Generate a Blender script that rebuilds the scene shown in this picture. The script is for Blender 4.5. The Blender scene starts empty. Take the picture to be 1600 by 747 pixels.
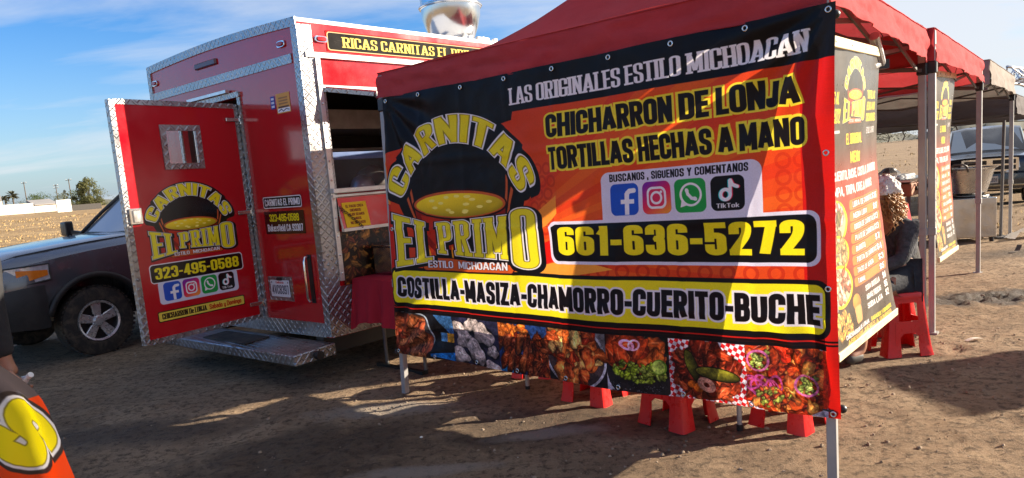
import bpy, bmesh, math, random
import numpy as np
from mathutils import Vector, Matrix, noise as mnoise

random.seed(7)
np.random.seed(7)
SC = bpy.context.scene
COL = SC.collection
rad = math.radians

# ------------------------------------------------------------------ camera
CAM_H, PITCH, ROLL = 1.5, math.atan(147.5 / 1100.0), math.atan(0.081)
cam_d = bpy.data.cameras.new('camera')
cam = bpy.data.objects.new('camera', cam_d)
COL.objects.link(cam)
cam_d.sensor_width = 36.0
cam_d.lens = 1100.0 / 1600.0 * 36.0
cam_d.shift_y = 51.5 / 1600.0
cam_d.clip_start = 0.05
cam_d.clip_end = 9000.0
_fw = Vector((0, math.cos(PITCH), -math.sin(PITCH)))
_rt = Vector((1, 0, 0))
_dn = _fw.cross(_rt)
_r2 = _rt * math.cos(ROLL) + _dn * math.sin(ROLL)
_d2 = _dn * math.cos(ROLL) - _rt * math.sin(ROLL)
_m = Matrix((_r2, -_d2, -_fw)).transposed().to_4x4()
_m.translation = Vector((0, 0, CAM_H))
cam.matrix_world = _m
SC.camera = cam

# ------------------------------------------------------------------ light
SUN_AZ, SUN_EL = rad(9.0), rad(19.5)
SUN_DIR = Vector((math.cos(SUN_AZ) * math.cos(SUN_EL), math.sin(SUN_AZ) * math.cos(SUN_EL), math.sin(SUN_EL)))
sun_d = bpy.data.lights.new('sun', 'SUN')
sun_d.energy = 5.0
sun_d.angle = rad(0.5)
sun_d.color = (1.0, 0.86, 0.68)
sun = bpy.data.objects.new('sun', sun_d)
COL.objects.link(sun)
sun.rotation_euler = (-SUN_DIR).to_track_quat('-Z', 'Y').to_euler()
sun.location = (20, 5, 20)

world = bpy.data.worlds.new('World')
SC.world = world
world.use_nodes = True
wn, wl = world.node_tree.nodes, world.node_tree.links
wn.clear()
w_out = wn.new('ShaderNodeOutputWorld')
w_bg = wn.new('ShaderNodeBackground')
w_bg.inputs['Strength'].default_value = 0.070
sky = wn.new('ShaderNodeTexSky')
sky.sky_type = 'NISHITA'
sky.sun_disc = False
sky.sun_elevation = SUN_EL
sky.sun_rotation = rad(90.0) - SUN_AZ
sky.altitude = 100
sky.air_density = 1.0
sky.dust_density = 0.35
sky.ozone_density = 3.0
# clouds: thin streaky sheets, projected on a layer above the place
tc = wn.new('ShaderNodeTexCoord')
sep = wn.new('ShaderNodeSeparateXYZ')
wl.new(tc.outputs['Generated'], sep.inputs[0])
def wmath(op, a, b=None, c=None, clamp=False):
    n = wn.new('ShaderNodeMath'); n.operation = op; n.use_clamp = clamp
    for i, v in enumerate((a, b, c)):
        if v is None: continue
        if isinstance(v, (int, float)): n.inputs[i].default_value = v
        else: wl.new(v, n.inputs[i])
    return n.outputs[0]
zz = wmath('ADD', wmath('MAXIMUM', sep.outputs['Z'], 0.0), 0.10)
cxx = wmath('DIVIDE', sep.outputs['X'], zz)
cyy = wmath('DIVIDE', sep.outputs['Y'], zz)
comb = wn.new('ShaderNodeCombineXYZ')
wl.new(cxx, comb.inputs[0]); wl.new(cyy, comb.inputs[1])
mp = wn.new('ShaderNodeMapping')
mp.inputs['Rotation'].default_value = (0, 0, rad(25))
mp.inputs['Scale'].default_value = (0.55, 1.0, 1)
mp.inputs['Location'].default_value = (1.3, 2.4, 0)
wl.new(comb.outputs[0], mp.inputs[0])
n1 = wn.new('ShaderNodeTexNoise')
n1.inputs['Scale'].default_value = 1.0; n1.inputs['Detail'].default_value = 10
n1.inputs['Roughness'].default_value = 0.58; n1.inputs['Distortion'].default_value = 0.35
wl.new(mp.outputs[0], n1.inputs['Vector'])
n2 = wn.new('ShaderNodeTexNoise')
n2.inputs['Scale'].default_value = 0.22; n2.inputs['Detail'].default_value = 3
wl.new(mp.outputs[0], n2.inputs['Vector'])
cl = wmath('ADD', wmath('MULTIPLY', n1.outputs['Fac'], 0.7), wmath('MULTIPLY', n2.outputs['Fac'], 0.6))
# the cloud bank lies toward the right of the valley (east), thinning to the west
bank = wmath('MULTIPLY', wmath('ADD', cxx, 1.1), 0.055)
cl = wmath('ADD', cl, wmath('MINIMUM', wmath('MAXIMUM', bank, -0.05), 0.10))
ramp = wn.new('ShaderNodeMapRange')
ramp.inputs['From Min'].default_value = 0.565; ramp.inputs['From Max'].default_value = 0.80
ramp.inputs['To Max'].default_value = 0.88
wl.new(cl, ramp.inputs['Value'])
mixc = wn.new('ShaderNodeMix'); mixc.data_type = 'RGBA'
wl.new(ramp.outputs[0], mixc.inputs['Factor'])
hsv = wn.new('ShaderNodeHueSaturation'); hsv.inputs['Saturation'].default_value = 1.36; hsv.inputs['Hue'].default_value = 0.512; hsv.inputs['Value'].default_value = 0.95
wl.new(sky.outputs[0], hsv.inputs['Color']); hz = wmath('POWER', wmath('SUBTRACT', 1.0, wmath('MINIMUM', wmath('DIVIDE', wmath('MAXIMUM', sep.outputs['Z'], 0.0), 0.26), 1.0)), 2.0)
mixh = wn.new('ShaderNodeMix'); mixh.data_type = 'RGBA'     # valley haze low over the horizon, the same all round
wl.new(wmath('MULTIPLY', hz, 0.88), mixh.inputs['Factor']); wl.new(hsv.outputs[0], mixh.inputs['A']); mixh.inputs['B'].default_value = (1.45, 1.95, 2.85, 1)
wl.new(mixh.outputs['Result'], mixc.inputs['A'])
mixc.inputs['B'].default_value = (3.9, 4.0, 4.2, 1)
wl.new(mixc.outputs['Result'], w_bg.inputs['Color'])
wl.new(w_bg.outputs[0], w_out.inputs['Surface'])

SC.view_settings.view_transform = 'Standard'
SC.view_settings.look = 'None'
SC.view_settings.gamma = 1.0
SC.view_settings.use_curve_mapping = False
SC.view_settings.exposure = 1.66
SC.cycles.max_bounces = 8
SC.cycles.transparent_max_bounces = 12
SC.cycles.use_denoising = True

# ------------------------------------------------------------------ materials
def lin(c):
    return tuple((v / 12.92 if v <= 0.04045 else ((v + 0.055) / 1.055) ** 2.4) for v in c)

class NT:
    """small node-tree helper"""
    def __init__(s, name):
        s.m = bpy.data.materials.new(name); s.m.use_nodes = True
        s.n, s.l = s.m.node_tree.nodes, s.m.node_tree.links
        s.n.clear()
        s.out = s.n.new('ShaderNodeOutputMaterial')
    def node(s, t, **k):
        n = s.n.new(t)
        for a, v in k.items(): setattr(n, a, v)
        return n
    def put(s, sock, v):
        if isinstance(v, bpy.types.NodeSocket): s.l.new(v, sock)
        elif isinstance(v, (tuple, list)) and len(v) == 3 and sock.type == 'RGBA': sock.default_value = (*v, 1)
        else: sock.default_value = v
    def math(s, op, a, b=0.0, clamp=False):
        n = s.node('ShaderNodeMath', operation=op, use_clamp=clamp)
        s.put(n.inputs[0], a); s.put(n.inputs[1], b)
        return n.outputs[0]
    def noise(s, scale, detail=4, rough=0.55, vec=None, dist=0.0):
        n = s.node('ShaderNodeTexNoise')
        n.inputs['Scale'].default_value = scale; n.inputs['Detail'].default_value = detail
        n.inputs['Roughness'].default_value = rough; n.inputs['Distortion'].default_value = dist
        if vec is not None: s.l.new(vec, n.inputs['Vector'])
        return n.outputs['Fac']
    def ramp(s, v, a, b, lo=0.0, hi=1.0):
        n = s.node('ShaderNodeMapRange')
        s.put(n.inputs['Value'], v)
        n.inputs['From Min'].default_value = a; n.inputs['From Max'].default_value = b
        n.inputs['To Min'].default_value = lo; n.inputs['To Max'].default_value = hi
        return n.outputs[0]
    def mix(s, f, a, b, bt='MIX'):
        n = s.node('ShaderNodeMix', data_type='RGBA', blend_type=bt)
        s.put(n.inputs['Factor'], f); s.put(n.inputs['A'], a); s.put(n.inputs['B'], b)
        return n.outputs['Result']
    def coord(s, which='Object'):
        return s.node('ShaderNodeTexCoord').outputs[which]
    def bump(s, h, strength=0.3, dist=0.01, normal=None):
        n = s.node('ShaderNodeBump')
        n.inputs['Strength'].default_value = strength; n.inputs['Distance'].default_value = dist
        s.l.new(h, n.inputs['Height'])
        if normal is not None: s.l.new(normal, n.inputs['Normal'])
        return n.outputs[0]
    def bsdf(s, base, rough=0.5, metal=0.0, normal=None, spec=None, **k):
        b = s.node('ShaderNodeBsdfPrincipled')
        s.put(b.inputs['Base Color'], base); s.put(b.inputs['Roughness'], rough); s.put(b.inputs['Metallic'], metal)
        if spec is not None: b.inputs['Specular IOR Level'].default_value = spec
        if normal is not None: s.l.new(normal, b.inputs['Normal'])
        for a, v in k.items(): s.put(b.inputs[a.replace('_', ' ')], v)
        return b.outputs[0]
    def done(s, sh):
        s.l.new(sh, s.out.inputs['Surface']); return s.m

def plain(name, base, rough=0.5, metal=0.0, var=0.12, vscale=6.0, bump=0.0, bscale=60.0, spec=None, dirt=0.0, **k):
    """base colour with gentle mottling, optional dust and fine relief"""
    t = NT(name)
    co = t.coord()
    nz = t.noise(vscale, 5, 0.6, co)
    dark = tuple(c * (1 - var) for c in base); light = tuple(min(1, c * (1 + var)) for c in base)
    col = t.mix(t.ramp(nz, 0.3, 0.7), dark, light)
    if dirt:
        d = t.ramp(t.noise(vscale * 0.7, 8, 0.7, co, 0.6), 0.45, 0.75, 0, dirt)
        col = t.mix(d, col, (0.30, 0.22, 0.145))
    nrm = t.bump(t.noise(bscale, 4, 0.6, co), bump, 0.01) if bump else None
    r = t.ramp(t.noise(vscale * 2.3, 4, 0.6, co), 0.3, 0.7, max(0.02, rough - 0.06), min(1, rough + 0.08))
    return t.done(t.bsdf(col, r, metal, nrm, spec, **k))

def fabric(name, base, trans=0.35, rough=0.8, var=0.12, bump=0.25, bscale=9.0, fade=0.0, spec=0.25, sheen=0.0):
    """cloth or vinyl sheet that lets some light through"""
    t = NT(name)
    co = t.coord()
    nz = t.noise(2.2, 6, 0.6, co)
    col = t.mix(t.ramp(nz, 0.3, 0.72), tuple(c * (1 - var) for c in base), tuple(min(1, c * (1 + var)) for c in base))
    if fade:
        col = t.mix(t.ramp(t.noise(1.1, 5, 0.65, co, 0.8), 0.4, 0.75, 0, fade), col, tuple(0.5 * c + 0.25 for c in base))
    nrm = t.bump(t.noise(bscale, 5, 0.6, co, 0.4), bump, 0.02)
    b = t.bsdf(col, rough, 0, nrm, spec, Sheen_Weight=sheen, Sheen_Roughness=0.6, Sheen_Tint=(1, .8, .78, 1))
    tr = t.node('ShaderNodeBsdfTranslucent'); t.put(tr.inputs['Color'], col); t.l.new(nrm, tr.inputs['Normal'])
    mx = t.node('ShaderNodeMixShader'); mx.inputs[0].default_value = trans
    t.l.new(b, mx.inputs[1]); t.l.new(tr.outputs[0], mx.inputs[2])
    return t.done(mx.outputs[0])

def printed(name, img, trans=0.0, rough=0.4, bump=0.0, spec=0.5, fade=0.0):
    """printed sheet: picture painted by the code below, laid on by UV"""
    t = NT(name)
    ti = t.node('ShaderNodeTexImage', image=img, extension='EXTEND')
    col = ti.outputs['Color']
    co = t.coord()
    if fade: col = t.mix(t.ramp(t.noise(3, 6, 0.65, co), 0.3, 0.75, fade * 0.4, fade), col, (0.72, 0.66, 0.56))
    nrm = t.bump(t.noise(7, 5, 0.6, co, 0.8), bump, 0.02) if bump else None
    r = t.ramp(t.noise(5, 4, 0.6, co), 0.3, 0.7, rough - 0.05, rough + 0.1)
    b = t.bsdf(col, r, 0, nrm, spec)
    if not trans: return t.done(b)
    tr = t.node('ShaderNodeBsdfTranslucent'); t.put(tr.inputs['Color'], col)
    mx = t.node('ShaderNodeMixShader'); mx.inputs[0].default_value = trans
    t.l.new(b, mx.inputs[1]); t.l.new(tr.outputs[0], mx.inputs[2])
    return t.done(mx.outputs[0])

def diamond_plate(name):
    t = NT(name)
    co = t.coord('UV')
    mp1 = t.node('ShaderNodeMapping'); mp1.inputs['Scale'].default_value = (26, 26, 1); t.l.new(co, mp1.inputs[0])
    # two sets of crossed lozenges: checker picks which way the bar lies
    ck = t.node('ShaderNodeTexChecker'); ck.inputs['Scale'].default_value = 1.0; t.l.new(mp1.outputs[0], ck.inputs['Vector'])
    def bars(ang):
        m = t.node('ShaderNodeMapping'); m.inputs['Rotation'].default_value = (0, 0, rad(ang)); t.l.new(mp1.outputs[0], m.inputs[0])
        w = t.node('ShaderNodeTexWave'); w.inputs['Scale'].default_value = 0.24; t.l.new(m.outputs[0], w.inputs['Vector'])
        return t.ramp(w.outputs['Fac'], 0.55, 0.9)
    mixb = t.mix(ck.outputs['Fac'], bars(45), bars(-45))
    sepc = t.node('ShaderNodeSeparateColor'); t.l.new(mixb, sepc.inputs[0])
    h = sepc.outputs[0]
    nz = t.noise(5, 6, 0.6, t.coord())
    col = t.mix(t.ramp(nz, 0.35, 0.7), (0.30, 0.30, 0.31), (0.46, 0.46, 0.47))
    col = t.mix(t.math('MULTIPLY', h, 0.4), col, (0.62, 0.62, 0.63))
    nrm = t.bump(h, 0.9, 0.012)
    r = t.ramp(nz, 0.3, 0.7, 0.22, 0.42)
    return t.done(t.bsdf(col, r, 0.92, nrm))

M = {}
RED = (0.47, 0.005, 0.012)
M['red_paint'] = plain('red_paint', RED, 0.16, 0, 0.07, 1.5, 0.03, 1.6, spec=0.5, dirt=0.05, Coat_Weight=0.5, Coat_Roughness=0.08)
M['plate'] = diamond_plate('diamond_plate')
M['alu'] = plain('aluminium', (0.62, 0.62, 0.63), 0.32, 0.9, 0.1, 9, 0.05, 40)
M['alu_dull'] = plain('dull_aluminium', (0.5, 0.5, 0.5), 0.45, 0.75, 0.15, 9, 0.1, 40)
M['steel'] = plain('stainless', (0.6, 0.6, 0.6), 0.18, 1.0, 0.12, 3, 0.05, 12)
M['chrome'] = plain('chrome', (0.8, 0.8, 0.8), 0.06, 1.0, 0.05, 3)
M['galv'] = plain('galvanised', (0.60, 0.61, 0.63), 0.27, 0.95, 0.10, 5, 0.05, 9)
M['duct'] = plain('polished_duct', (0.60, 0.61, 0.63), 0.16, 1.0, 0.03, 3)
M['white_trim'] = plain('white_trim', (0.72, 0.71, 0.69), 0.35, 0.0, 0.06, 8)
M['black'] = plain('black_plastic', (0.012, 0.012, 0.013), 0.4, 0, 0.2, 10)
M['rubber'] = plain('rubber', (0.02, 0.019, 0.018), 0.75, 0, 0.2, 14, 0.2, 60, dirt=0.35)
M['dark_in'] = plain('dark_interior', (0.035, 0.03, 0.03), 0.5, 0, 0.3, 5)  # near-black in place of shade inside the trailer; also wheel barrels
M['leg'] = plain('grey_steel_leg', (0.34, 0.335, 0.33), 0.42, 0.25, 0.1, 8, 0.05, 50, dirt=0.2)
M['bar'] = plain('truss_bar_grey', (0.11, 0.105, 0.105), 0.5, 0.3, 0.15, 8)
M['leg_dark'] = plain('dark_leg', (0.10, 0.09, 0.085), 0.5, 0.2, 0.15, 8)
M['tent_red'] = fabric('tent_red', (0.47, 0.052, 0.058), 0.26, 0.8, 0.12, 0.5, 7, 0.10, 0.08, 0.0)
M['tent_grey'] = fabric('tent_grey', (0.27, 0.235, 0.21), 0.12, 0.9, 0.18, 0.4, 7, 0.2, 0.08)
M['tent_dark'] = fabric('tent_dark', (0.07, 0.06, 0.065), 0.1, 0.85, 0.18, 0.3, 7)
M['cloth_red'] = fabric('cloth_red', (0.40, 0.015, 0.03), 0.12, 0.8, 0.1, 0.2, 12)
M['stool'] = plain('stool_red_plastic', (0.60, 0.010, 0.010), 0.30, 0, 0.12, 9, 0.04, 40, spec=0.45, dirt=0.04, Subsurface_Weight=0.0)
M['wood'] = plain('pale_batten_wood', (0.60, 0.50, 0.30), 0.6, 0, 0.18, 12, 0.15, 30)
M['screw'] = plain('screw', (0.12, 0.11, 0.1), 0.4, 0.8)
M['skin'] = plain('skin', (0.32, 0.15, 0.09), 0.5, 0, 0.12, 20, 0.1, 80)
M['black_cloth'] = plain('black_cloth', (0.014, 0.014, 0.016), 0.85, 0, 0.3, 14, 0.4, 45)
M['glass'] = NT('window_glass')
_t = M['glass']; _g = _t.node('ShaderNodeBsdfGlass'); _g.inputs['IOR'].default_value = 1.45; _g.inputs['Roughness'].default_value = 0.0
_tp = _t.node('ShaderNodeBsdfTransparent'); _gl = _t.node('ShaderNodeBsdfGlossy'); _gl.inputs['Roughness'].default_value = 0.03
_fr = _t.node('ShaderNodeFresnel'); _fr.inputs['IOR'].default_value = 1.5
_mx = _t.node('ShaderNodeMixShader'); _t.l.new(_fr.outputs[0], _mx.inputs[0]); _t.l.new(_tp.outputs[0], _mx.inputs[1]); _t.l.new(_gl.outputs[0], _mx.inputs[2])
M['glass'] = _t.done(_mx.outputs[0])
M['car_glass'] = plain('car_glass', (0.30, 0.34, 0.38), 0.03, 0.6, 0.0, spec=0.9)

# ------------------------------------------------------------------ mesh helper
class MB:
    def __init__(s): s.v, s.f, s.uv = [], [], {}
    def add(s, vs, fs):
        o = len(s.v); s.v += [tuple(p) for p in vs]; s.f += [tuple(i + o for i in f) for f in fs]; return s
    def hexa(s, p):   # 8 corners: bottom 4 ccw, top 4 ccw
        return s.add(p, [(0, 3, 2, 1), (4, 5, 6, 7), (0, 1, 5, 4), (1, 2, 6, 5), (2, 3, 7, 6), (3, 0, 4, 7)])
    def box(s, c, size, rz=0.0):
        x, y, z = (d / 2 for d in size); co, si = math.cos(rz), math.sin(rz)
        q = []
        for dz in (-z, z):
            for dx, dy in ((-x, -y), (x, -y), (x, y), (-x, y)):
                q.append((c[0] + dx * co - dy * si, c[1] + dx * si + dy * co, c[2] + dz))
        return s.hexa(q)
    def bar(s, a, b, w, h=None, up=(0, 0, 1)):
        a, b = Vector(a), Vector(b); h = h or w
        d = (b - a).normalized(); u = Vector(up)
        if abs(d.dot(u)) > 0.98: u = Vector((1, 0, 0))
        sx = d.cross(u).normalized() * (w / 2); sy = sx.normalized().cross(d) * (h / 2)
        return s.hexa([a - sx - sy, a + sx - sy, b + sx - sy, b - sx - sy, a - sx + sy, a + sx + sy, b + sx + sy, b - sx + sy])
    def tube(s, pts, r, n=8, cap=True, closed=False):
        pts = [Vector(p) for p in pts]; rr = r if isinstance(r, (list, tuple)) else [r] * len(pts)
        o = len(s.v); N = len(pts); u = None
        for i, p in enumerate(pts):
            if closed: d = pts[(i + 1) % N] - pts[i - 1]
            else: d = pts[min(i + 1, N - 1)] - pts[max(i - 1, 0)]
            d = d.normalized()
            if u is None:
                u = d.orthogonal().normalized()
            u = (u - d * u.dot(d)).normalized(); w = d.cross(u)
            for k in range(n):
                a = 2 * math.pi * k / n
                s.v.append(tuple(p + (u * math.cos(a) + w * math.sin(a)) * rr[i]))
        for i in range(N if closed else N - 1):
            j = (i + 1) % N
            for k in range(n):
                k2 = (k + 1) % n
                s.f.append((o + i * n + k, o + i * n + k2, o + j * n + k2, o + j * n + k))
        if cap and not closed:
            s.f.append(tuple(o + k for k in reversed(range(n)))); s.f.append(tuple(o + (N - 1) * n + k for k in range(n)))
        return s
    def lathe(s, prof, n=24, frame=None):   # prof: (r, h); frame: (origin, axis)
        O, ax = (Vector(frame[0]), Vector(frame[1]).normalized()) if frame else (Vector((0, 0, 0)), Vector((0, 0, 1)))
        u = ax.orthogonal().normalized(); w = ax.cross(u); o = len(s.v)
        for r, h in prof:
            for k in range(n):
                a = 2 * math.pi * k / n
                s.v.append(tuple(O + ax * h + (u * math.cos(a) + w * math.sin(a)) * r))
        for i in range(len(prof) - 1):
            for k in range(n):
                k2 = (k + 1) % n
                s.f.append((o + i * n + k, o + i * n + k2, o + (i + 1) * n + k2, o + (i + 1) * n + k))
        return s
    def grid(s, fn, nu, nv, flip=False):
        o = len(s.v)
        for j in range(nv + 1):
            for i in range(nu + 1):
                s.v.append(tuple(fn(i / nu, j / nv))); s.uv[len(s.v) - 1] = (i / nu, j / nv)
        for j in range(nv):
            for i in range(nu):
                a = o + j * (nu + 1) + i
                q = (a, a + 1, a + nu + 2, a + nu + 1)
                s.f.append(tuple(reversed(q)) if flip else q)
        return s
    def prism(s, poly, fr, d0, d1):
        """poly: 2D points; fr(x, y, d) -> 3D"""
        n = len(poly); o = len(s.v)
        s.v += [tuple(fr(x, y, d0)) for x, y in poly] + [tuple(fr(x, y, d1)) for x, y in poly]
        s.f.append(tuple(o + i for i in range(n))); s.f.append(tuple(o + n + i for i in reversed(range(n))))
        for i in range(n):
            j = (i + 1) % n; s.f.append((o + i, o + n + i, o + n + j, o + j))
        return s

def boxuv(me):
    """metre-scaled box UVs for tiling materials"""
    uvl = me.uv_layers.new(name='UVMap')
    for p in me.polygons:
        n = p.normal; ax = max(range(3), key=lambda i: abs(n[i]))
        for li in p.loop_indices:
            c = me.vertices[me.loops[li].vertex_index].co
            if ax == 2: uvl.data[li].uv = (c.x, c.y)
            else:
                h = Vector((-n.y, n.x, 0)); h = h.normalized() if h.length > 1e-6 else Vector((1, 0, 0))
                uvl.data[li].uv = (c.dot(h), c.z)

def link(o, parent=None):
    COL.objects.link(o)
    if parent is not None: o.parent = parent
    return o

def part(name, mb, mat, parent=None, smooth=False, bevel=0.0, loc=None, recalc=True, label=None, uv=None, seg=1):
    me = bpy.data.meshes.new(name)
    me.from_pydata(mb.v, [], mb.f)
    if recalc or bevel:
        bm = bmesh.new(); bm.from_mesh(me)
        if recalc and not mb.uv: bmesh.ops.recalc_face_normals(bm, faces=bm.faces)
        if bevel:
            es = [e for e in bm.edges if len(e.link_faces) == 2 and e.calc_face_angle(0) > 0.6]
            bmesh.ops.bevel(bm, geom=es, offset=bevel, segments=seg, affect='EDGES', profile=0.6)
        bm.to_mesh(me); bm.free()
    if mb.uv and not bevel:
        uvl = me.uv_layers.new(name='UVMap')
        for lp in me.loops:
            uvl.data[lp.index].uv = mb.uv.get(lp.vertex_index, (0, 0))
    elif uv == 'box' or mat is M.get('plate'): boxuv(me)
    if smooth:
        for p in me.polygons: p.use_smooth = True
        if smooth == 'auto': me.set_sharp_from_angle(angle=rad(38))
    me.materials.append(mat)
    o = bpy.data.objects.new(name, me)
    link(o, parent)
    if loc is not None: o.location = loc
    if label: o['label'] = label
    return o

def tag(o, label, cat=None, group=None, kind=None):
    if label: o['label'] = label
    if cat: o['category'] = cat
    if group: o['group'] = group
    if kind: o['kind'] = kind
    return o

def thing(name, loc, label, cat, group=None, rz=0.0):
    o = bpy.data.objects.new(name, None); COL.objects.link(o)
    o.location = loc; o.rotation_euler = (0, 0, rz); o.empty_display_size = 0.2
    return tag(o, label, cat, group)

def copy_thing(src, loc, rz, label, group=None):
    def cp(o, par):
        c = o.copy(); COL.objects.link(c); c.parent = par
        for ch in o.children: cp(ch, c)
        return c
    r = cp(src, None); r.location = loc; r.rotation_euler = (0, 0, rz); r['label'] = label
    if group: r['group'] = group
    return r
def subdiv(o, lv=1):
    m = o.modifiers.new('sub', 'SUBSURF'); m.levels = lv; m.render_levels = lv
    return o
# ------------------------------------------------------------------ print shop: lettering and pictures painted as pixels
def _round_path(pts, R, closed):
    """polyline with rounded corners"""
    P = [np.array(p, float) for p in pts]; out = []; n = len(P)
    for i in range(n):
        if not closed and i in (0, n - 1): out.append(P[i]); continue
        a, b, c = P[i - 1], P[i], P[(i + 1) % n]
        la, lc = np.linalg.norm(a - b), np.linalg.norm(c - b)
        r = min(R, la * 0.5, lc * 0.5)
        p0, p1 = b + (a - b) / la * r, b + (c - b) / lc * r
        for t in np.linspace(0, 1, 6):
            out.append((1 - t) ** 2 * p0 + 2 * t * (1 - t) * b + t * t * p1)
    if closed: out.append(out[0])
    return out

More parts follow.
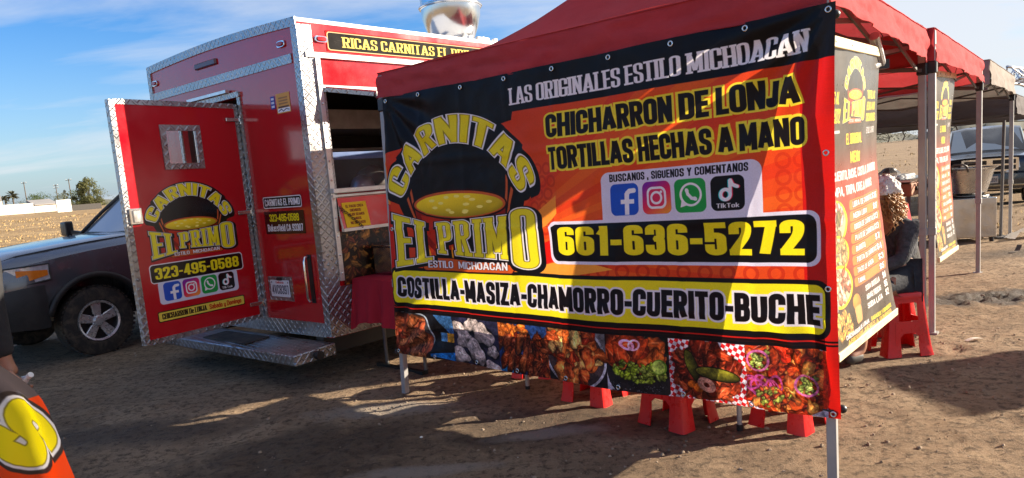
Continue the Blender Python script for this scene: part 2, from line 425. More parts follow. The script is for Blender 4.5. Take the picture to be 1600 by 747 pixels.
# centre lines in a unit box; 's' sharp, 'r' rounded, 'c' closed rounded
GL = {
 'A': (.62, [('s', (-.02, -.06), (.47, 1.06)), ('s', (1.02, -.06), (.53, 1.06)), ('s', (.2, .26), (.8, .26))]),
 'B': (.54, [('s', (0, 0), (0, 1)), ('r', (0, 0), (1, 0), (1, .5), (0, .5)), ('r', (0, .52), (.96, .52), (.96, 1), (0, 1))]),
 'C': (.53, [('r', (1, .66), (1, 1), (0, 1), (0, 0), (1, 0), (1, .34))]),
 'D': (.54, [('s', (0, 0), (0, 1)), ('r', (0, 0), (1, 0), (1, 1), (0, 1))]),
 'E': (.44, [('s', (1, 1), (0, 1), (0, 0), (1, 0)), ('s', (0, .51), (.9, .51))]),
 'F': (.42, [('s', (1, 1), (0, 1), (0, 0)), ('s', (0, .51), (.9, .51))]),
 'G': (.54, [('r', (1, .68), (1, 1), (0, 1), (0, 0), (1, 0), (1, .46)), ('s', (.55, .46), (1.12, .46))]),
 'H': (.56, [('s', (0, 0), (0, 1)), ('s', (1, 0), (1, 1)), ('s', (0, .5), (1, .5))]),
 'I': (.0, [('s', (.5, 0), (.5, 1))]),
 'J': (.40, [('r', (1, 1), (1, 0), (0, 0), (0, .3))]),
 'K': (.58, [('s', (0, 0), (0, 1)), ('s', (.0, .36), (1, 1.06)), ('s', (.25, .58), (1, -.06))]),
 'L': (.41, [('s', (0, 1), (0, 0), (1, 0))]),
 'M': (.74, [('s', (0, 0), (0, 1)), ('s', (1, 0), (1, 1)), ('s', (.04, 1.02), (.5, .1)), ('s', (.96, 1.02), (.5, .1))]),
 'N': (.56, [('s', (0, 0), (0, 1)), ('s', (1, 0), (1, 1)), ('s', (.02, 1.02), (.98, -.02))]),
 'O': (.54, [('c', (0, 0), (1, 0), (1, 1), (0, 1))]),
 'P': (.52, [('s', (0, 0), (0, 1)), ('r', (0, 1), (1, 1), (1, .44), (0, .44))]),
 'Q': (.54, [('c', (0, 0), (1, 0), (1, 1), (0, 1)), ('s', (.6, .25), (1.1, -.1))]),
 'R': (.54, [('s', (0, 0), (0, 1)), ('r', (0, 1), (1, 1), (1, .5), (0, .5)), ('s', (.55, .52), (1.0, -.06))]),
 'S': (.52, [('r', (1, .68), (1, 1), (0, 1), (0, .56), (1, .44), (1, 0), (0, 0), (0, .32))]),
 'T': (.48, [('s', (0, 1), (1, 1)), ('s', (.5, 0), (.5, 1))]),
 'U': (.54, [('r', (0, 1), (0, 0), (1, 0), (1, 1))]),
 'V': (.58, [('s', (-.02, 1.06), (.48, -.06)), ('s', (1.02, 1.06), (.52, -.06))]),
 'X': (.56, [('s', (0, 1.06), (1, -.06)), ('s', (1, 1.06), (0, -.06))]),
 'Y': (.56, [('s', (-.02, 1.06), (.5, .42)), ('s', (1.02, 1.06), (.5, .42)), ('s', (.5, 0), (.5, .5))]),
 'Z': (.46, [('s', (0, 1), (1, 1)), ('s', (0, 0), (1, 0)), ('s', (1, 1), (0, 0))]),
 '0': (.52, [('c', (0, 0), (1, 0), (1, 1), (0, 1))]),
 '1': (.30, [('s', (.85, 0), (.85, 1)), ('s', (.85, .93), (-.1, .72))]),
 '2': (.50, [('r', (0, .66), (0, 1), (1, 1), (1, .62), (.02, .06)), ('s', (0, 0), (1, 0))]),
 '3': (.50, [('r', (0, .7), (0, 1), (1, 1), (1, .53), (.4, .53)), ('r', (.4, .53), (1, .53), (1, 0), (0, 0), (0, .3))]),
 '4': (.52, [('s', (.78, 0), (.78, 1)), ('s', (0, .24), (1.1, .24)), ('s', (.74, 1.02), (0, .22))]),
 '5': (.50, [('s', (1, 1), (0, 1), (0, .5)), ('r', (0, .62), (1, .62), (1, 0), (0, 0), (0, .3))]),
 '6': (.52, [('c', (0, 0), (1, 0), (1, .58), (0, .58)), ('r', (0, .3), (0, 1), (1, 1), (1, .75))]),
 '7': (.46, [('s', (0, 1), (1, 1)), ('s', (1, 1.02), (.38, -.06))]),
 '8': (.52, [('c', (0, 0), (1, 0), (1, .51), (0, .51)), ('c', (.03, .53), (.97, .53), (.97, 1), (.03, 1))]),
 '9': (.52, [('c', (0, .42), (1, .42), (1, 1), (0, 1)), ('r', (1, .7), (1, 0), (0, 0), (0, .25))]),
 '-': (.24, [('s', (0, .42), (1, .42))]),
 ',': (.0, [('s', (.5, -.12), (.5, .1))]),
 '.': (.0, [('s', (.5, 0), (.5, .02))]),
 '$': (.50, [('r', (1, .72), (1, .92), (0, .92), (0, .54), (1, .46), (1, .08), (0, .08), (0, .28)), ('s', (.5, -.05), (.5, 1.05))]),
 '/': (.36, [('s', (0, -.06), (1, 1.06))]),
 'a': (.44, [('r', (0, .55), (.3, .7), (1, .7), (1, 0)), ('c', (0, 0), (1, 0), (1, .4), (0, .4))]),
 'b': (.44, [('s', (0, 0), (0, 1)), ('c', (0, 0), (1, 0), (1, .66), (0, .66))]),
 'd': (.44, [('s', (1, 0), (1, 1)), ('c', (0, 0), (1, 0), (1, .66), (0, .66))]),
 'e': (.44, [('r', (0, .34), (1, .34), (1, .68), (0, .68), (0, 0), (1, 0), (1, .16))]),
 'f': (.26, [('r', (.3, 0), (.3, 1), (1, 1)), ('s', (-.2, .66), (1, .66))]),
 'g': (.44, [('c', (0, 0), (1, 0), (1, .66), (0, .66)), ('r', (1, .6), (1, -.24), (0, -.24))]),
 'i': (.0, [('s', (.5, 0), (.5, .66)), ('s', (.5, .84), (.5, .98))]),
 'k': (.44, [('s', (0, 0), (0, 1)), ('s', (0, .24), (1, .7)), ('s', (.3, .42), (1, -.04))]),
 'l': (.0, [('s', (.5, 0), (.5, 1))]),
 'm': (.70, [('r', (0, 0), (0, .68), (.5, .68), (.5, 0)), ('r', (.5, 0), (.5, .68), (1, .68), (1, 0))]),
 'n': (.44, [('r', (0, 0), (0, .68), (1, .68), (1, 0))]),
 'o': (.44, [('c', (0, 0), (1, 0), (1, .68), (0, .68))]),
 'r': (.28, [('s', (0, 0), (0, .7)), ('r', (0, .4), (.1, .66), (1, .66))]),
 's': (.40, [('r', (1, .5), (1, .68), (0, .68), (0, .38), (1, .3), (1, 0), (0, 0), (0, .16))]),
 'y': (.44, [('r', (0, .68), (0, 0), (1, 0)), ('r', (1, .68), (1, -.24), (0, -.24))]),
}
SERIF = {'A': [(0, 0), (1, 0)], 'B': [(0, 0), (0, 1)], 'D': [(0, 0), (0, 1)], 'E': [(0, 0), (0, 1)], 'F': [(0, 0), (0, 1)],
         'H': [(0, 0), (0, 1), (1, 0), (1, 1)], 'I': [(.5, 0), (.5, 1)], 'L': [(0, 0), (0, 1)], 'M': [(0, 0), (0, 1), (1, 0), (1, 1)],
         'N': [(0, 0), (0, 1), (1, 1)], 'P': [(0, 0), (0, 1)], 'R': [(0, 0), (0, 1), (1, 0)], 'T': [(.5, 0)], 'K': [(0, 0), (0, 1), (1, 0), (1, 1)],
         'U': [(0, 1), (1, 1)], 'V': [(0, 1), (1, 1)], 'Y': [(.5, 0)], 'J': [(1, 1)]}

class Face:
    """a lettering style: pen widths (in cap heights), width factor, corner radius, gap, slab serif length"""
    def __init__(s, sx=.2, sy=.15, wf=1.0, R=.16, gap=.06, slab=0.0): s.sx, s.sy, s.wf, s.R, s.gap, s.slab = sx, sy, wf, R, gap, slab
    def width(s, ch):
        if ch == ' ': return .24 * s.wf
        w = GL[ch][0]
        return max(s.sx + (w - .14) * s.wf, s.sx) if w else s.sx
    def length(s, txt):
        return sum(s.width(c) + s.gap + (s.slab * .9 if ch_slab(c, s) else 0) for c in txt) - s.gap
def ch_slab(c, s): return s.slab > 0 and c in SERIF
IMPACT = Face(.19, .15, .98, .2, .045)
HEAVY = Face(.21, .17, 1.05, .2, .04)
SLAB = Face(.17, .085, .92, .26, .04, .07)
SANS = Face(.13, .12, 1.0, .2, .09)
THIN = Face(.10, .09, .85, .2, .07)

def text_sdf(txt, U, V, face):
    """signed distance (cap-height units, negative inside) at text coordinates U (right), V (up)"""
    D = np.full(U.shape, 9.0); x = 0.0; mg = .5
    for ch in txt:
        w = face.width(ch); pad = face.slab * .45 if ch_slab(ch, face) else 0
        x += pad
        if ch != ' ':
            sel = (U > x - mg) & (U < x + w + mg) & (V > -mg - .3) & (V < 1 + mg)
            if sel.any():
                k = face.sy / face.sx
                px, py = (U[sel] - x) * k, V[sel]
                hw = face.sy / 2; W = max(w - face.sx, 0) * k; Hh = 1 - face.sy
                ox, oy = hw, hw
                d = np.full(px.shape, 9.0)
                for kind, *pts in GL[ch][1]:
                    P = [np.array((ox + a * W, oy + b * Hh)) for a, b in pts]
                    closed = kind == 'c'
                    if kind in 'rc': P = _round_path(P, face.R * min(1.0, .6 + W), closed)
                    n = len(P) - 1
                    for i in range(n):
                        a, b = P[i], P[i + 1]; L = np.linalg.norm(b - a)
                        if L < 1e-6: continue
                        t = (b - a) / L
                        al = (px - a[0]) * t[0] + (py - a[1]) * t[1]; pe = np.abs((px - a[0]) * -t[1] + (py - a[1]) * t[0])
                        if kind == 's':
                            e0 = hw if i > 0 else 0; e1 = hw if i < n - 1 else 0
                            if abs(t[0]) < 1e-6 or abs(t[1]) < 1e-6: e0, e1 = max(e0, hw), max(e1, hw)
                            dd = np.maximum(pe - hw, np.maximum(-al - e0, al - L - e1))
                        else:
                            c = np.clip(al, 0, L)
                            dd = np.hypot(al - c, pe) - hw
                            if not closed and i == 0: dd = np.where(al < 0, np.maximum(pe - hw, -al), dd)
                            if not closed and i == n - 1: dd = np.where(al > L, np.maximum(pe - hw, al - L), dd)
                        d = np.minimum(d, dd)
                lo = -.32 if ch in 'gy,' else 0
                d = np.maximum(d, np.maximum(lo - py, py - 1))
                if face.slab and ch in SERIF:
                    for sx_, sy_ in SERIF[ch]:
                        cx_ = (face.sx / 2 + sx_ * max(w - face.sx, 0)) * k
                        ex = (face.sx / 2 + face.slab) * k
                        y0 = 0 if sy_ == 0 else 1 - face.sy
                        d = np.minimum(d, np.maximum(np.abs(px - cx_) - ex, np.maximum(y0 - py, py - y0 - face.sy)))
                D[sel] = np.minimum(D[sel], d)
        x += w + face.gap + pad
    return D

class Canvas:
    """picture of w x h metres, pixel rows from the top; x right, y down in metres"""
    def __init__(s, w, h, ppm, bg):
        s.w, s.h, s.ppm = w, h, ppm
        W, H = int(round(w * ppm)), int(round(h * ppm))
        s.X, s.Y = np.meshgrid((np.arange(W) + .5) / ppm, (np.arange(H) + .5) / ppm)
        s.a = np.empty((H, W, 3)); s.a[:] = bg
    def sub(s, x0, y0, x1, y1):
        p = s.ppm; H, W = s.X.shape
        i0, i1 = max(0, int(y0 * p)), min(H, int(y1 * p) + 2); j0, j1 = max(0, int(x0 * p)), min(W, int(x1 * p) + 2)
        return slice(i0, i1), slice(j0, j1)
    def fill(s, d, col, sl=None, op=1.0):
        m = np.clip(.5 - d * s.ppm, 0, 1)[..., None] * op
        t = s.a[sl] if sl else s.a
        t[:] = t * (1 - m) + np.asarray(col) * m
    def rrect(s, x0, y0, x1, y1, r, col, op=1.0):
        sl = s.sub(x0 - .02, y0 - .02, x1 + .02, y1 + .02); X, Y = s.X[sl], s.Y[sl]
        qx = np.abs(X - (x0 + x1) / 2) - (x1 - x0) / 2 + r; qy = np.abs(Y - (y0 + y1) / 2) - (y1 - y0) / 2 + r
        s.fill(np.hypot(np.maximum(qx, 0), np.maximum(qy, 0)) + np.minimum(np.maximum(qx, qy), 0) - r, col, sl, op)
    def ell(s, x, y, rx, ry, col, ang=0.0, op=1.0, ring=None, shade=0.0):
        R = max(rx, ry) + .02; sl = s.sub(x - R, y - R, x + R, y + R); X, Y = s.X[sl] - x, s.Y[sl] - y
        if X.size == 0: return
        c, n = math.cos(ang), math.sin(ang)
        u, v = (X * c + Y * n) / rx, (-X * n + Y * c) / ry
        q = np.hypot(u, v); d = (q - 1) * min(rx, ry)
        if ring: d = np.abs(d) - ring
        if shade: col = np.asarray(col)[None, None, :] * (1 + shade * (-.6 * v - .4 * u - .35 * q * q))[..., None]
        s.fill(d, col, sl, op)
    def poly(s, pts, col, op=1.0, grow=0.0):
        P = np.array(pts, float); x0, y0 = P.min(0) - .02 - grow; x1, y1 = P.max(0) + .02 + grow
        sl = s.sub(x0, y0, x1, y1); X, Y = s.X[sl], s.Y[sl]
        if X.size == 0: return
        ins = np.zeros(X.shape, bool); d = np.full(X.shape, 9.0)
        for i in range(len(P)):
            a, b = P[i - 1], P[i]; e = b - a; L2 = (e @ e) or 1e-12
            t = np.clip(((X - a[0]) * e[0] + (Y - a[1]) * e[1]) / L2, 0, 1)
            d = np.minimum(d, np.hypot(X - a[0] - t * e[0], Y - a[1] - t * e[1]))
            cnd = (a[1] > Y) != (b[1] > Y)
            ins ^= cnd & (X < e[0] * (Y - a[1]) / (e[1] if e[1] else 1e-12) + a[0])
        s.fill(np.where(ins, -d, d) - grow, col, sl, op)
    def line(s, pts, r, col, op=1.0):
        for a, b in zip(pts[:-1], pts[1:]):
            a, b = np.array(a, float), np.array(b, float); e = b - a; L2 = (e @ e) or 1e-12
            sl = s.sub(min(a[0], b[0]) - r - .01, min(a[1], b[1]) - r - .01, max(a[0], b[0]) + r + .01, max(a[1], b[1]) + r + .01)
            X, Y = s.X[sl], s.Y[sl]
            t = np.clip(((X - a[0]) * e[0] + (Y - a[1]) * e[1]) / L2, 0, 1)
            s.fill(np.hypot(X - a[0] - t * e[0], Y - a[1] - t * e[1]) - r, col, sl, op)
    def text(s, txt, x0, x1, ytop, ybot, face, layers, slope=(0, 0)):
        """layers: (grow in m, colour[, dx, dy]) painted in order; slope: drop of top/bottom at right end"""
        L = face.length(txt); h = ybot - ytop
        sl = s.sub(x0 - .05, min(ytop, ytop + slope[0]) - .05, x1 + .05, max(ybot, ybot + slope[1]) + .05)
        X, Y = s.X[sl], s.Y[sl]
        q = (X - x0) / (x1 - x0); yt = ytop + slope[0] * q; yb = ybot + slope[1] * q
        for g, col, *off in layers:
            ox, oy = off if off else (0, 0)
            key = (ox, oy)
            d = text_sdf(txt, q * L - ox / (x1 - x0) * L, (yb - (Y - oy)) / (yb - yt), face) * np.minimum(h, (x1 - x0) / L)
            s.fill(d - g, col, sl)
    def arc(s, txt, cx, cy, r, h, a0, a1, face, layers, squash=1.0):
        """text on an arch; a0..a1 angles (deg) from the left, over the top"""
        L = face.length(txt)
        sl = s.sub(cx - r - h - .06, cy - (r + h) * squash - .06, cx + r + h + .06, cy + .3)
        X, Y = s.X[sl] - cx, (s.Y[sl] - cy) / squash
        for g, col, *off in layers:
            ox, oy = off if off else (0, 0)
            x, y = X - ox, Y - oy
            th = np.degrees(np.arctan2(-y, x)); rr = np.hypot(x, y)
            d = text_sdf(txt, (a0 - th) / (a0 - a1) * L, (rr - r) / h, face) * min(h, rad(a0 - a1) * r / L * 1.1)
            s.fill(d - g, col, sl)
    def grain(s, amt, cell=3):
        H, W = s.X.shape
        n = np.random.rand(H // cell + 2, W // cell + 2)
        n = np.kron(n, np.ones((cell, cell)))[:H, :W]
        s.a *= (1 + amt * (n - .5))[..., None]
    def image(s, name):
        H, W = s.X.shape
        im = bpy.data.images.new(name, W, H, alpha=False)
        buf = np.ones((H, W, 4), np.float32); buf[..., :3] = np.clip(s.a, 0, 1)[::-1]
        im.pixels.foreach_set(buf.ravel()); im.update(); im.pack()
        return im

YEL, BLK, WHT = (.94, .87, .10), (.06, .05, .06), (.93, .92, .93)

def social(c, x, y, s, gap):
    """the four square app icons in a row; x, y top left, s size"""
    def sq(i, col): c.rrect(x + i * (s + gap), y, x + i * (s + gap) + s, y + s, s * .2, col)
    # f
    sq(0, (.13, .33, .75)); ox = x
    c.rrect(ox + .50 * s, y + .30 * s, ox + .66 * s, y + s - .002, .01 * s, WHT)
    c.rrect(ox + .36 * s, y + .50 * s, ox + .84 * s, y + .64 * s, .005 * s, WHT)
    c.line([(ox + .58 * s, y + .42 * s), (ox + .60 * s, y + .30 * s), (ox + .68 * s, y + .24 * s), (ox + .84 * s, y + .23 * s)], .075 * s, WHT)
    # camera with the colour sweep
    ox = x + s + gap
    sl = c.sub(ox, y, ox + s, y + s)
    keep = c.a[sl].copy(); sq(1, (.8, .12, .4))
    X, Y = (c.X[sl] - ox) / s, (c.Y[sl] - y) / s
    q = np.clip(((1 - X) * .35 + (1 - Y) * .65), 0, 1)[..., None]
    warm = np.array((.98, .70, .20)); mid = np.array((.88, .14, .34)); cold = np.array((.40, .14, .68))
    g = np.where(q < .5, warm + (mid - warm) * (q / .5), mid + (cold - mid) * ((q - .5) / .5))
    msk = (np.abs(c.a[sl] - np.array((.8, .12, .4))).sum(-1, keepdims=True) < .02)
    c.a[sl] = np.where(msk, g, c.a[sl])
    for inset, r, rr in ((.17, .17, None),):
        c.rrect(ox + .16 * s, y + .16 * s, ox + .84 * s, y + .84 * s, .2 * s, WHT)
        c.rrect(ox + .235 * s, y + .235 * s, ox + .765 * s, y + .765 * s, .14 * s, (.84, .18, .34))
    c.ell(ox + .5 * s, y + .5 * s, .17 * s, .17 * s, WHT, ring=.037 * s)
    c.ell(ox + .67 * s, y + .33 * s, .045 * s, .045 * s, WHT)
    # handset in bubble
    ox = x + 2 * (s + gap); sq(2, (.13, .62, .28))
    c.ell(ox + .52 * s, y + .47 * s, .32 * s, .32 * s, WHT, ring=.035 * s)
    c.poly([(ox + .17 * s, y + .84 * s), (ox + .22 * s, y + .60 * s), (ox + .40 * s, y + .78 * s)], WHT)
    c.ell(ox + .52 * s, y + .47 * s, .28 * s, .28 * s, (.13, .62, .28))
    c.line([(ox + .40 * s, y + .34 * s), (ox + .42 * s, y + .45 * s), (ox + .54 * s, y + .58 * s), (ox + .65 * s, y + .60 * s)], .05 * s, WHT)
    c.ell(ox + .40 * s, y + .35 * s, .06 * s, .075 * s, WHT, -.3); c.ell(ox + .65 * s, y + .60 * s, .075 * s, .06 * s, WHT, .5)
    # note
    ox = x + 3 * (s + gap); sq(3, (.05, .045, .05))
    for dx, col in ((-.025, (.15, .85, .86)), (.028, (.92, .15, .32)), (0, WHT)):
        c.ell(ox + (.44 + dx) * s, y + .54 * s, .145 * s, .145 * s, col, ring=.05 * s)
        c.rrect(ox + (.535 + dx) * s, y + .12 * s, ox + (.635 + dx) * s, y + .56 * s, .01 * s, col)
        c.line([(ox + (.60 + dx) * s, y + .14 * s), (ox + (.66 + dx) * s, y + .27 * s), (ox + (.80 + dx) * s, y + .33 * s)], .05 * s, col)
    c.text('TikTok', ox + .16 * s, ox + .84 * s, y + .79 * s, y + .92 * s, SANS, [(.002 * s, WHT)])

def pot(c, cx, cy, w):
    """copper pot with oil, handles and flames under it (no figure)"""
    for sgn in (-1, 1):
        p = [(cx + sgn * w * a, cy + w * b) for a, b in ((.40, .22), (.47, .10), (.53, -.06), (.575, -.20), (.57, -.275), (.535, -.285), (.505, -.22), (.49, -.10), (.47, .0))]
        c.line(p, .017 * w, (.22, .06, .03)); c.line(p, .011 * w, (.78, .36, .18))
    body = [(cx + .46 * w * math.cos(a), cy + .46 * w * math.sin(a)) for a in np.linspace(0, math.pi, 20)]
    c.poly(body, (.55, .10, .05)); c.poly([(cx + .38 * w * math.cos(a) - .03 * w, cy + .40 * w * math.sin(a)) for a in np.linspace(.4, math.pi - .2, 16)], (.74, .16, .06))
    for k in range(9):
        fx = cx + (-.34 + .085 * k) * w; fh = (.10 + .07 * ((k * 37) % 5) / 5) * w
        c.poly([(fx - .05 * w, cy + .50 * w), (fx, cy + .42 * w - fh), (fx + .05 * w, cy + .50 * w)], (.96, .62, .10))
        c.poly([(fx - .025 * w, cy + .50 * w), (fx, cy + .46 * w - fh * .5), (fx + .025 * w, cy + .50 * w)], (.99, .85, .25))
    c.ell(cx, cy, .48 * w, .115 * w, (.15, .03, .02)); c.ell(cx, cy, .465 * w, .10 * w, (.78, .36, .16))
    c.ell(cx, cy + .004, .44 * w, .085 * w, (.92, .80, .12), shade=.3)
    for k in range(14):
        a = k * 2.4; c.ell(cx + .34 * w * math.cos(a) * (.3 + .05 * k), cy + .06 * w * math.sin(a), .03 * w, .011 * w, (.98, .92, .45))

def logo(c, x0, y0, w, small=False):
    """arched brand over a pot; x0,y0 top left, w width (m); height about 0.78 w"""
    k = w / 1.27
    cx = x0 + .635 * k
    c.ell(cx, y0 + .47 * k, .56 * k, .44 * k, BLK)
    pot(c, cx - .01 * k, y0 + .58 * k, .86 * k)
    lay = [(.030 * k, BLK, .008 * k, .006 * k), (.008 * k, WHT), (.002 * k, (.60, .54, .06)), (-.002 * k, YEL)]
    c.arc('CARNITAS', cx, y0 + .72 * k, .535 * k, .17 * k, 158, 22, Face(.26, .17, 1.12, .22, .10), lay, .98)
    # EL PRIMO: heavy slab letters, taller at both ends
    h0, h1 = y0 + .635 * k, y0 + .985 * k
    lay2 = [(.015 * k, BLK, .010 * k, .010 * k), (.009 * k, BLK), (.0045 * k, WHT), (0.0, (.50, .44, .06)), (-.003 * k, (.93, .87, .14))]
    c.rrect(x0 + .26 * k, y0 + .93 * k, x0 + 1.06 * k, y0 + 1.02 * k, .03 * k, (.20, .04, .02)); c.rrect(x0 + .265 * k, y0 + .935 * k, x0 + 1.055 * k, y0 + 1.015 * k, .03 * k, (.80, .34, .12))
    F = Face(.26, .12, .95, .3, .10, .07)
    c.text('EL', x0 + .02 * k, x0 + .37 * k, h0, h1 + .02 * k, F, lay2, (.07 * k, -.05 * k))
    c.text('PRIM', x0 + .42 * k, x0 + 1.025 * k, h0 + .06 * k, h1 - .08 * k, F, lay2, (-.04 * k, .03 * k))
    c.text('O', x0 + 1.05 * k, x0 + 1.26 * k, h0 - .02 * k, h1 + .0 * k, Face(.34, .12, 1.25, .4, .05), lay2)
    c.text('ESTILO  MICHOACAN', x0 + .32 * k, x0 + 1.0 * k, y0 + .952 * k, y0 + .998 * k, SANS, [(.003 * k, (.3, .1, .05)), (.001 * k, WHT)])

def blob(c, x, y, rx, ry, col, ang, rs, rim=.35, fold=.35):
    """irregular torn piece with folds, dark rim and a wet highlight"""
    R = max(rx, ry) * 1.35 + .01; sl = c.sub(x - R, y - R, x + R, y + R); X, Y = c.X[sl] - x, c.Y[sl] - y
    if X.size == 0: return
    cs, sn = math.cos(ang), math.sin(ang)
    u, v = (X * cs + Y * sn) / rx, (-X * sn + Y * cs) / ry
    th = np.arctan2(v, u); ph = rs.uniform(0, 6.3, 4); am = rs.uniform(.05, .20, 3)
    v = v + .14 * np.sin(2.0 * u + ph[3])
    q = np.hypot(u, v) / (1 + am[0] * np.sin(2 * th + ph[0]) + am[1] * np.sin(3 * th + ph[1]) + am[2] * .7 * np.sin(5 * th + ph[2]))
    d = (q - 1) * min(rx, ry)
    sh = 1 - rim * np.clip(q, 0, 1) ** 3 + fold * np.sin(rs.uniform(2.5, 5) * v + 2.2 * np.sin(2.3 * u + ph[1]) + ph[2]) * .45 + .12 * np.sin(9 * u + ph[0]) * np.sin(8 * v + ph[3]) - .25 * v
    lit = np.clip(np.sin(rs.uniform(4, 8) * v + ph[0] + u), 0, 1) ** 8 * np.clip(1 - q, 0, 1) * .38
    cc = np.clip(np.asarray(col)[None, None, :] * sh[..., None] + lit[..., None] * np.array((1, .85, .7)), 0, 1)
    c.fill(d - .003, np.asarray(col) * .30, sl, .5); c.fill(d, cc, sl)
def scraps(c, x0, y0, x1, y1, cols, n, smin, smax, el=2.0, seed=1, shade=.5, clip=None):
    rs = np.random.RandomState(seed)
    for i in range(n):
        x, y = rs.uniform(x0, x1), rs.uniform(y0, y1)
        if clip is not None and ((x - clip[0]) / clip[2]) ** 2 + ((y - clip[1]) / clip[3]) ** 2 > 1: continue
        s = rs.uniform(smin, smax); col = np.array(cols[rs.randint(len(cols))]) * rs.uniform(.8, 1.2)
        blob(c, x, y, s, s / rs.uniform(1, 1 + (el - 1) * .62), col, rs.uniform(0, math.pi), rs)

ORANGE = [(.80, .36, .14), (.86, .46, .20), (.66, .22, .09), (.74, .30, .13), (.90, .58, .30), (.55, .15, .07)]
BROWN = [(.46, .17, .07), (.56, .23, .10), (.36, .11, .05), (.64, .30, .14)]

def food_strip(c, xs, y0, y1):
    H = y1 - y0
    def clipcol(i): return xs[i], xs[i + 1]
    saved = c.a.copy()
    def panel(i, fn):
        a, b = clipcol(i); sl = c.sub(a, y0, b, y1 + .02)
        sl = (sl[0], slice(int(a * c.ppm), int(b * c.ppm)))
        before = c.a.copy(); fn(a, b); after = c.a[sl].copy(); c.a[:] = before; c.a[sl] = after
    def p0(a, b):
        c.rrect(a, y0, b, y1, 0, (.10, .09, .10)); c.poly([(b - .16, y0), (b, y0), (b, y0 + .16)], (.25, .45, .68)); c.poly([(b - .2, y1 - .04), (b - .2, y1 - .02), (b, y1 + .0), (b, y1 - .06)], (.12, .45, .75))
        c.rrect(b - .12, y0 + .12, b, y0 + .18, .005, (.85, .60, .15)); c.rrect(b - .12, y0 + .12, b - .06, y0 + .18, .005, (.35, .6, .8))
        c.ell(a + .22, y0 + .15, .20, .165, (.58, .62, .66), ring=.006); c.ell(a + .22, y0 + .15, .19, .155, (.22, .20, .20))
        scraps(c, a + .07, y0 + .02, a + .38, y1 - .04, [(.62, .28, .16), (.70, .38, .22), (.52, .20, .12), (.76, .46, .28)], 70, .025, .085, 2.6, 3, clip=(a + .22, y0 + .15, .17, .14))
    def p1(a, b):
        c.rrect(a, y0, b, y1, 0, (.15, .15, .24))
        for x, y, r in ((.06, .07, .06), (.18, .04, .07), (.10, .14, .075), (.28, .10, .09), (.2, .22, .09), (.05, .26, .07), (.36, .2, .05), (.33, .33, .09)):
            c.ell(a + x + .006, y0 + y + .008, r * 1.02, r * .80, (.06, .06, .10)); blob(c, a + x, y0 + y, r, r * .78, np.array((.80, .74, .72)), .2, np.random.RandomState(int(x * 1000)), .30, .10)
            for k in range(6): c.ell(a + x + r * .5 * math.cos(k * 2), y0 + y + r * .4 * math.sin(k * 2.7), r * .22, r * .05, (.60, .54, .52), k, op=.7)
    def p2(a, b):
        c.rrect(a, y0, b, y1, 0, (.14, .24, .46)); c.poly([(a, y1), (a, y1 - .06), (a + .2, y1)], (.15, .5, .75))
        for row, yy in ((0, .09), (1, .215)):
            for k in range(8):
                x = a + .03 + k * .047 + (.02 if row else 0); y = y0 + yy + .012 * (k % 3) + .006 * k
                c.ell(x + .006, y + .004, .026, .082, (.14, .04, .02), .45 - .06 * k); blob(c, x, y, .026, .082, BROWN[k % 4], .45 - .06 * k, np.random.RandomState(k + 20 * row))
                for j in range(14): c.ell(x + .012 * math.sin(j * 2.4), y - .06 + .009 * j, .004, .004, (.74, .42, .22), op=.55)
        scraps(c, a + .28, y0 + .06, b, y1 - .02, BROWN, 26, .015, .05, 3.5, 8)
        scraps(c, a, y0 + .0, a + .2, y0 + .07, [(.85, .42, .14)], 10, .02, .045, 2.4, 12)
    def p3(a, b):
        c.rrect(a, y0, b, y1, 0, (.13, .11, .12)); c.rrect(b - .12, y0, b, y0 + .1, 0, (.45, .44, .46))
        c.ell(a + .2, y0 + .15, .215, .185, (.72, .72, .76), ring=.007); c.ell(a + .2, y0 + .15, .205, .175, (.25, .20, .20))
        scraps(c, a - .02, y0 - .02, b, y1, ORANGE + [(.94, .72, .40)], 110, .022, .07, 2.2, 5, clip=(a + .19, y0 + .13, .185, .155))
    def p4(a, b):
        c.rrect(a, y0, b, y1, 0, (.07, .08, .06)); scraps(c, a, y0, b, y0 + .12, [(.10, .14, .08), (.15, .13, .10)], 30, .01, .03, 2, 2)
        c.poly([(a, y0 + .2), (a, y1 + .02), (b, y1 + .02), (b, y0 + .15)], (.75, .75, .82))
        c.ell(a + .20, y0 + .20, .20, .165, (.14, .13, .14)); c.ell(a + .20, y0 + .16, .18, .07, (.08, .07, .08))
        scraps(c, a + .03, y0 + .03, b - .02, y0 + .17, [(.66, .22, .08), (.80, .34, .12), (.56, .16, .06), (.88, .42, .18)], 26, .03, .075, 2.6, 9)
        scraps(c, a + .05, y0 + .15, a + .33, y0 + .27, [(.56, .66, .18), (.66, .74, .28), (.46, .56, .12)], 110, .008, .02, 1.5, 10, clip=(a + .19, y0 + .19, .15, .06))
        c.ell(a + .31, y0 + .16, .042, .042, (.36, .52, .12)); c.ell(a + .305, y0 + .16, .036, .036, (.70, .80, .34)); c.ell(a + .13, y0 + .05, .035, .022, (.95, .62, .76), .3, ring=.006); c.ell(a + .17, y0 + .05, .03, .025, (.95, .70, .80), -.4, ring=.005)
        scraps(c, a + .02, y0 + .26, b - .03, y1, [(.22, .22, .25), (.30, .30, .33)], 60, .003, .006, 1.2, 21)
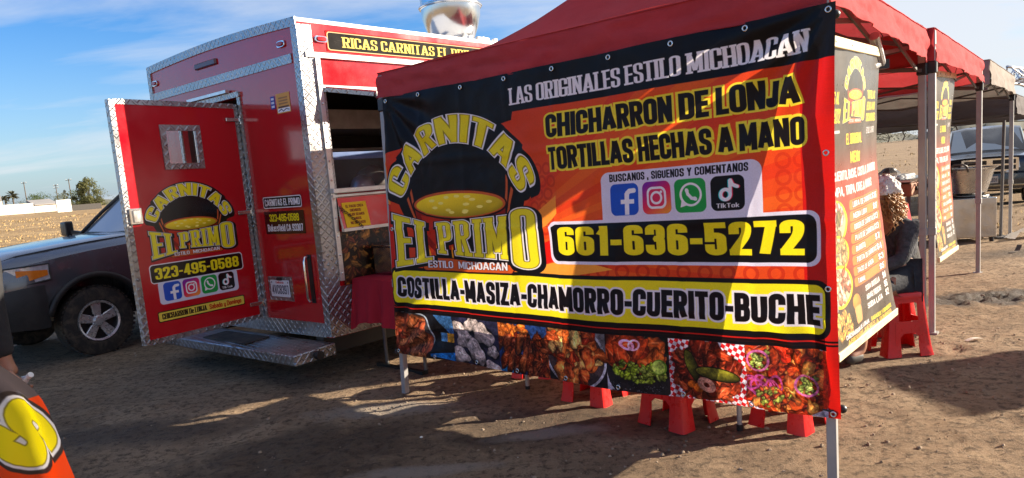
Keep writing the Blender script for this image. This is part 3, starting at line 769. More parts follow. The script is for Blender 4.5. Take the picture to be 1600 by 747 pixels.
    def p5(a, b):
        c.rrect(a, y0, b, y1, 0, (.88, .86, .90)); sl = c.sub(a, y0, b, y1 + .02); X, Y = c.X[sl], c.Y[sl]
        u, v = (X * .9 + Y * .45), (-X * .45 + Y * .9)
        ck = ((np.floor(u / .021) + np.floor(v / .021)) % 2 == 0)
        c.a[sl] = np.where(ck[..., None], np.array((.78, .10, .12)), c.a[sl])
        c.ell(a + .2, y0 + .16, .17, .145, (.30, .09, .05))
        scraps(c, a + .04, y0 + .01, b - .05, y1 - .03, [(.60, .20, .10), (.50, .14, .07), (.68, .28, .15), (.44, .12, .07)], 90, .015, .055, 3.2, 31, clip=(a + .2, y0 + .16, .17, .15))
        c.ell(a + .125, y0 + .13, .030, .085, (.05, .05, .02), -.35); c.ell(a + .125, y0 + .13, .026, .08, (.36, .36, .10), -.35, shade=.7)
        c.ell(a + .26, y0 + .165, .12, .034, (.05, .05, .02), .1); c.ell(a + .26, y0 + .165, .115, .029, (.44, .42, .12), .1, shade=.7)
        for x, y, r in ((.12, .23, .02), (.155, .245, .026)): c.ell(a + x, y0 + y, r, r, (.88, .42, .12), shade=.3)
        for r in (.045, .034, .022): c.ell(a + .20, y0 + .225, r, r * .72, (.80, .56, .48), .4, ring=.004)
    def p6(a, b):
        c.rrect(a, y0, b, y1, 0, (.78, .24, .08)); c.ell(a + .22, y0 + .16, .26, .20, (.82, .80, .90)); c.ell(a + .20, y0 + .15, .24, .18, (.76, .28, .10))
        scraps(c, a, y0, b - .03, y1, [(.78, .26, .10), (.86, .42, .18), (.62, .16, .07), (.50, .13, .06), (.90, .56, .26), (.80, .18, .10)], 170, .008, .045, 2.5, 41, clip=(a + .19, y0 + .15, .22, .165))
        for x, y in ((.06, .06), (.28, .16)):
            scraps(c, a + x - .03, y0 + y - .03, a + x + .04, y0 + y + .05, [(.60, .68, .28), (.70, .76, .38)], 22, .006, .014, 1.4, 50)
            c.ell(a + x, y0 + y + .01, .05, .045, (.80, .40, .62), .4, ring=.005)
        for k in range(7): c.ell(a + .02 + .02 * k, y0 + .18 + .012 * (k % 3), .045, .03, (.66, .25, .50), .3 * k, ring=.004)
        scraps(c, a + .06, y0 + .2, a + .2, y0 + .28, [(.88, .45, .20), (.82, .30, .15), (.60, .64, .25)], 60, .006, .014, 1.5, 60)
        c.rrect(b - .05, y0, b, y1, 0, (.80, .20, .10)); c.poly([(b - .14, y1 + .02), (b, y1 - .06), (b, y1 + .02)], (.80, .78, .88))
    for i, fn in enumerate((p0, p1, p2, p3, p4, p5, p6)): panel(i, fn)
    # photographic mottling over the strip: soft light and dark at several sizes
    sl = c.sub(xs[0], y0, xs[-1], y1); Hh, Ww = c.X[sl].shape; rs = np.random.RandomState(88); tot = np.zeros((Hh, Ww))
    for cell, amp in ((40, .30), (14, .26), (5, .20), (2, .12)):
        g = rs.rand(Hh // cell + 3, Ww // cell + 3) - .5
        yy_, xx_ = np.mgrid[0:Hh, 0:Ww] / cell; i0, j0 = yy_.astype(int), xx_.astype(int); fy, fx = yy_ - i0, xx_ - j0
        fy, fx = fy * fy * (3 - 2 * fy), fx * fx * (3 - 2 * fx)
        tot += amp * 2 * ((g[i0, j0] * (1 - fx) + g[i0, j0 + 1] * fx) * (1 - fy) + (g[i0 + 1, j0] * (1 - fx) + g[i0 + 1, j0 + 1] * fx) * fy)
    c.a[sl] = np.clip(c.a[sl] * (1 + tot)[..., None], 0, 1)

def main_banner():
    c = Canvas(3.0, 1.78, 560, (.84, .22, .09))
    X, Y = c.X, c.Y
    # warm field: orange toward the middle, red at the rims, rays from the logo foot
    q = np.clip(np.abs(X - 2.1) / 1.0, 0, 1)[..., None] * .5 + np.clip((.62 - Y) / .5, 0, 1)[..., None] * .15
    c.a[:] = np.array((.90, .36, .12)) * (1 - q) + np.array((.78, .13, .07)) * q
    for k in range(9):
        a0, a1 = rad(-14 + 9 * k), rad(-10 + 9 * k)
        c.poly([(1.0, 1.02), (1.0 + 2.4 * math.cos(a0), 1.02 - 1.1 * math.sin(a0)), (1.0 + 2.4 * math.cos(a1), 1.02 - 1.1 * math.sin(a1))], (.95, .50, .14) if k % 2 else (.82, .12, .06), .35)
    for k in range(12): c.ell(1.72 + .115 * k, 1.13, .032, .032, (.66, .12, .06), ring=.008, op=.5)
    for j in range(6):
        for i in range(6): c.ell(1.36 + .07 * (i % 3) + .03 * (j % 2), .55 + .07 * j, .028, .028, (.72, .18, .08), ring=.007, op=.35)
    for j in range(4):
        for i in range(2): c.ell(2.80 + .08 * i, .62 + .075 * j, .03, .03, (.70, .14, .07), ring=.007, op=.4)
    c.rrect(2.88, .20, 3.0, 1.78, 0, (.76, .09, .07)); c.rrect(0, .20, .13, .78, 0, (.93, .55, .16)); c.rrect(0, .72, .13, 1.78, 0, (.80, .12, .08))
    c.poly([(.95, 1.16), (1.6, .92), (1.75, 1.0), (1.2, 1.18)], (.86, .10, .06)); c.poly([(1.05, 1.18), (1.65, 1.06), (1.9, 1.12), (1.5, 1.18)], (.95, .62, .22)); c.poly([(1.32, .84), (1.56, .70), (1.56, .80), (1.36, .95)], (.96, .58, .2))
    # black head band, dipping round the logo
    c.rrect(0, 0, 3.0, .215, 0, BLK); c.poly([(0, .2), (1.28, .2), (1.26, .26), (1.1, .28), (.3, .34), (.0, .40)], BLK)
    c.text('LAS ORIGINALES ESTILO MICHOACAN', 1.26, 2.93, .085, .178, SLAB, [(.001, WHT)])
    for txt, x0, x1, ya, yb in (('CHICHARRON DE LONJA', 1.52, 2.885, .262, .385), ('TORTILLAS HECHAS A MANO', 1.525, 2.90, .438, .560)):
        c.text(txt, x0, x1, ya, yb, Face(.265, .19, 1.0, .22, .03), [(.0095, (.94, .86, .22)), (.0, (.09, .07, .07))])
    c.rrect(1.85, .600, 2.705, .90, .05, (.86, .85, .92))
    c.text('BUSCANOS , SIGUENOS Y COMENTANOS', 1.905, 2.645, .612, .650, Face(.15, .13, .8, .2, .10), [(.0005, BLK)])
    social(c, 1.905, .664, .162, .024)
    c.rrect(1.485, .845, 2.955, 1.095, .05, (.86, .85, .92)); c.rrect(1.502, .862, 2.938, 1.078, .045, BLK)
    c.text('661-636-5272', 1.555, 2.885, .885, 1.045, Face(.30, .185, 1.0, .28, .07), [(0, YEL)])
    # long yellow plate
    c.rrect(0.0, 1.425, 3.0, 1.455, 0, (.10, .04, .04)); c.rrect(0.0, 1.434, 3.0, 1.441, 0, (.8, .12, .08))
    c.rrect(.065, 1.155, 2.99, 1.425, .06, BLK); c.rrect(.085, 1.176, 2.968, 1.404, .045, (.93, .88, .12))
    c.text('COSTILLA-MASIZA-CHAMORRO-CUERITO-BUCHE', .135, 2.945, 1.222, 1.362, Face(.285, .2, 1.0, .22, .055), [(.0085, (.90, .88, .90)), (.0, (.07, .05, .06))])
    c.rrect(0, 1.455, 3.0, 1.475, 0, (.07, .05, .05))
    logo(c, .13, .15, 1.27)
    food_strip(c, [.0, .60, 1.02, 1.405, 1.825, 2.19, 2.60, 3.0], 1.472, 1.78)
    c.rrect(2.97, 1.45, 3.0, 1.78, 0, (.76, .09, .06)); c.rrect(0, 1.45, .03, 1.78, 0, (.10, .09, .09))
    c.grain(.05, 2)
    return c.image('main_banner_print')

def menu_banner():
    c = Canvas(1.19, 1.55, 430, (.17, .14, .12))
    X, Y = c.X, c.Y
    q = np.clip((Y - .42) / .25, 0, 1)[..., None] * np.clip((1.36 - Y) / .28, 0, 1)[..., None]
    c.a[:] = c.a * (1 - q) + np.array((.66, .20, .14)) * q
    logo(c, .37, .02, .42)
    c.rrect(.41, .40, .74, .47, .03, (.45, .12, .06)); c.text('EL ORIGINAL', .43, .72, .405, .462, IMPACT, [(.006, BLK), (0, YEL)])
    c.text('ORDENES AL', .04, .29, .20, .26, IMPACT, [(0, YEL)]); c.text('661-636-5272', .02, .33, .28, .35, IMPACT, [(0, YEL)]); c.rrect(.04, .385, .33, .40, 0, (.8, .8, .78))
    for k, tx in enumerate(('TORTILLAS', 'HECHAS A MANO', 'CHICHARRONES')): c.text(tx, .84, 1.10 + .02 * k, .19 + .06 * k, .235 + .06 * k, IMPACT, [(0, YEL)])
    c.text('ESTILO CASERO', .86, 1.12, .385, .42, SANS, [(0, WHT)])
    c.text('MENU', .50, .68, .50, .56, IMPACT, [(0, YEL)])
    c.text('MASIZA, CUERITO, BUCHE, COSTILLA, CHAMORRO', .03, 1.12, .59, .64, IMPACT, [(0, WHT)]); c.text('TROMPA, TRIPA, OREJA, NANAS', .12, 1.0, .672, .722, IMPACT, [(0, WHT)])
    rows = (('LIBRA DE CARNITAS', '$16'), ('MEDIA LIBRA', '$9'), ('ORDEN DE CARNITAS', '$13'), ('PLATO DE CARNITAS', '$13'), ('BURRITO', '$7'), ('TORTA DE CARNITAS', '$4'), ('TACO DE ASADA', '$3'), ('TAMAL', '$5'))
    for k, (tx, pr) in enumerate(rows):
        y = .755 + .063 * k
        c.rrect(.44, y, 1.14, y + .056, .02, (.92, .50, .22))
        c.text(tx, .50, .50 + .028 * len(tx), y + .012, y + .045, IMPACT, [(.004, (.35, .16, .08)), (0, WHT)]); c.text(pr, .99, 1.10, y + .008, y + .048, IMPACT, [(.004, (.3, .14, .08)), (0, WHT)])
    for k, (tx, pr) in enumerate((('SODA BOTELLA', '$4'), ('AGUAS FRESCAS', '$6'), ('SODA LATA', '$2'))):
        y = 1.275 + .055 * k
        c.text(tx, .62, .95, y, y + .034, IMPACT, [(0, WHT)]); c.text(pr, 1.03, 1.11, y - .01, y + .034, IMPACT, [(0, WHT)])
    for y, r, cols in ((.86, .125, [(.80, .45, .45), (.85, .80, .70), (.55, .50, .30), (.9, .62, .6)]), (1.03, .105, [(.88, .74, .52), (.80, .62, .4), (.62, .6, .3)]), (1.21, .12, [(.86, .56, .44), (.74, .40, .30), (.92, .72, .6)])):
        c.ell(.22, y, .185, r, (.95, .80, .10)); c.ell(.22, y, .162, r * .86, (.80, .70, .58))
        scraps(c, .05, y - r, .39, y + r, cols, 70, .012, .04, 2.5, int(y * 100), clip=(.22, y, .15, r * .78))
    scraps(c, .04, 1.36, .30, 1.50, [(.86, .66, .30), (.78, .55, .22)], 60, .012, .035, 3, 77, clip=(.17, 1.42, .13, .07))
    c.ell(.44, 1.34, .07, .05, (.80, .52, .22), shade=.4); c.rrect(.38, 1.36, .50, 1.46, .02, (.82, .6, .36))
    c.text('CHICHARRON DE LONJA', .16, .62, 1.478, 1.505, IMPACT, [(0, WHT)]); c.text('SABADOS Y DOMINGOS', .66, 1.1, 1.478, 1.505, IMPACT, [(0, YEL)])
    c.text('ABIERTOS JUEVES A DOMINGO', .18, 1.08, 1.512, 1.54, IMPACT, [(0, (.9, .7, .25))])
    c.grain(.06, 2)
    return c.image('menu_print')

def door_print(w, h, red):
    """outer face of the door; x runs from the free edge (left) to the hinge"""
    c = Canvas(w, h, 520, red)
    def yy(z): return h + .45 - z      # z above ground -> y from the top
    logo(c, .145, yy(1.68), .74)
    c.rrect(.11, yy(1.055), .93, yy(.905), .03, WHT); c.rrect(.118, yy(1.047), .922, yy(.913), .026, BLK)
    c.text('323-495-0588', .15, .89, yy(1.025), yy(.935), Face(.25, .16, 1.05, .26, .06), [(0, YEL)])
    c.rrect(.16, yy(.92), .86, yy(.735), .03, (.84, .84, .90)); c.rrect(.118, yy(1.0), .922, yy(.913), .02, BLK)
    c.text('323-495-0588', .15, .89, yy(1.025), yy(.935), Face(.25, .16, 1.05, .26, .06), [(0, YEL)])
    social(c, .20, yy(.902), .145, .015)
    c.rrect(.125, yy(.685), .90, yy(.60), .015, BLK); c.rrect(.132, yy(.678), .893, yy(.607), .012, (.90, .80, .30))
    c.text('CHICHARRON De LONJA', .16, .54, yy(.664), yy(.622), SLAB, [(.0005, BLK)]); c.text('Sabado y Domingo', .565, .865, yy(.664), yy(.622), IMPACT, [(0, (.70, .10, .05))])
    return c.image('door_print')

def flat_print(name, w, h, ppm, bg, fn, **k):
    c = Canvas(w, h, ppm, bg); fn(c); return printed(name, c.image(name + '_image'), **k)
# ------------------------------------------------------------------ ground
def fbm(x, y, s, o=4):
    return mnoise.fractal(Vector((x * s, y * s, 3.7)), 0.6, 2.1, o)
def gz(x, y):
    """ground height: level yard, then a field that rises gently with distance"""
    d = math.hypot(x, y)
    z = 0.0
    if d > 14: z += 0.017 * (d - 14) * min(1, (d - 14) / 20)
    if d > 160: z -= 0.017 * (d - 160) * 0.9
    return z
def axis(lo, hi, step, far, growth=1.22):
    a = list(np.arange(lo, hi, step)); s = step
    while a[-1] < far: s *= growth; a.append(a[-1] + s)
    s = step
    while a[0] > -far: s *= growth; a.insert(0, a[0] - s)
    return a
gx, gy = axis(-5.0, 7.0, 0.048, 2600), axis(1.8, 8.8, 0.048, 2600)
_rs = random.Random(21); PRINTS = {}
for _k in range(150):       # shoe prints pressed into the dust
    _x, _y, _a = _rs.uniform(-3.5, 5.5), _rs.uniform(2.4, 8.0), _rs.uniform(0, 6.3)
    PRINTS.setdefault((int(_x // 0.5), int(_y // 0.5)), []).append((_x, _y, math.cos(_a), math.sin(_a), _rs.uniform(.006, .014)))
def prints(x, y):
    z = 0.0; i, j = int(x // 0.5), int(y // 0.5)
    for di in (-1, 0, 1):
        for dj in (-1, 0, 1):
            for px_, py_, c_, s_, d_ in PRINTS.get((i + di, j + dj), ()):
                u, v = ((x - px_) * c_ + (y - py_) * s_) / .15, (-(x - px_) * s_ + (y - py_) * c_) / .062
                q = u * u + v * v
                if q < 4: z += -d_ * math.exp(-q * 1.1) + d_ * .55 * math.exp(-(q - 1.7) ** 2 * 2.2)
    return z
gv = []
for y in gy:
    for x in gx:
        d = math.hypot(x, y - 4)
        z = gz(x, y)
        if d < 40:
            k = max(0, 1 - d / 40)
            z += k * (0.014 * fbm(x, y, 0.9) + 0.010 * fbm(x + 9, y, 3.2) + 0.006 * fbm(x, y + 5, 8.0, 4)) + prints(x, y)
            # wheel ruts across the yard
            r = (x * 0.42 - y * 0.9 + 5.5)
            z -= 0.012 * k * math.exp(-((r % 1.7 - 0.85) / 0.16) ** 2) * (1 if y < 7 else 0.3)
            # churned mud beside the second tent
            m = math.exp(-(((x - 4.55) / 0.75) ** 2 + ((y - 6.62) / 0.30) ** 2))
            z += m * 0.05 * fbm(x, y, 7.0, 5)
            m2 = math.exp(-(((x + 1.25) / 0.6) ** 2 + ((y - 3.95) / 0.4) ** 2))
            z += m2 * 0.016 * fbm(x, y, 8.0, 4)
        else:
            z += 0.10 * fbm(x, y, 0.12) + 0.05 * math.sin(y * 0.9 + x * 0.35)
        gv.append((x, y, z))
NX = len(gx)
gf = [(j * NX + i, j * NX + i + 1, (j + 1) * NX + i + 1, (j + 1) * NX + i) for j in range(len(gy) - 1) for i in range(NX - 1)]
t = NT('dirt_ground')
co = t.coord()
n_big, n_mid, n_fine, n_grit = t.noise(0.55, 5, 0.6, co), t.noise(3.0, 8, 0.7, co, 0.5), t.noise(18, 9, 0.78, co), t.noise(120, 4, 0.75, co)
stretch = t.node('ShaderNodeMapping'); stretch.inputs['Rotation'].default_value = (0, 0, rad(-25)); stretch.inputs['Scale'].default_value = (0.7, 3.2, 1)
t.l.new(co, stretch.inputs[0])
n_str = t.noise(1.3, 7, 0.7, stretch.outputs[0], 0.4)
col = t.mix(t.ramp(n_mid, 0.3, 0.7), (0.215, 0.142, 0.086), (0.375, 0.265, 0.166))
col = t.mix(t.ramp(n_str, 0.46, 0.72, 0, 0.6), col, (0.13, 0.088, 0.056))
col = t.mix(t.ramp(n_big, 0.45, 0.72, 0, 0.5), col, (0.42, 0.315, 0.21))
col = t.mix(t.ramp(n_fine, 0.49, 0.60, 0, 0.85), col, (0.075, 0.052, 0.034))
col = t.mix(t.ramp(n_grit, 0.56, 0.70, 0, 0.6), col, (0.46, 0.37, 0.27))
sepx = t.node('ShaderNodeSeparateXYZ'); t.l.new(co, sepx.inputs[0])
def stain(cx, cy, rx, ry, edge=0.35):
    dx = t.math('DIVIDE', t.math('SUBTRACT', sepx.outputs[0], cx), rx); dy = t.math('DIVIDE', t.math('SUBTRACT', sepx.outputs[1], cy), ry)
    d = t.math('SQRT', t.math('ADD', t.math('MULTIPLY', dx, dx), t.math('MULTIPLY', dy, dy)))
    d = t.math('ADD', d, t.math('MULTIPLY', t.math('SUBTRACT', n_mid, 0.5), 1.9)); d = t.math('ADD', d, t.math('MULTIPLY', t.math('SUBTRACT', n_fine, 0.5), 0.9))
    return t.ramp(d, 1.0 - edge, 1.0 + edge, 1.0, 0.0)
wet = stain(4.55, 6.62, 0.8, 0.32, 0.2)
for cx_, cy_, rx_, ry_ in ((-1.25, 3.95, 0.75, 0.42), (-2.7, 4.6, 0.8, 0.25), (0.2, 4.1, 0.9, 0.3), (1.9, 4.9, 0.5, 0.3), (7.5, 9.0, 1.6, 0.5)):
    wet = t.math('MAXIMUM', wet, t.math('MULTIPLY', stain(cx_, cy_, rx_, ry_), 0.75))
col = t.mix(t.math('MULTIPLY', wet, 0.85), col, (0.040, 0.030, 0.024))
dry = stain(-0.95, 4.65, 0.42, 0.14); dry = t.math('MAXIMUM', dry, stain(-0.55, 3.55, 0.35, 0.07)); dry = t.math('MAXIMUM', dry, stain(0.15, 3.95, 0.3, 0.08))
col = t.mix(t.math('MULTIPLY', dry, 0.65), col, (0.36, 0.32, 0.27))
# beyond the yard: dry straw-coloured field
dist = t.math('SQRT', t.math('ADD', t.math('MULTIPLY', sepx.outputs[0], sepx.outputs[0]), t.math('MULTIPLY', sepx.outputs[1], sepx.outputs[1])))
field = t.ramp(t.math('ADD', dist, t.math('MULTIPLY', t.math('SUBTRACT', n_big, 0.5), 8)), 13, 22)
west = t.ramp(sepx.outputs[0], -4, 4, 1.0, 0.25)
fstr = t.node('ShaderNodeMapping'); fstr.inputs['Rotation'].default_value = (0, 0, rad(18)); fstr.inputs['Scale'].default_value = (0.12, 0.9, 1); t.l.new(co, fstr.inputs[0])
nf = t.noise(0.8, 8, 0.7, fstr.outputs[0], 0.3)
straw = t.mix(t.ramp(nf, 0.35, 0.68), (0.19, 0.125, 0.065), (0.40, 0.28, 0.14))
col = t.mix(t.math('MULTIPLY', field, west), col, straw)
hgt = t.math('ADD', t.math('MULTIPLY', n_fine, 0.6), t.math('ADD', t.math('MULTIPLY', n_grit, 0.25), t.math('MULTIPLY', n_mid, 0.6)))
nrm = t.bump(hgt, 1.0, 0.06)
rgh = t.math('SUBTRACT', 0.95, t.math('MULTIPLY', wet, 0.35))
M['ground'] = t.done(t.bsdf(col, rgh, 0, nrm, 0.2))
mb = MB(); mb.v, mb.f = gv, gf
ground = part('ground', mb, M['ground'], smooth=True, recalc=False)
tag(ground, None, kind='structure')

def clods():
    """small stones, clods and scraps of straw lying about the yard"""
    mb = MB(); rs = random.Random(5)
    for i in range(3800):
        x, y = rs.uniform(-4.5, 7.5), rs.uniform(2.2, 9.5)
        s = 0.003 + 0.012 * rs.random() ** 4
        if rs.random() < 0.5: x, y = rs.uniform(-1.5, 4.0), rs.uniform(2.4, 6)
        if math.hypot((x - 4.5) / 0.9, (y - 6.6) / 0.4) < 1: s *= 1.8
        a = rs.uniform(0, 6.3)
        pts = []
        for k in range(5):
            th = a + k * 1.257; r = s * rs.uniform(0.7, 1.3)
            pts.append((x + r * math.cos(th), y + r * math.sin(th), -0.003))
        top = [(x + 0.5 * (p[0] - x) + rs.uniform(-.2, .2) * s, y + 0.5 * (p[1] - y), s * rs.uniform(0.3, 0.7)) for p in pts]
        mb.add(pts + top, [(k, (k + 1) % 5, 5 + (k + 1) % 5, 5 + k) for k in range(5)] + [(5, 6, 7, 8, 9)])
    return mb
t = NT('clod'); oi = t.noise(1.7, 2, 0.5, t.coord()); cc = t.mix(t.ramp(oi, 0.35, 0.65), (0.16, 0.115, 0.075), (0.34, 0.26, 0.18))
M['clod'] = t.done(t.bsdf(cc, 0.95))
tag(part('dirt_clods', clods(), M['clod'], recalc=False), 'small stones and clods strewn over the dirt yard', 'stones', kind='stuff')

def stubble():
    mb = MB(); rs = random.Random(9)
    for i in range(5000):
        d = 13 + 75 * rs.random() ** 1.6; a = rad(rs.uniform(98, 132)) if rs.random() < 0.85 else rad(rs.uniform(50, 75))
        x, y = d * math.cos(a), d * math.sin(a); z = gz(x, y) - 0.02
        for k in range(3):
            th = rs.uniform(0, 6.3); h = rs.uniform(0.03, 0.08) * (1 + d / 80); w = 0.012 * (1 + d / 25)
            dx, dy = math.cos(th) * w, math.sin(th) * w; lx, ly = rs.uniform(-.08, .08), rs.uniform(-.08, .08)
            ox, oy = rs.uniform(-.2, .2), rs.uniform(-.2, .2)
            mb.add([(x + ox - dx, y + oy - dy, z), (x + ox + dx, y + oy + dy, z), (x + ox + lx, y + oy + ly, z + h)], [(0, 1, 2)])
    return mb
t = NT('dry_grass'); cc = t.mix(t.noise(0.6, 3, 0.6, t.coord()), (0.28, 0.17, 0.07), (0.58, 0.42, 0.20)); M['straw'] = t.done(t.bsdf(cc, 0.9, spec=0.1))
tag(part('dry_grass', stubble(), M['straw'], recalc=False), 'dry straw-coloured stubble over the open field', 'grass', kind='stuff')

# ------------------------------------------------------------------ far background
def polar(px, dist):
    """ground point under image column px at a ground distance (azimuth only)"""
    ax = math.atan2(px - 800, 1100)
    return dist * math.sin(ax), dist * math.cos(ax)
M['stucco'] = plain('white_wall', (0.74, 0.70, 0.62), 0.85, 0, 0.06, 0.3, 0.1, 2)
M['grey_roof'] = plain('grey_roof', (0.25, 0.24, 0.23), 0.8, 0, 0.1, 0.5)
M['dark_wall'] = plain('dark_fence_wood', (0.06, 0.055, 0.05), 0.8)
def far_wall(px0, px1, d0, d1, h, label, mat='stucco', cap=False, thick=0.25, name='perimeter_wall', cat='wall'):
    a, b = Vector((*polar(px0, d0), 0)), Vector((*polar(px1, d1), 0))
    base = Vector((*((a + b) / 2).xy, gz(*((a + b) / 2).xy)))
    o = thing(name, base, label, cat)
    mb = MB(); n = 12
    dirv = (b - a).normalized(); nv = Vector((-dirv.y, dirv.x, 0)) * thick
    for i in range(n):
        p, q = a.lerp(b, i / n), a.lerp(b, (i + 1) / n)
        zp, zq = gz(p.x, p.y), gz(q.x, q.y)
        P = [Vector((p.x, p.y, zp - 1)) - base, Vector((q.x, q.y, zq - 1)) - base]
        T = [Vector((p.x, p.y, zp + h)) - base, Vector((q.x, q.y, zq + h)) - base]
        mb.hexa([P[0], P[1], P[1] + nv, P[0] + nv, T[0], T[1], T[1] + nv, T[0] + nv])
    part('wall', mb, M[mat], o, recalc=False)
    if cap:
        mb = MB(); up = Vector((0, 0, h)); za, zb = gz(a.x, a.y), gz(b.x, b.y)
        A, B = Vector((a.x, a.y, za)) - base + up, Vector((b.x, b.y, zb)) - base + up
        mb.hexa([A - nv, B - nv, B + nv * 12, A + nv * 12, A - nv + Vector((0, 0, .15)), B - nv + Vector((0, 0, .15)), B + nv * 12 + Vector((0, 0, .9)), A + nv * 12 + Vector((0, 0, .9))])
        part('roof', mb, M['grey_roof'], o)
    return o
far_wall(-160, 71, 128, 128, 1.5, 'long white wall at the far left edge of the field')
far_wall(72, 108, 132, 133, 1.1, 'low white building with grey roof behind the field', cap=True, name='low_building', cat='building')
far_wall(107, 129, 118, 119, 1.65, 'tallest white wall block beside the large leafy tree')
far_wall(129, 175, 121, 122, 0.8, 'dark low fence under the large leafy tree', 'dark_wall', name='low_fence', cat='fence')
far_wall(5, 24, 150, 150, 2.2, 'small low house with grey roof behind the white wall', cap=True, name='low_house', cat='house')

def leaf_mat(name, a, b):
    t = NT(name); c = t.mix(t.ramp(t.noise(0.9, 4, 0.6, t.coord()), 0.3, 0.7), a, b)
    s = t.bsdf(c, 0.7, spec=0.2); tr = t.node('ShaderNodeBsdfTranslucent'); t.put(tr.inputs['Color'], c)
    mx = t.node('ShaderNodeMixShader'); mx.inputs[0].default_value = 0.25; t.l.new(s, mx.inputs[1]); t.l.new(tr.outputs[0], mx.inputs[2])
    return t.done(mx.outputs[0])
M['leaf_olive'] = leaf_mat('leaf_olive', (0.055, 0.065, 0.022), (0.13, 0.13, 0.05))
M['leaf_green'] = leaf_mat('leaf_green', (0.035, 0.06, 0.02), (0.09, 0.12, 0.04))
M['leaf_grey'] = leaf_mat('leaf_grey', (0.06, 0.065, 0.04), (0.11, 0.11, 0.07))
M['bark'] = plain('bark', (0.10, 0.075, 0.055), 0.9, 0, 0.2, 3, 0.3, 12)
def tree(px, dist, h, w, label, mat, seed, n=1400, clumps=26, trunk=0.25, name='leafy_tree', group=None, cat='tree', ls=1.0):
    rs = random.Random(seed); x, y = polar(px, dist)
    o = thing(name, (x, y, gz(x, y)), label, cat, group)
    tb = MB(); tb.tube([(0, 0, -.3), (.05 * w, 0, h * .2), (0, .03 * w, h * .55), (.02, 0, h * .85)], [.035 * h, .028 * h, .018 * h, .006 * h], 7)
    cl = []
    for i in range(clumps):
        u = rs.random(); th = rs.uniform(0, 6.3); zz_ = h * (trunk + (1 - trunk) * u)
        prof = math.sin(math.pi * min(1, .18 + .82 * u) ** 0.85) ** .7 if u < .97 else .2
        r = w / 2 * prof * rs.uniform(.35, .95)
        cl.append((r * math.cos(th), r * math.sin(th), zz_, w * rs.uniform(.09, .17)))
        if i % 3 == 0: tb.tube([(0, 0, zz_ * .55), (r * .5 * math.cos(th), r * .5 * math.sin(th), zz_ * .8), (r * math.cos(th), r * math.sin(th), zz_)], [.012 * h, .008 * h, .003 * h], 5)
    part('trunk', tb, M['bark'], o)
    mb = MB()
    for i in range(n):
        cx_, cy_, cz_, cr = cl[rs.randrange(len(cl))]
        v = Vector((rs.gauss(0, 1), rs.gauss(0, 1), rs.gauss(0, .8))).normalized() * cr * rs.random() ** .4
        c = Vector((cx_, cy_, cz_)) + v; s = ls * .028 * h * rs.uniform(.6, 1.5)
        a = Vector((rs.gauss(0, 1), rs.gauss(0, 1), rs.gauss(0, 1))).normalized(); b = a.orthogonal().normalized()
        mb.add([c - a * s, c + b * s * .55, c + a * s, c - b * s * .55], [(0, 1, 2, 3)])
    part('crown', mb, mat, o, recalc=False)
    return o
tree(158, 195, 6.4, 6.6, 'large leafy olive-green tree standing behind the pickup roof', M['leaf_olive'], 1, 4200, 46, .12)
tree(176, 200, 4.2, 7.0, 'lower bush right of the large tree, partly hidden by the trailer door', M['leaf_olive'], 12, 900, 20, .05, 'round_bush', cat='bush')
tree(136, 200, 4.0, 6.0, 'low green bush at the left foot of the large tree', M['leaf_green'], 13, 900, 18, .05, 'round_bush', cat='bush')
tree(86, 250, 4.4, 14.0, 'wide green bush above the low white building', M['leaf_green'], 2, 1500, 24, .1, 'wide_bush', cat='bush')
tree(72, 260, 5.2, 7, 'darker bush touching the tallest utility pole', M['leaf_green'], 3, 900, 18, .1, 'wide_bush', cat='bush')
tree(115, 250, 4.6, 8.0, 'yellow-green bush behind the tallest white wall block', M['leaf_olive'], 4, 900, 18, .1, 'wide_bush', cat='bush')
tree(123, 260, 5.8, 3.2, 'slim reddish bush beside the right utility pole', M['leaf_grey'], 14, 500, 14, .1, 'slim_bush', cat='bush')
tree(52, 280, 3.6, 13.0, 'low grey-green bush between the palms and the tallest pole', M['leaf_grey'], 5, 900, 18, .05, 'wide_bush', cat='bush')
tree(8, 300, 3.6, 26.0, 'dark bush at the far left edge behind the white wall', M['leaf_grey'], 6, 1200, 24, .05, 'wide_bush', cat='bush')
def palm(px, dist, h, label, seed):
    rs = random.Random(seed); x, y = polar(px, dist)
    o = thing('palm_tree', (x, y, gz(x, y)), label, 'palm tree', 'palms behind the white wall')
    tb = MB(); tb.tube([(0, 0, -.3), (.1, 0, h * .5), (0, 0, h * .9)], [.28, .22, .2], 7); part('trunk', tb, M['bark'], o)
    mb = MB()
    for i in range(46):
        th = rs.uniform(0, 6.3); el = rs.uniform(-.7, 1.2); L = rs.uniform(.26, .36) * h
        p0 = Vector((0, 0, h * .88)); d = Vector((math.cos(th) * math.cos(el), math.sin(th) * math.cos(el), math.sin(el)))
        s = d.cross(Vector((0, 0, 1))).normalized() * .16 * h * .35
        p1 = p0 + d * L * .6; p2 = p0 + d * L + Vector((0, 0, -.18 * L))
        mb.add([p0, p1 - s, p1 + s, p2], [(0, 1, 3), (0, 3, 2)])
    part('crown', mb, M['leaf_grey'], o, recalc=False)
palm(29, 300, 6.0, 'left palm of the pair above the long white wall', 3)
palm(41, 290, 7.0, 'right palm of the pair above the long white wall', 4)
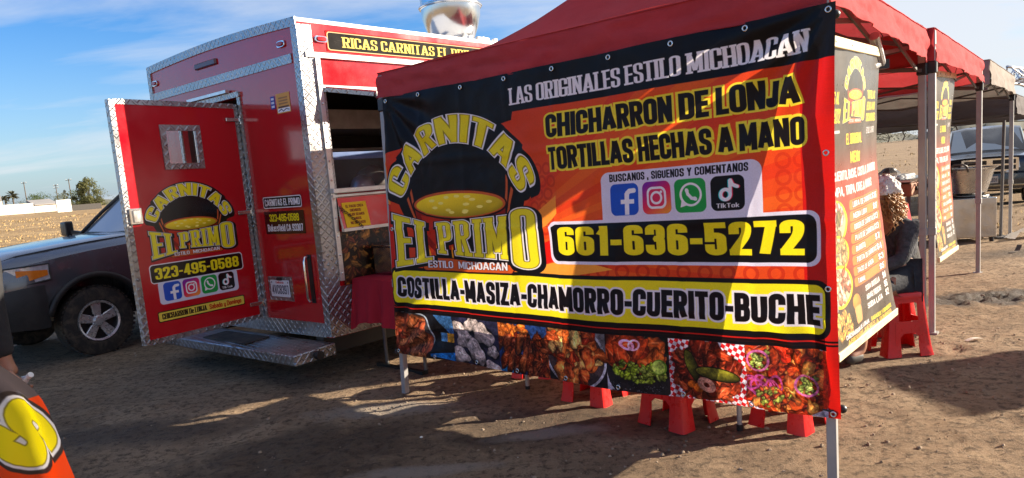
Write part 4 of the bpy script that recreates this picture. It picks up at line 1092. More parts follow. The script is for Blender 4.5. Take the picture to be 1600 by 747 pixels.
def pole(px, dist, h, label, arms=1):
    x, y = polar(px, dist)
    o = thing('utility_pole', (x, y, gz(x, y)), label, 'utility pole', 'utility poles beyond the field')
    mb = MB(); mb.tube([(0, 0, -.5), (0, 0, h)], [.17, .12], 8); part('post', mb, M['bark'], o)
    for k in range(arms):
        mb = MB(); mb.bar((-1.2, .5, h - .4 - .9 * k), (1.2, -.5, h - .4 - .9 * k), .14); part('crossarm', mb, M['bark'], o)
        for q in (-1, 0, 1):
            mb = MB(); mb.tube([(q, -.42 * q, h - .33 - .9 * k), (q, -.42 * q, h - .05 - .9 * k)], .06, 6); part('insulator', mb, M['white_trim'], o)
pole(62, 290, 10.4, 'tallest utility pole with crossarm left of the green bush', 1)
pole(24, 320, 6.5, 'thin utility pole left of the palms', 1)
pole(110, 310, 9.6, 'utility pole behind the tallest white wall block', 2)
pole(131, 260, 9.4, 'utility pole just left of the large leafy tree', 1)

def ridge(name, px0, px1, dist, h, seed, mat):
    rs = random.Random(seed); mb = MB(); n = 70
    def fn(u, v):
        px = px0 + (px1 - px0) * u; d = dist + 260 * v
        x, y = polar(px, d)
        e = math.sin(math.pi * min(1, max(0, u * .94 + .03))) ** .5
        return (x, y, -2.0 + (h * e * (0.7 + 0.45 * fbm(u * 9 + seed, v, 1.0, 5)) * math.sin(math.pi * min(1, v + .02) ** .8) ** .8))
    mb.grid(fn, n, 8)
    return tag(part(name, mb, mat, smooth=True), None, kind='structure')
M['hill'] = plain('hill_scrub', (0.085, 0.085, 0.06), 0.95, 0, 0.3, 0.02)
ridge('hills', 1180, 2100, 420, 22, 3, M['hill'])
ridge('distant_hills', -300, 700, 1500, 26, 8, M['hill'])
for k, (px, d, h, w) in enumerate(((1395, 150, 4, 9), (1418, 165, 4.5, 11), (1500, 150, 5.0, 10), (1372, 170, 4.5, 10))):
    tree(px, d, h, w, ('dark bush on the far field, third from the left below the tent', 'dark bush on the far field beside the double tent legs', 'dark green bush left behind the black car', 'dark bush on the far field right of the front banner')[k] if k != 0 else 'dark bush on the far field in the middle below the tent', M['leaf_grey'], 60 + k, 700, 16, .05, 'wide_bush', 'bushes along the far field', 'bush', 1.2)
# ------------------------------------------------------------------ food trailer
G0 = Vector((-1.49, 5.592, 0))
ES = Vector((math.cos(rad(47)), math.sin(rad(47)), 0))
ER = Vector((math.cos(rad(141)), math.sin(rad(141)), 0))
NS = ES.cross(Vector((0, 0, 1)))        # outward from the serving side
NR = -ER.cross(Vector((0, 0, 1)))       # into... flipped below so that +NR points out of the rear
if NR.dot(Vector((0, -1, 0))) < 0: NR = -NR
TW, TL, TZ = 2.46, 5.6, 2.81            # width, length, eave height
trailer = thing('food_trailer', G0, 'red food trailer with silver tread-plate trim and open rear door', 'food trailer')
def F(u, v, z, o=0.0, r=0.0):
    """u along the serving side, v across the rear, z up; o out of the side, r out of the rear"""
    return ES * u + ER * v + NS * o + NR * r + Vector((0, 0, z))
def tbox(name, u0, u1, v0, v1, z0, z1, mat, parent=trailer, bevel=0.0, **k):
    mb = MB(); mb.hexa([F(u0, v0, z0), F(u1, v0, z0), F(u1, v1, z0), F(u0, v1, z0), F(u0, v0, z1), F(u1, v0, z1), F(u1, v1, z1), F(u0, v1, z1)])
    return part(name, mb, mat, parent, bevel=bevel, **k)
def sbox(name, u0, u1, z0, z1, o0, o1, mat, parent=trailer, bevel=0.0, **k):
    mb = MB(); mb.hexa([F(u0, 0, z0, o0), F(u1, 0, z0, o0), F(u1, 0, z0, o1), F(u0, 0, z0, o1), F(u0, 0, z1, o0), F(u1, 0, z1, o0), F(u1, 0, z1, o1), F(u0, 0, z1, o1)])
    return part(name, mb, mat, parent, bevel=bevel, **k)
def rbox(name, v0, v1, z0, z1, r0, r1, mat, parent=trailer, bevel=0.0, **k):
    mb = MB(); mb.hexa([F(0, v0, z0, 0, r0), F(0, v1, z0, 0, r0), F(0, v1, z0, 0, r1), F(0, v0, z0, 0, r1), F(0, v0, z1, 0, r0), F(0, v1, z1, 0, r0), F(0, v1, z1, 0, r1), F(0, v0, z1, 0, r1)])
    return part(name, mb, mat, parent, bevel=bevel, **k)
T = 0.05
# shell: rear wall round the doorway, serving side round the hatch, other walls, floor, roof
DO0, DO1, DZ0, DZ1 = 0.93, 1.95, 0.45, 2.36
tbox('rear_panel', 0, T, 0, DO0, 0.33, TZ, M['red_paint'])
tbox('rear_panel', 0, T, DO1, TW, 0.33, TZ, M['red_paint'])
tbox('rear_header', 0, T, DO0, DO1, DZ1, TZ, M['red_paint'])
tbox('threshold', 0, T, DO0, DO1, 0.33, DZ0, M['alu'])
HU0, HU1, HZ0, HZ1 = 0.15, 3.2, 1.52, 2.34
tbox('side_panel', T, TL, 0, T, HZ1, TZ, M['red_paint'])
tbox('side_panel', T, TL, 0, T, 0.33, HZ0, M['red_paint'])
tbox('side_panel', T, HU0, 0, T, HZ0, HZ1, M['red_paint'])
tbox('side_panel', HU1, TL, 0, T, HZ0, HZ1, M['red_paint'])
tbox('far_side_wall', T, TL, TW - T, TW, 0.33, TZ, M['red_paint'])
tbox('front_wall', TL - T, TL, T, TW - T, 0.33, TZ, M['red_paint'])
tbox('floor', T, TL - T, T, TW - T, 0.36, 0.44, M['alu_dull'])
mb = MB(); n = 14
def roofz(v): return TZ + 0.035 * math.sin(math.pi * v / TW)
for i in range(n):
    a, b = TW * i / n, TW * (i + 1) / n
    mb.hexa([F(0, a, roofz(a)), F(TL, a, roofz(a)), F(TL, b, roofz(b)), F(0, b, roofz(b)), F(0, a, roofz(a) + .03), F(TL, a, roofz(a) + .03), F(TL, b, roofz(b) + .03), F(0, b, roofz(b) + .03)])
part('roof', mb, M['white_trim'], trailer, recalc=False)
# rear trim
mb = MB()
for i in range(n):
    a, b = TW * i / n, TW * (i + 1) / n
    mb.hexa([F(0, a, roofz(a) - .035, 0, .012), F(0, b, roofz(b) - .035, 0, .012), F(0, b, roofz(b) - .035), F(0, a, roofz(a) - .035), F(0, a, roofz(a) + .034, 0, .012), F(0, b, roofz(b) + .034, 0, .012), F(0, b, roofz(b) + .034), F(0, a, roofz(a) + .034)])
part('roof_edge_trim', mb, M['plate'], trailer)
rbox('rear_band', .10, TW - .03, 2.515, 2.585, 0.001, .010, M['plate'])
rbox('corner_trim', -.012, .066, .34, 2.78, 0.001, .012, M['plate'])
rbox('corner_trim', TW - .06, TW + .004, .34, 2.78, 0.001, .012, M['plate'])
rbox('skirt_plate', .066, TW - .06, .33, .448, 0.001, .010, M['plate'])
sbox('corner_trim', .0, .118, .335, 2.79, .001, .013, M['plate'])
for nm, vv in (('door_jamb', DO0 - .045), ('door_jamb', DO1)): rbox(nm, vv, vv + .045, .45, DZ1 + .04, .001, .014, M['plate'])
rbox('door_head', DO0 - .045, DO1 + .045, DZ1, DZ1 + .045, .015, .024, M['plate'])
rbox('rain_drip', DO0 + .1, DO1 - .25, DZ1 + .05, DZ1 + .075, .012, .05, M['alu'])
# clearance lamps
def lamp(name, c, w, h, mat, rear=True):
    mb = MB(); ax = ER if rear else ES; out = NR if rear else NS; p = []
    for k in range(20):
        a = 2 * math.pi * k / 20
        p.append((w / 2 * math.copysign(abs(math.cos(a)) ** .6, math.cos(a)), h / 2 * math.copysign(abs(math.sin(a)) ** .6, math.sin(a))))
    mb.prism(p, lambda x, y, d: c + ax * x + Vector((0, 0, y)) + out * d, .001, .016)
    o = part('lamp_base', mb, M['chrome'], trailer, bevel=.004)
    mb = MB(); mb.prism([(x * .72, y * .62) for x, y in p], lambda x, y, d: c + ax * x + Vector((0, 0, y)) + out * d, .0165, .026)
    part('lens', mb, mat, o, bevel=.004)
M['lens_red'] = plain('red_lens', (0.35, 0.008, 0.01), 0.12, 0, 0.05, spec=0.7)
M['lens_dark'] = plain('dark_red_lens', (0.09, 0.006, 0.012), 0.15, 0, 0.05, spec=0.6)
lamp('marker', F(0, .215, 2.675), .105, .055, M['lens_red']); lamp('marker', F(0, 2.335, 2.675), .105, .055, M['lens_red'])
lamp('marker', F(.20, 0, 2.69), .12, .055, M['lens_red'], False)
mb = MB(); mb.hexa([F(0, 1.18, 2.675, 0, .001), F(0, 1.55, 2.675, 0, .001), F(0, 1.54, 2.68, 0, .022), F(0, 1.19, 2.68, 0, .022), F(0, 1.18, 2.73, 0, .001), F(0, 1.55, 2.73, 0, .001), F(0, 1.54, 2.725, 0, .022), F(0, 1.19, 2.725, 0, .022)])
part('brake_lamp_bar', mb, M['lens_dark'], trailer, bevel=.006)
# prints on the rear
def rquad(name, v0, v1, z0, z1, mat, out=.003, rear=True, parent=trailer, tilt=0.0):
    mb = MB()
    if rear: fn = lambda a, b: F(0, v1 + (v0 - v1) * a, z0 + (z1 - z0) * b + tilt * a, 0, out)
    else: fn = lambda a, b: F(v0 + (v1 - v0) * a, 0, z0 + (z1 - z0) * b, out)
    mb.grid(fn, 1, 1)
    return part(name, mb, mat, parent, recalc=False)
def st1(c):
    c.rrect(.006, .006, .554, .104, .02, WHT); c.rrect(.014, .014, .546, .096, .016, BLK); c.text('CARNITAS EL PRIMO', .03, .53, .026, .084, Face(.2, .15, .9, .2, .05), [(0, WHT)])
rquad('name_sticker', .19, .75, 1.395, 1.505, flat_print('name_sticker', .56, .11, 600, (.55, .03, .05), st1, rough=.25))
def st2(c):
    c.text('323-495-0588', .07, .49, .022, .085, HEAVY, [(0, YEL)]); c.text('Bakersfield CA 93307', .03, .53, .108, .168, Face(.19, .15, .9, .2, .05), [(0, WHT)])
rquad('phone_sticker', .185, .75, 1.185, 1.375, flat_print('phone_sticker', .56, .19, 600, (.24, .03, .05), st2, rough=.25))
def st3(c):
    c.rrect(.008, .115, .172, .147, .0, WHT); c.text('June 30, 2025', .02, .16, .097, .112, SANS, [(0, (.1, .1, .1))]) if False else None
    for k in range(3): c.rrect(.03, .03 + .022 * k, .15, .042 + .022 * k, 0, (.62, .42, .18))
    c.rrect(.02, .10, .16, .112, 0, (.30, .16, .06)); c.line([(.02, .135), (.06, .122), (.08, .14), (.12, .125), (.16, .134)], .003, (.1, .1, .15))
rquad('permit_sticker', .19, .375, 2.155, 2.31, flat_print('permit_sticker', .18, .155, 700, (.86, .62, .25), st3, rough=.5))
def st4(c):
    for k in range(3): c.rrect(.008, .012 + .03 * k, .05, .03 + .03 * k, 0, (.85, .85, .9))
rquad('inspection_sticker', .395, .455, 2.20, 2.30, flat_print('inspection_sticker', .06, .10, 700, (.14, .14, .55), st4, rough=.5))
# licence plate
rbox('plate_holder', .462, .81, .612, .82, .001, .008, M['plate'])
def lp(c):
    c.text('California', .085, .205, .012, .030, THIN, [(.0003, (.7, .1, .12))]) if all(ch in GL for ch in 'California') else c.rrect(.085, .014, .205, .026, 0, (.72, .15, .18))
    c.text('4VC8397', .018, .272, .045, .125, Face(.15, .11, .8, .2, .09), [(0, (.08, .09, .2))])
    c.ell(.022, .02, .007, .007, (.2, .2, .22)); c.ell(.268, .02, .007, .007, (.2, .2, .22))
rquad('licence_plate', .495, .775, .645, .79, flat_print('licence_plate', .29, .15, 800, (.86, .86, .88), lp, rough=.3), .0115)
mb = MB(); mb.tube([F(0, .60, .80, 0, .012), F(0, .66, .80, 0, .012)], .014, 8); part('plate_lamp', mb, M['black'], trailer)
mb = MB(); mb.tube([F(0, .187, .63, 0, .0), F(0, .187, .635, 0, .045), F(0, .187, .66, 0, .055), F(0, .186, .96, 0, .055), F(0, .186, .99, 0, .045), F(0, .186, .995, 0, .0)], .011, 10)
part('grab_handle', mb, M['chrome'], trailer, smooth=True)
rbox('handle_back', .160, .213, .61, 1.01, .001, .006, M['black'])
# step bumper
sv0, sv1 = -.05, 2.10
def stp(v, z, r): return F(0, v, z, 0, r)
mb = MB(); mb.hexa([stp(sv0, .20, .013), stp(sv1, .20, .013), stp(sv1, .20, .40), stp(sv0, .20, .40), stp(sv0, .30, .013), stp(sv1, .30, .013), stp(sv1, .285, .41), stp(sv0, .285, .41)])
part('step_bumper', mb, M['plate'], trailer, bevel=.008)
mb = MB(); mb.hexa([stp(.75, .299, .10), stp(1.45, .299, .10), stp(1.45, .291, .33), stp(.75, .291, .33), stp(.75, .308, .10), stp(1.45, .308, .10), stp(1.45, .300, .33), stp(.75, .300, .33)])
part('step_mat', mb, M['rubber'], trailer)
mb = MB(); mb.tube([stp(sv0 - .001, .245, .20), stp(sv0 - .05, .245, .20)], .035, 14); part('bumper_tube_end', mb, M['black'], trailer)
tbox('frame_rail', -.0, TL - .1, .12, .22, .18, .33, M['black']); tbox('frame_rail', 0, TL - .1, TW - .22, TW - .12, .18, .33, M['black'])
# wheels of the trailer
for u in (2.55, 3.45):
    for v, s in ((.02, 1), (TW - .02, -1)):
        c = F(u, v + .12 * s, .33); axd = (ER * -s).normalized()
        mb = MB(); mb.lathe([(.17, -.1), (.31, -.1), (.34, -.07), (.34, .07), (.31, .1), (.17, .1)], 28, (c, axd)); w = part('wheel', mb, M['rubber'], trailer, smooth='auto')
        mb = MB(); mb.lathe([(.001, .06), (.08, .07), (.12, .05), (.18, .09), (.18, -.09)], 20, (c, axd)); part('rim', mb, M['alu'], w, smooth='auto')
# serving side ------------------------------------------------------
sbox('upper_trim', .04, TL, 2.545, 2.585, .013, .024, M['white_trim'])
sbox('hatch_head', .118, 3.3, 2.305, 2.335, .001, .030, M['white_trim'])
sbox('side_rail', .118, .158, .78, 2.54, .014, .030, M['alu'])
for k in range(12):
    mb = MB(); mb.lathe([(.001, .006), (.008, .005), (.010, 0)], 10, (F(.138, 0, .84 + .15 * k, .030), NS)); part('bolt', mb, M['steel'], trailer)
for k in range(14):
    mb = MB(); mb.lathe([(.001, .005), (.007, .004), (.009, 0)], 8, (F(.10 + .17 * k, 0, 2.565, .024), NS)); part('bolt', mb, M['steel'], trailer)
sbox('window_jamb', .158, .185, 1.30, 2.305, .001, .018, M['plate'])
sbox('sill', .12, 3.3, 1.485, 1.525, .001, .07, M['alu'], bevel=.004)
sbox('sill_rail', .12, 3.3, 1.455, 1.472, .001, .05, M['alu'])
# hatch leaf folded up just under the head, drooping outward
mb = MB()
a0, a1 = F(.17, 0, 2.30, .02), F(3.1, 0, 2.30, .02)
b0, b1 = F(.45, 0, 2.235, .30), F(3.1, 0, 2.20, .30)
mb.hexa([a0, a1, b1, b0, a0 + Vector((0, 0, .025)), a1 + Vector((0, 0, .025)), b1 + Vector((0, 0, .03)), b0 + Vector((0, 0, .03))])
part('hatch_leaf', mb, M['red_paint'], trailer)
mb = MB(); mb.bar(b0 + NS * .004, b1 + NS * .004, .03, .045); part('hatch_edge', mb, M['plate'], trailer)
mb = MB(); mb.bar(a0 + NS * .001 - ES * .012, b0 - ES * .014, .02, .03); part('hatch_edge', mb, M['plate'], trailer)
# sign above the hatch
def sg(c):
    c.rrect(.01, .008, 1.99, .152, .025, (.82, .74, .55)); c.rrect(.018, .015, 1.982, .145, .02, (.07, .06, .06))
    c.text('RICAS CARNITAS EL PRIMO', .15, 1.72, .040, .122, SLAB, [(0, (.92, .84, .40))])
    rs = np.random.RandomState(3)
    for k in range(60):
        x, y = rs.uniform(.05, 1.95), rs.uniform(.02, .14); c.line([(x, y), (x + rs.uniform(-.05, .05), y + rs.uniform(-.05, .05))], .0006, (.5, .48, .46), .6)
rquad('sign_board', .25, 2.25, 2.605, 2.765, flat_print('sign_board', 2.0, .16, 420, (.62, .03, .05), sg, rough=.75, spec=.15), .004, False)
# below the sill: fold-down stainless shelf with a yellow notice, chain, printed food panel, tread plate
mb = MB(); mb.hexa([F(.165, 0, 1.20, .06), F(3.2, 0, 1.20, .06), F(3.2, 0, 1.20, .085), F(.165, 0, 1.20, .085), F(.165, 0, 1.45, .012), F(3.2, 0, 1.45, .012), F(3.2, 0, 1.45, .03), F(.165, 0, 1.45, .03)])
part('fold_down_shelf', mb, M['steel'], trailer)
sbox('shelf_lip', .165, 3.2, 1.175, 1.20, .055, .09, M['alu'])
def nt(c):
    for k, tx in enumerate(('EL FIADO CREA', 'ENEMIGOS', 'MEJOR SEAMOS', 'AMIGOS', 'NO DE FIADO')):
        w = .0135 * len(tx); c.text(tx, .12 - w / 2, .12 + w / 2, .022 + .036 * k, .046 + .036 * k, HEAVY, [(0, (.45, .12, .05))])
c_ = Canvas(.24, .215, 700, (.93, .80, .10)); nt(c_)
nm = printed('notice', c_.image('notice_image'), rough=.5)
mb = MB(); mb.grid(lambda a, b: F(.195 + .235 * a, 0, 1.205 + .20 * b, .088 - .044 * b), 1, 1); part('yellow_notice', mb, nm, trailer, recalc=False)
for k in range(13):
    p = F(.17 + .014 * k, 0, 1.37 - .014 * k, .06 + .003 * k); mb = MB()
    mb.tube([p + (ES * math.cos(a) + Vector((0, 0, 1)) * math.sin(a)) * .010 for a in np.linspace(0, 2 * math.pi, 9)[:-1]] if k % 2 else [p + (NS * math.cos(a) + Vector((0, 0, 1)) * math.sin(a)) * .010 for a in np.linspace(0, 2 * math.pi, 9)[:-1]], .0028, 5, closed=True)
    part('chain_link', mb, M['black'], trailer)
c_ = Canvas(.9, .45, 420, (.10, .06, .04)); scraps(c_, 0, 0, .9, .45, [(.36, .17, .06), (.24, .10, .04), (.52, .34, .12), (.12, .06, .04), (.42, .20, .12), (.58, .42, .18), (.07, .05, .04)], 420, .012, .05, 3.2, 19)
fp = printed('food_photo_panel', c_.image('food_photo_panel_image'), rough=.35)
mb = MB(); mb.grid(lambda a, b: F(.16 + .95 * a, 0, .74 + .435 * b, .016), 1, 1); part('food_photo_panel', mb, fp, trailer, recalc=False)
sbox('skirt_plate', .12, TL, .335, .735, .001, .012, M['plate'])
sbox('red_strip', 1.12, TL, .74, 1.17, .001, .008, M['red_paint'])
# inside: counter, hanging bags, shelf, blue line of the counter edge
tbox('counter', .3, 2.9, .10, .65, 1.36, 1.42, M['leg_dark'])
tbox('counter_front', .3, 2.9, .62, .66, .45, 1.36, M['alu_dull'])
tbox('back_shelf', .3, 2.9, 2.0, 2.36, 1.95, 1.98, M['alu_dull']); tbox('back_counter', .3, 2.9, 1.75, 2.38, 1.25, 1.30, M['leg_dark'])
tbox('range_hood', .8, 2.9, 1.5, 2.38, 2.15, 2.35, M['alu_dull'])
M['blue_plastic'] = plain('blue_plastic', (0.02, 0.07, 0.22), 0.4)
tbox('blue_strip', .2, 3.1, .12, .14, 1.76, 1.82, M['blue_plastic'])
t = NT('clear_plastic_sheet'); _b = t.bsdf((0.45, 0.45, 0.46), 0.25, 0, t.bump(t.noise(9, 6, 0.6, t.coord(), 1.2), 0.8, 0.03)); _tp = t.node('ShaderNodeBsdfTransparent'); _mx = t.node('ShaderNodeMixShader'); _mx.inputs[0].default_value = .10
t.l.new(_tp.outputs[0], _mx.inputs[1]); t.l.new(_b, _mx.inputs[2]); M['sheet'] = t.done(_mx.outputs[0])
mb = MB(); mb.grid(lambda a, b: F(.2 + 2.9 * a, .105 + .015 * math.sin(40 * a), 1.53 + .25 * b), 60, 2); part('plastic_curtain', mb, M['sheet'], trailer, smooth=True, recalc=False)
for k, (u, v, z, s) in enumerate(((.45, .9, 1.5, .16), (.8, 1.2, 1.52, .2), (1.2, .95, 1.5, .15), (1.6, 1.3, 1.55, .2), (.5, 2.15, 2.05, .14), (.95, 2.15, 2.07, .16), (1.4, 2.15, 2.06, .13))):
    mb = MB(); rs = random.Random(k)
    mb.lathe([(.001, -s * .6)] + [(s * math.sin(math.pi * q) ** .6 * rs.uniform(.8, 1.0), s * (1.6 * q - .6)) for q in (.12, .3, .5, .7, .88)] + [(.001, s)], 12, (F(u, v, z), (0, 0, 1)))
    part('food_bag', mb, (M['leg_dark'], M['black_cloth'], M['alu_dull'])[k % 3], trailer, smooth=True)
tbox('shade_lining', T + .002, TL - T - .002, TW - T - .012, TW - T - .002, .44, 2.78, M['dark_in'])  # dark sheet added over the red wall to make the inside look shaded
tbox('shade_ceiling', T + .002, TL - T - .002, T + .002, TW - T - .014, 2.76, 2.78, M['dark_in'])  # ceiling coloured near-black, the inside shade put into its colour
tbox('shade_partition', 3.0, 3.02, T + .002, TW - T - .014, .44, 2.75, M['dark_in'])  # added dark sheet, closes the view with painted shade
# roof exhaust fan
ex = Vector((-.43, 7.86, 0)) - G0
mb = MB(); mb.box(ex + Vector((0, 0, 2.89)), (.62, .62, .10), rad(47)); part('exhaust_curb', mb, M['white_trim'], trailer, bevel=.01)
mb = MB(); mb.lathe([(.20, 2.94), (.21, 2.99), (.235, 3.02), (.275, 3.12), (.312, 3.24), (.318, 3.33), (.33, 3.335), (.33, 3.365), (.318, 3.37), (.318, 3.46), (.332, 3.465), (.332, 3.49), (.32, 3.495), (.322, 3.62), (.30, 3.63)], 40, (ex, (0, 0, 1)))
fan = part('exhaust_fan', mb, M['duct'], trailer, smooth='auto')
mb = MB(); mb.lathe([(.335, 3.338), (.342, 3.345), (.342, 3.355), (.335, 3.362)], 40, (ex, (0, 0, 1))); part('clamp_ring', mb, M['steel'], fan, smooth='auto')
for k in range(3):
    mb = MB(); mb.box(ex + ES * (.0 + .19 * k - .05) + NS * .30 + Vector((0, 0, 2.96)), (.035, .05, .07), rad(47)); part('hinge_lug', mb, M['white_trim'], fan)
mb = MB(); mb.tube([ex + ES * .05 + NS * .31 + Vector((0, 0, 2.975)), ex + ES * .22 + NS * .31 + Vector((0, 0, 2.975))], .022, 10); part('hinge_pin', mb, M['alu_dull'], fan)
# door ---------------------------------------------------------------
HB = Vector((-2.218, 6.182, 0)) - G0 + NR * .02
ED = Vector((-.566, -.824, 0)); ND = Vector((.824, -.566, 0))      # along the door to its free edge; outer face
DW, DB, DT = 1.067, .45, 2.30
def D(a, z, o=0.0): return HB + ED * a + ND * o + Vector((0, 0, z))
def dbox(name, a0, a1, z0, z1, o0, o1, mat, parent, bevel=0.0, **k):
    mb = MB(); mb.hexa([D(a0, z0, o0), D(a1, z0, o0), D(a1, z0, o1), D(a0, z0, o1), D(a0, z1, o0), D(a1, z1, o0), D(a1, z1, o1), D(a0, z1, o1)])
    return part(name, mb, mat, parent, bevel=bevel, **k)
W0, W1, WZ0, WZ1 = .375, .715, 1.775, 2.12
mb = MB()
for a0, a1, z0, z1 in ((0, W0 + .03, DB, DT), (W1 - .03, DW, DB, DT), (W0 + .03, W1 - .03, DB, WZ0 + .03), (W0 + .03, W1 - .03, WZ1 - .03, DT)):
    mb.hexa([D(a0, z0, -.04), D(a1, z0, -.04), D(a1, z0, 0), D(a0, z0, 0), D(a0, z1, -.04), D(a1, z1, -.04), D(a1, z1, 0), D(a0, z1, 0)])
door = part('door', mb, M['red_paint'], trailer)
_r = (.715, .05, .108)
dp = printed('door_face', door_print(DW, DT - DB, _r), rough=.16, spec=.55)
mb = MB(); us = [0, (DW - W1 + .02) / DW, (DW - W0 - .02) / DW, 1]; vs = [0, (WZ0 + .02 - DB) / (DT - DB), (WZ1 - .02 - DB) / (DT - DB), 1]
vid = {}
for j, b in enumerate(vs):
    for i, a in enumerate(us):
        mb.v.append(tuple(D(DW * (1 - a), DB + (DT - DB) * b, .003))); mb.uv[len(mb.v) - 1] = (a, b)
for j in range(3):
    for i in range(3):
        if (i, j) != (1, 1): q = j * 4 + i; mb.f.append((q, q + 1, q + 5, q + 4))
part('door_face', mb, dp, door, recalc=False)
for a0, a1, z0, z1 in ((0, .035, DB, DT), (DW - .035, DW + .004, DB, DT), (.035, DW - .035, DB - .004, DB + .035), (.035, DW - .035, DT - .035, DT + .004)):
    dbox('edge_trim', a0, a1, z0, z1, -.046, .008, M['plate'], door)
for a0, a1, z0, z1 in ((W0, W0 + .045, WZ0, WZ1), (W1 - .045, W1, WZ0, WZ1), (W0 + .045, W1 - .045, WZ0, WZ0 + .045), (W0 + .045, W1 - .045, WZ1 - .045, WZ1)):
    dbox('window_trim', a0, a1, z0, z1, .004, .014, M['plate'], door)
dbox('window_pane', W0 + .045, W1 - .045, WZ0 + .045, WZ1 - .045, -.01, -.006, M['glass'], door)
lt = dbox('latch', .955, 1.05, 1.375, 1.495, .009, .026, M['chrome'], door, bevel=.004)
mb = MB(); mb.hexa([D(.97, 1.39, .027), D(1.03, 1.39, .027), D(1.03, 1.39, .04), D(.97, 1.39, .034), D(.97, 1.48, .027), D(1.03, 1.48, .027), D(1.03, 1.48, .04), D(.97, 1.48, .034)]); part('paddle', mb, M['steel'], lt, bevel=.003)
for z in (2.17, 1.385, .585):
    mb = MB(); mb.bar(D(.13, z, .016), D(.005, z, .02), .014, .03); h_ = part('hinge', mb, M['steel'], door, bevel=.003)
    mb = MB(); mb.tube([D(-.012, z - .035, .02), D(-.012, z + .035, .02)], .014, 10); part('knuckle', mb, M['steel'], h_)
    mb = MB(); mb.bar(D(-.014, z, .02), F(0, .905, z, 0, .028), .014, .03); part('hinge_leaf', mb, M['steel'], h_)
# ------------------------------------------------------------------ vehicles
def car_paint(name, base, metal=0.6, rough=0.28, dust=0.12):
    t = NT(name); co = t.coord()
    d = t.ramp(t.noise(2.5, 7, 0.65, co, 0.4), 0.4, 0.8, 0.0, dust)
    col = t.mix(d, base, (0.30, 0.24, 0.18))
    return t.done(t.bsdf(col, t.ramp(t.noise(4, 5, 0.6, co), .3, .7, rough - .05, rough + .1), metal, None, None, Coat_Weight=0.8, Coat_Roughness=0.06))
M['paint_grey'] = car_paint('pickup_grey', (0.125, 0.135, 0.155), 0.6, 0.22, 0.07)
M['paint_sunlit'] = car_paint('roof_sunlit', (0.50, 0.48, 0.42), 0.2, 0.3)  # cab lighter than the body: sunlight on the roof put into the colour
M['paint_black'] = car_paint('suv_black', (0.014, 0.018, 0.028), 0.2, 0.2, 0.2)
M['dark_trim'] = plain('dark_cladding', (0.016, 0.016, 0.017), 0.55, 0, 0.2, 8, 0.1, 50, dirt=0.06)
M['lamp_clear'] = plain('lamp_reflector', (0.62, 0.65, 0.70), 0.10, 0.35, 0.25, 30)
M['amber'] = plain('amber_lens', (0.75, 0.20, 0.02), 0.15, 0, 0.1, 40, spec=0.6)
M['rim_alloy'] = plain('alloy', (0.72, 0.72, 0.74), 0.28, 0.7, 0.08, 12, dirt=0.05)
M['plate_white'] = plain('plate_white', (0.7, 0.7, 0.7), 0.4)

def loft(secs, closed_ends=True):
    """secs: list of (x, [(y, z)...]) half sections from bottom outside to top centre, mirrored"""
    mb = MB(); k = len(secs[0][1])
    for x, pr in secs:
        ring = [(x, y, z) for y, z in pr] + [(x, -y, z) for y, z in reversed(pr)]
        mb.v += ring
    m = 2 * k
    for i in range(len(secs) - 1):
        for j in range(m):
            j2 = (j + 1) % m
            mb.f.append((i * m + j, i * m + j2, (i + 1) * m + j2, (i + 1) * m + j))
    if closed_ends:
        mb.f.append(tuple(range(m))); mb.f.append(tuple((len(secs) - 1) * m + j for j in reversed(range(m))))
    return mb
def cut(o, cutters):
    """subtract cylinders (wheel wells); the cutters are removed afterwards"""
    tmp = []
    for c, r, w in cutters:
        mb = MB(); mb.tube([(c[0], c[1] - w / 2, c[2]), (c[0], c[1] + w / 2, c[2])], r, 36)
        co_ = part('wheel_well_cutter', mb, M['black']); tmp.append(co_)
        md = o.modifiers.new('cut', 'BOOLEAN'); md.operation = 'DIFFERENCE'; md.object = co_; md.solver = 'EXACT'
    mats = [co_.matrix_world.copy() for co_ in tmp]
    pr = o.parent; o.parent = None
    bpy.context.view_layer.update()
    dg = bpy.context.evaluated_depsgraph_get()
    me = bpy.data.meshes.new_from_object(o.evaluated_get(dg))
    o.modifiers.clear(); o.data = me; o.parent = pr
    for c in tmp: bpy.data.objects.remove(c)
    for p in me.polygons: p.use_smooth = True
    me.set_sharp_from_angle(angle=rad(30))
    return o

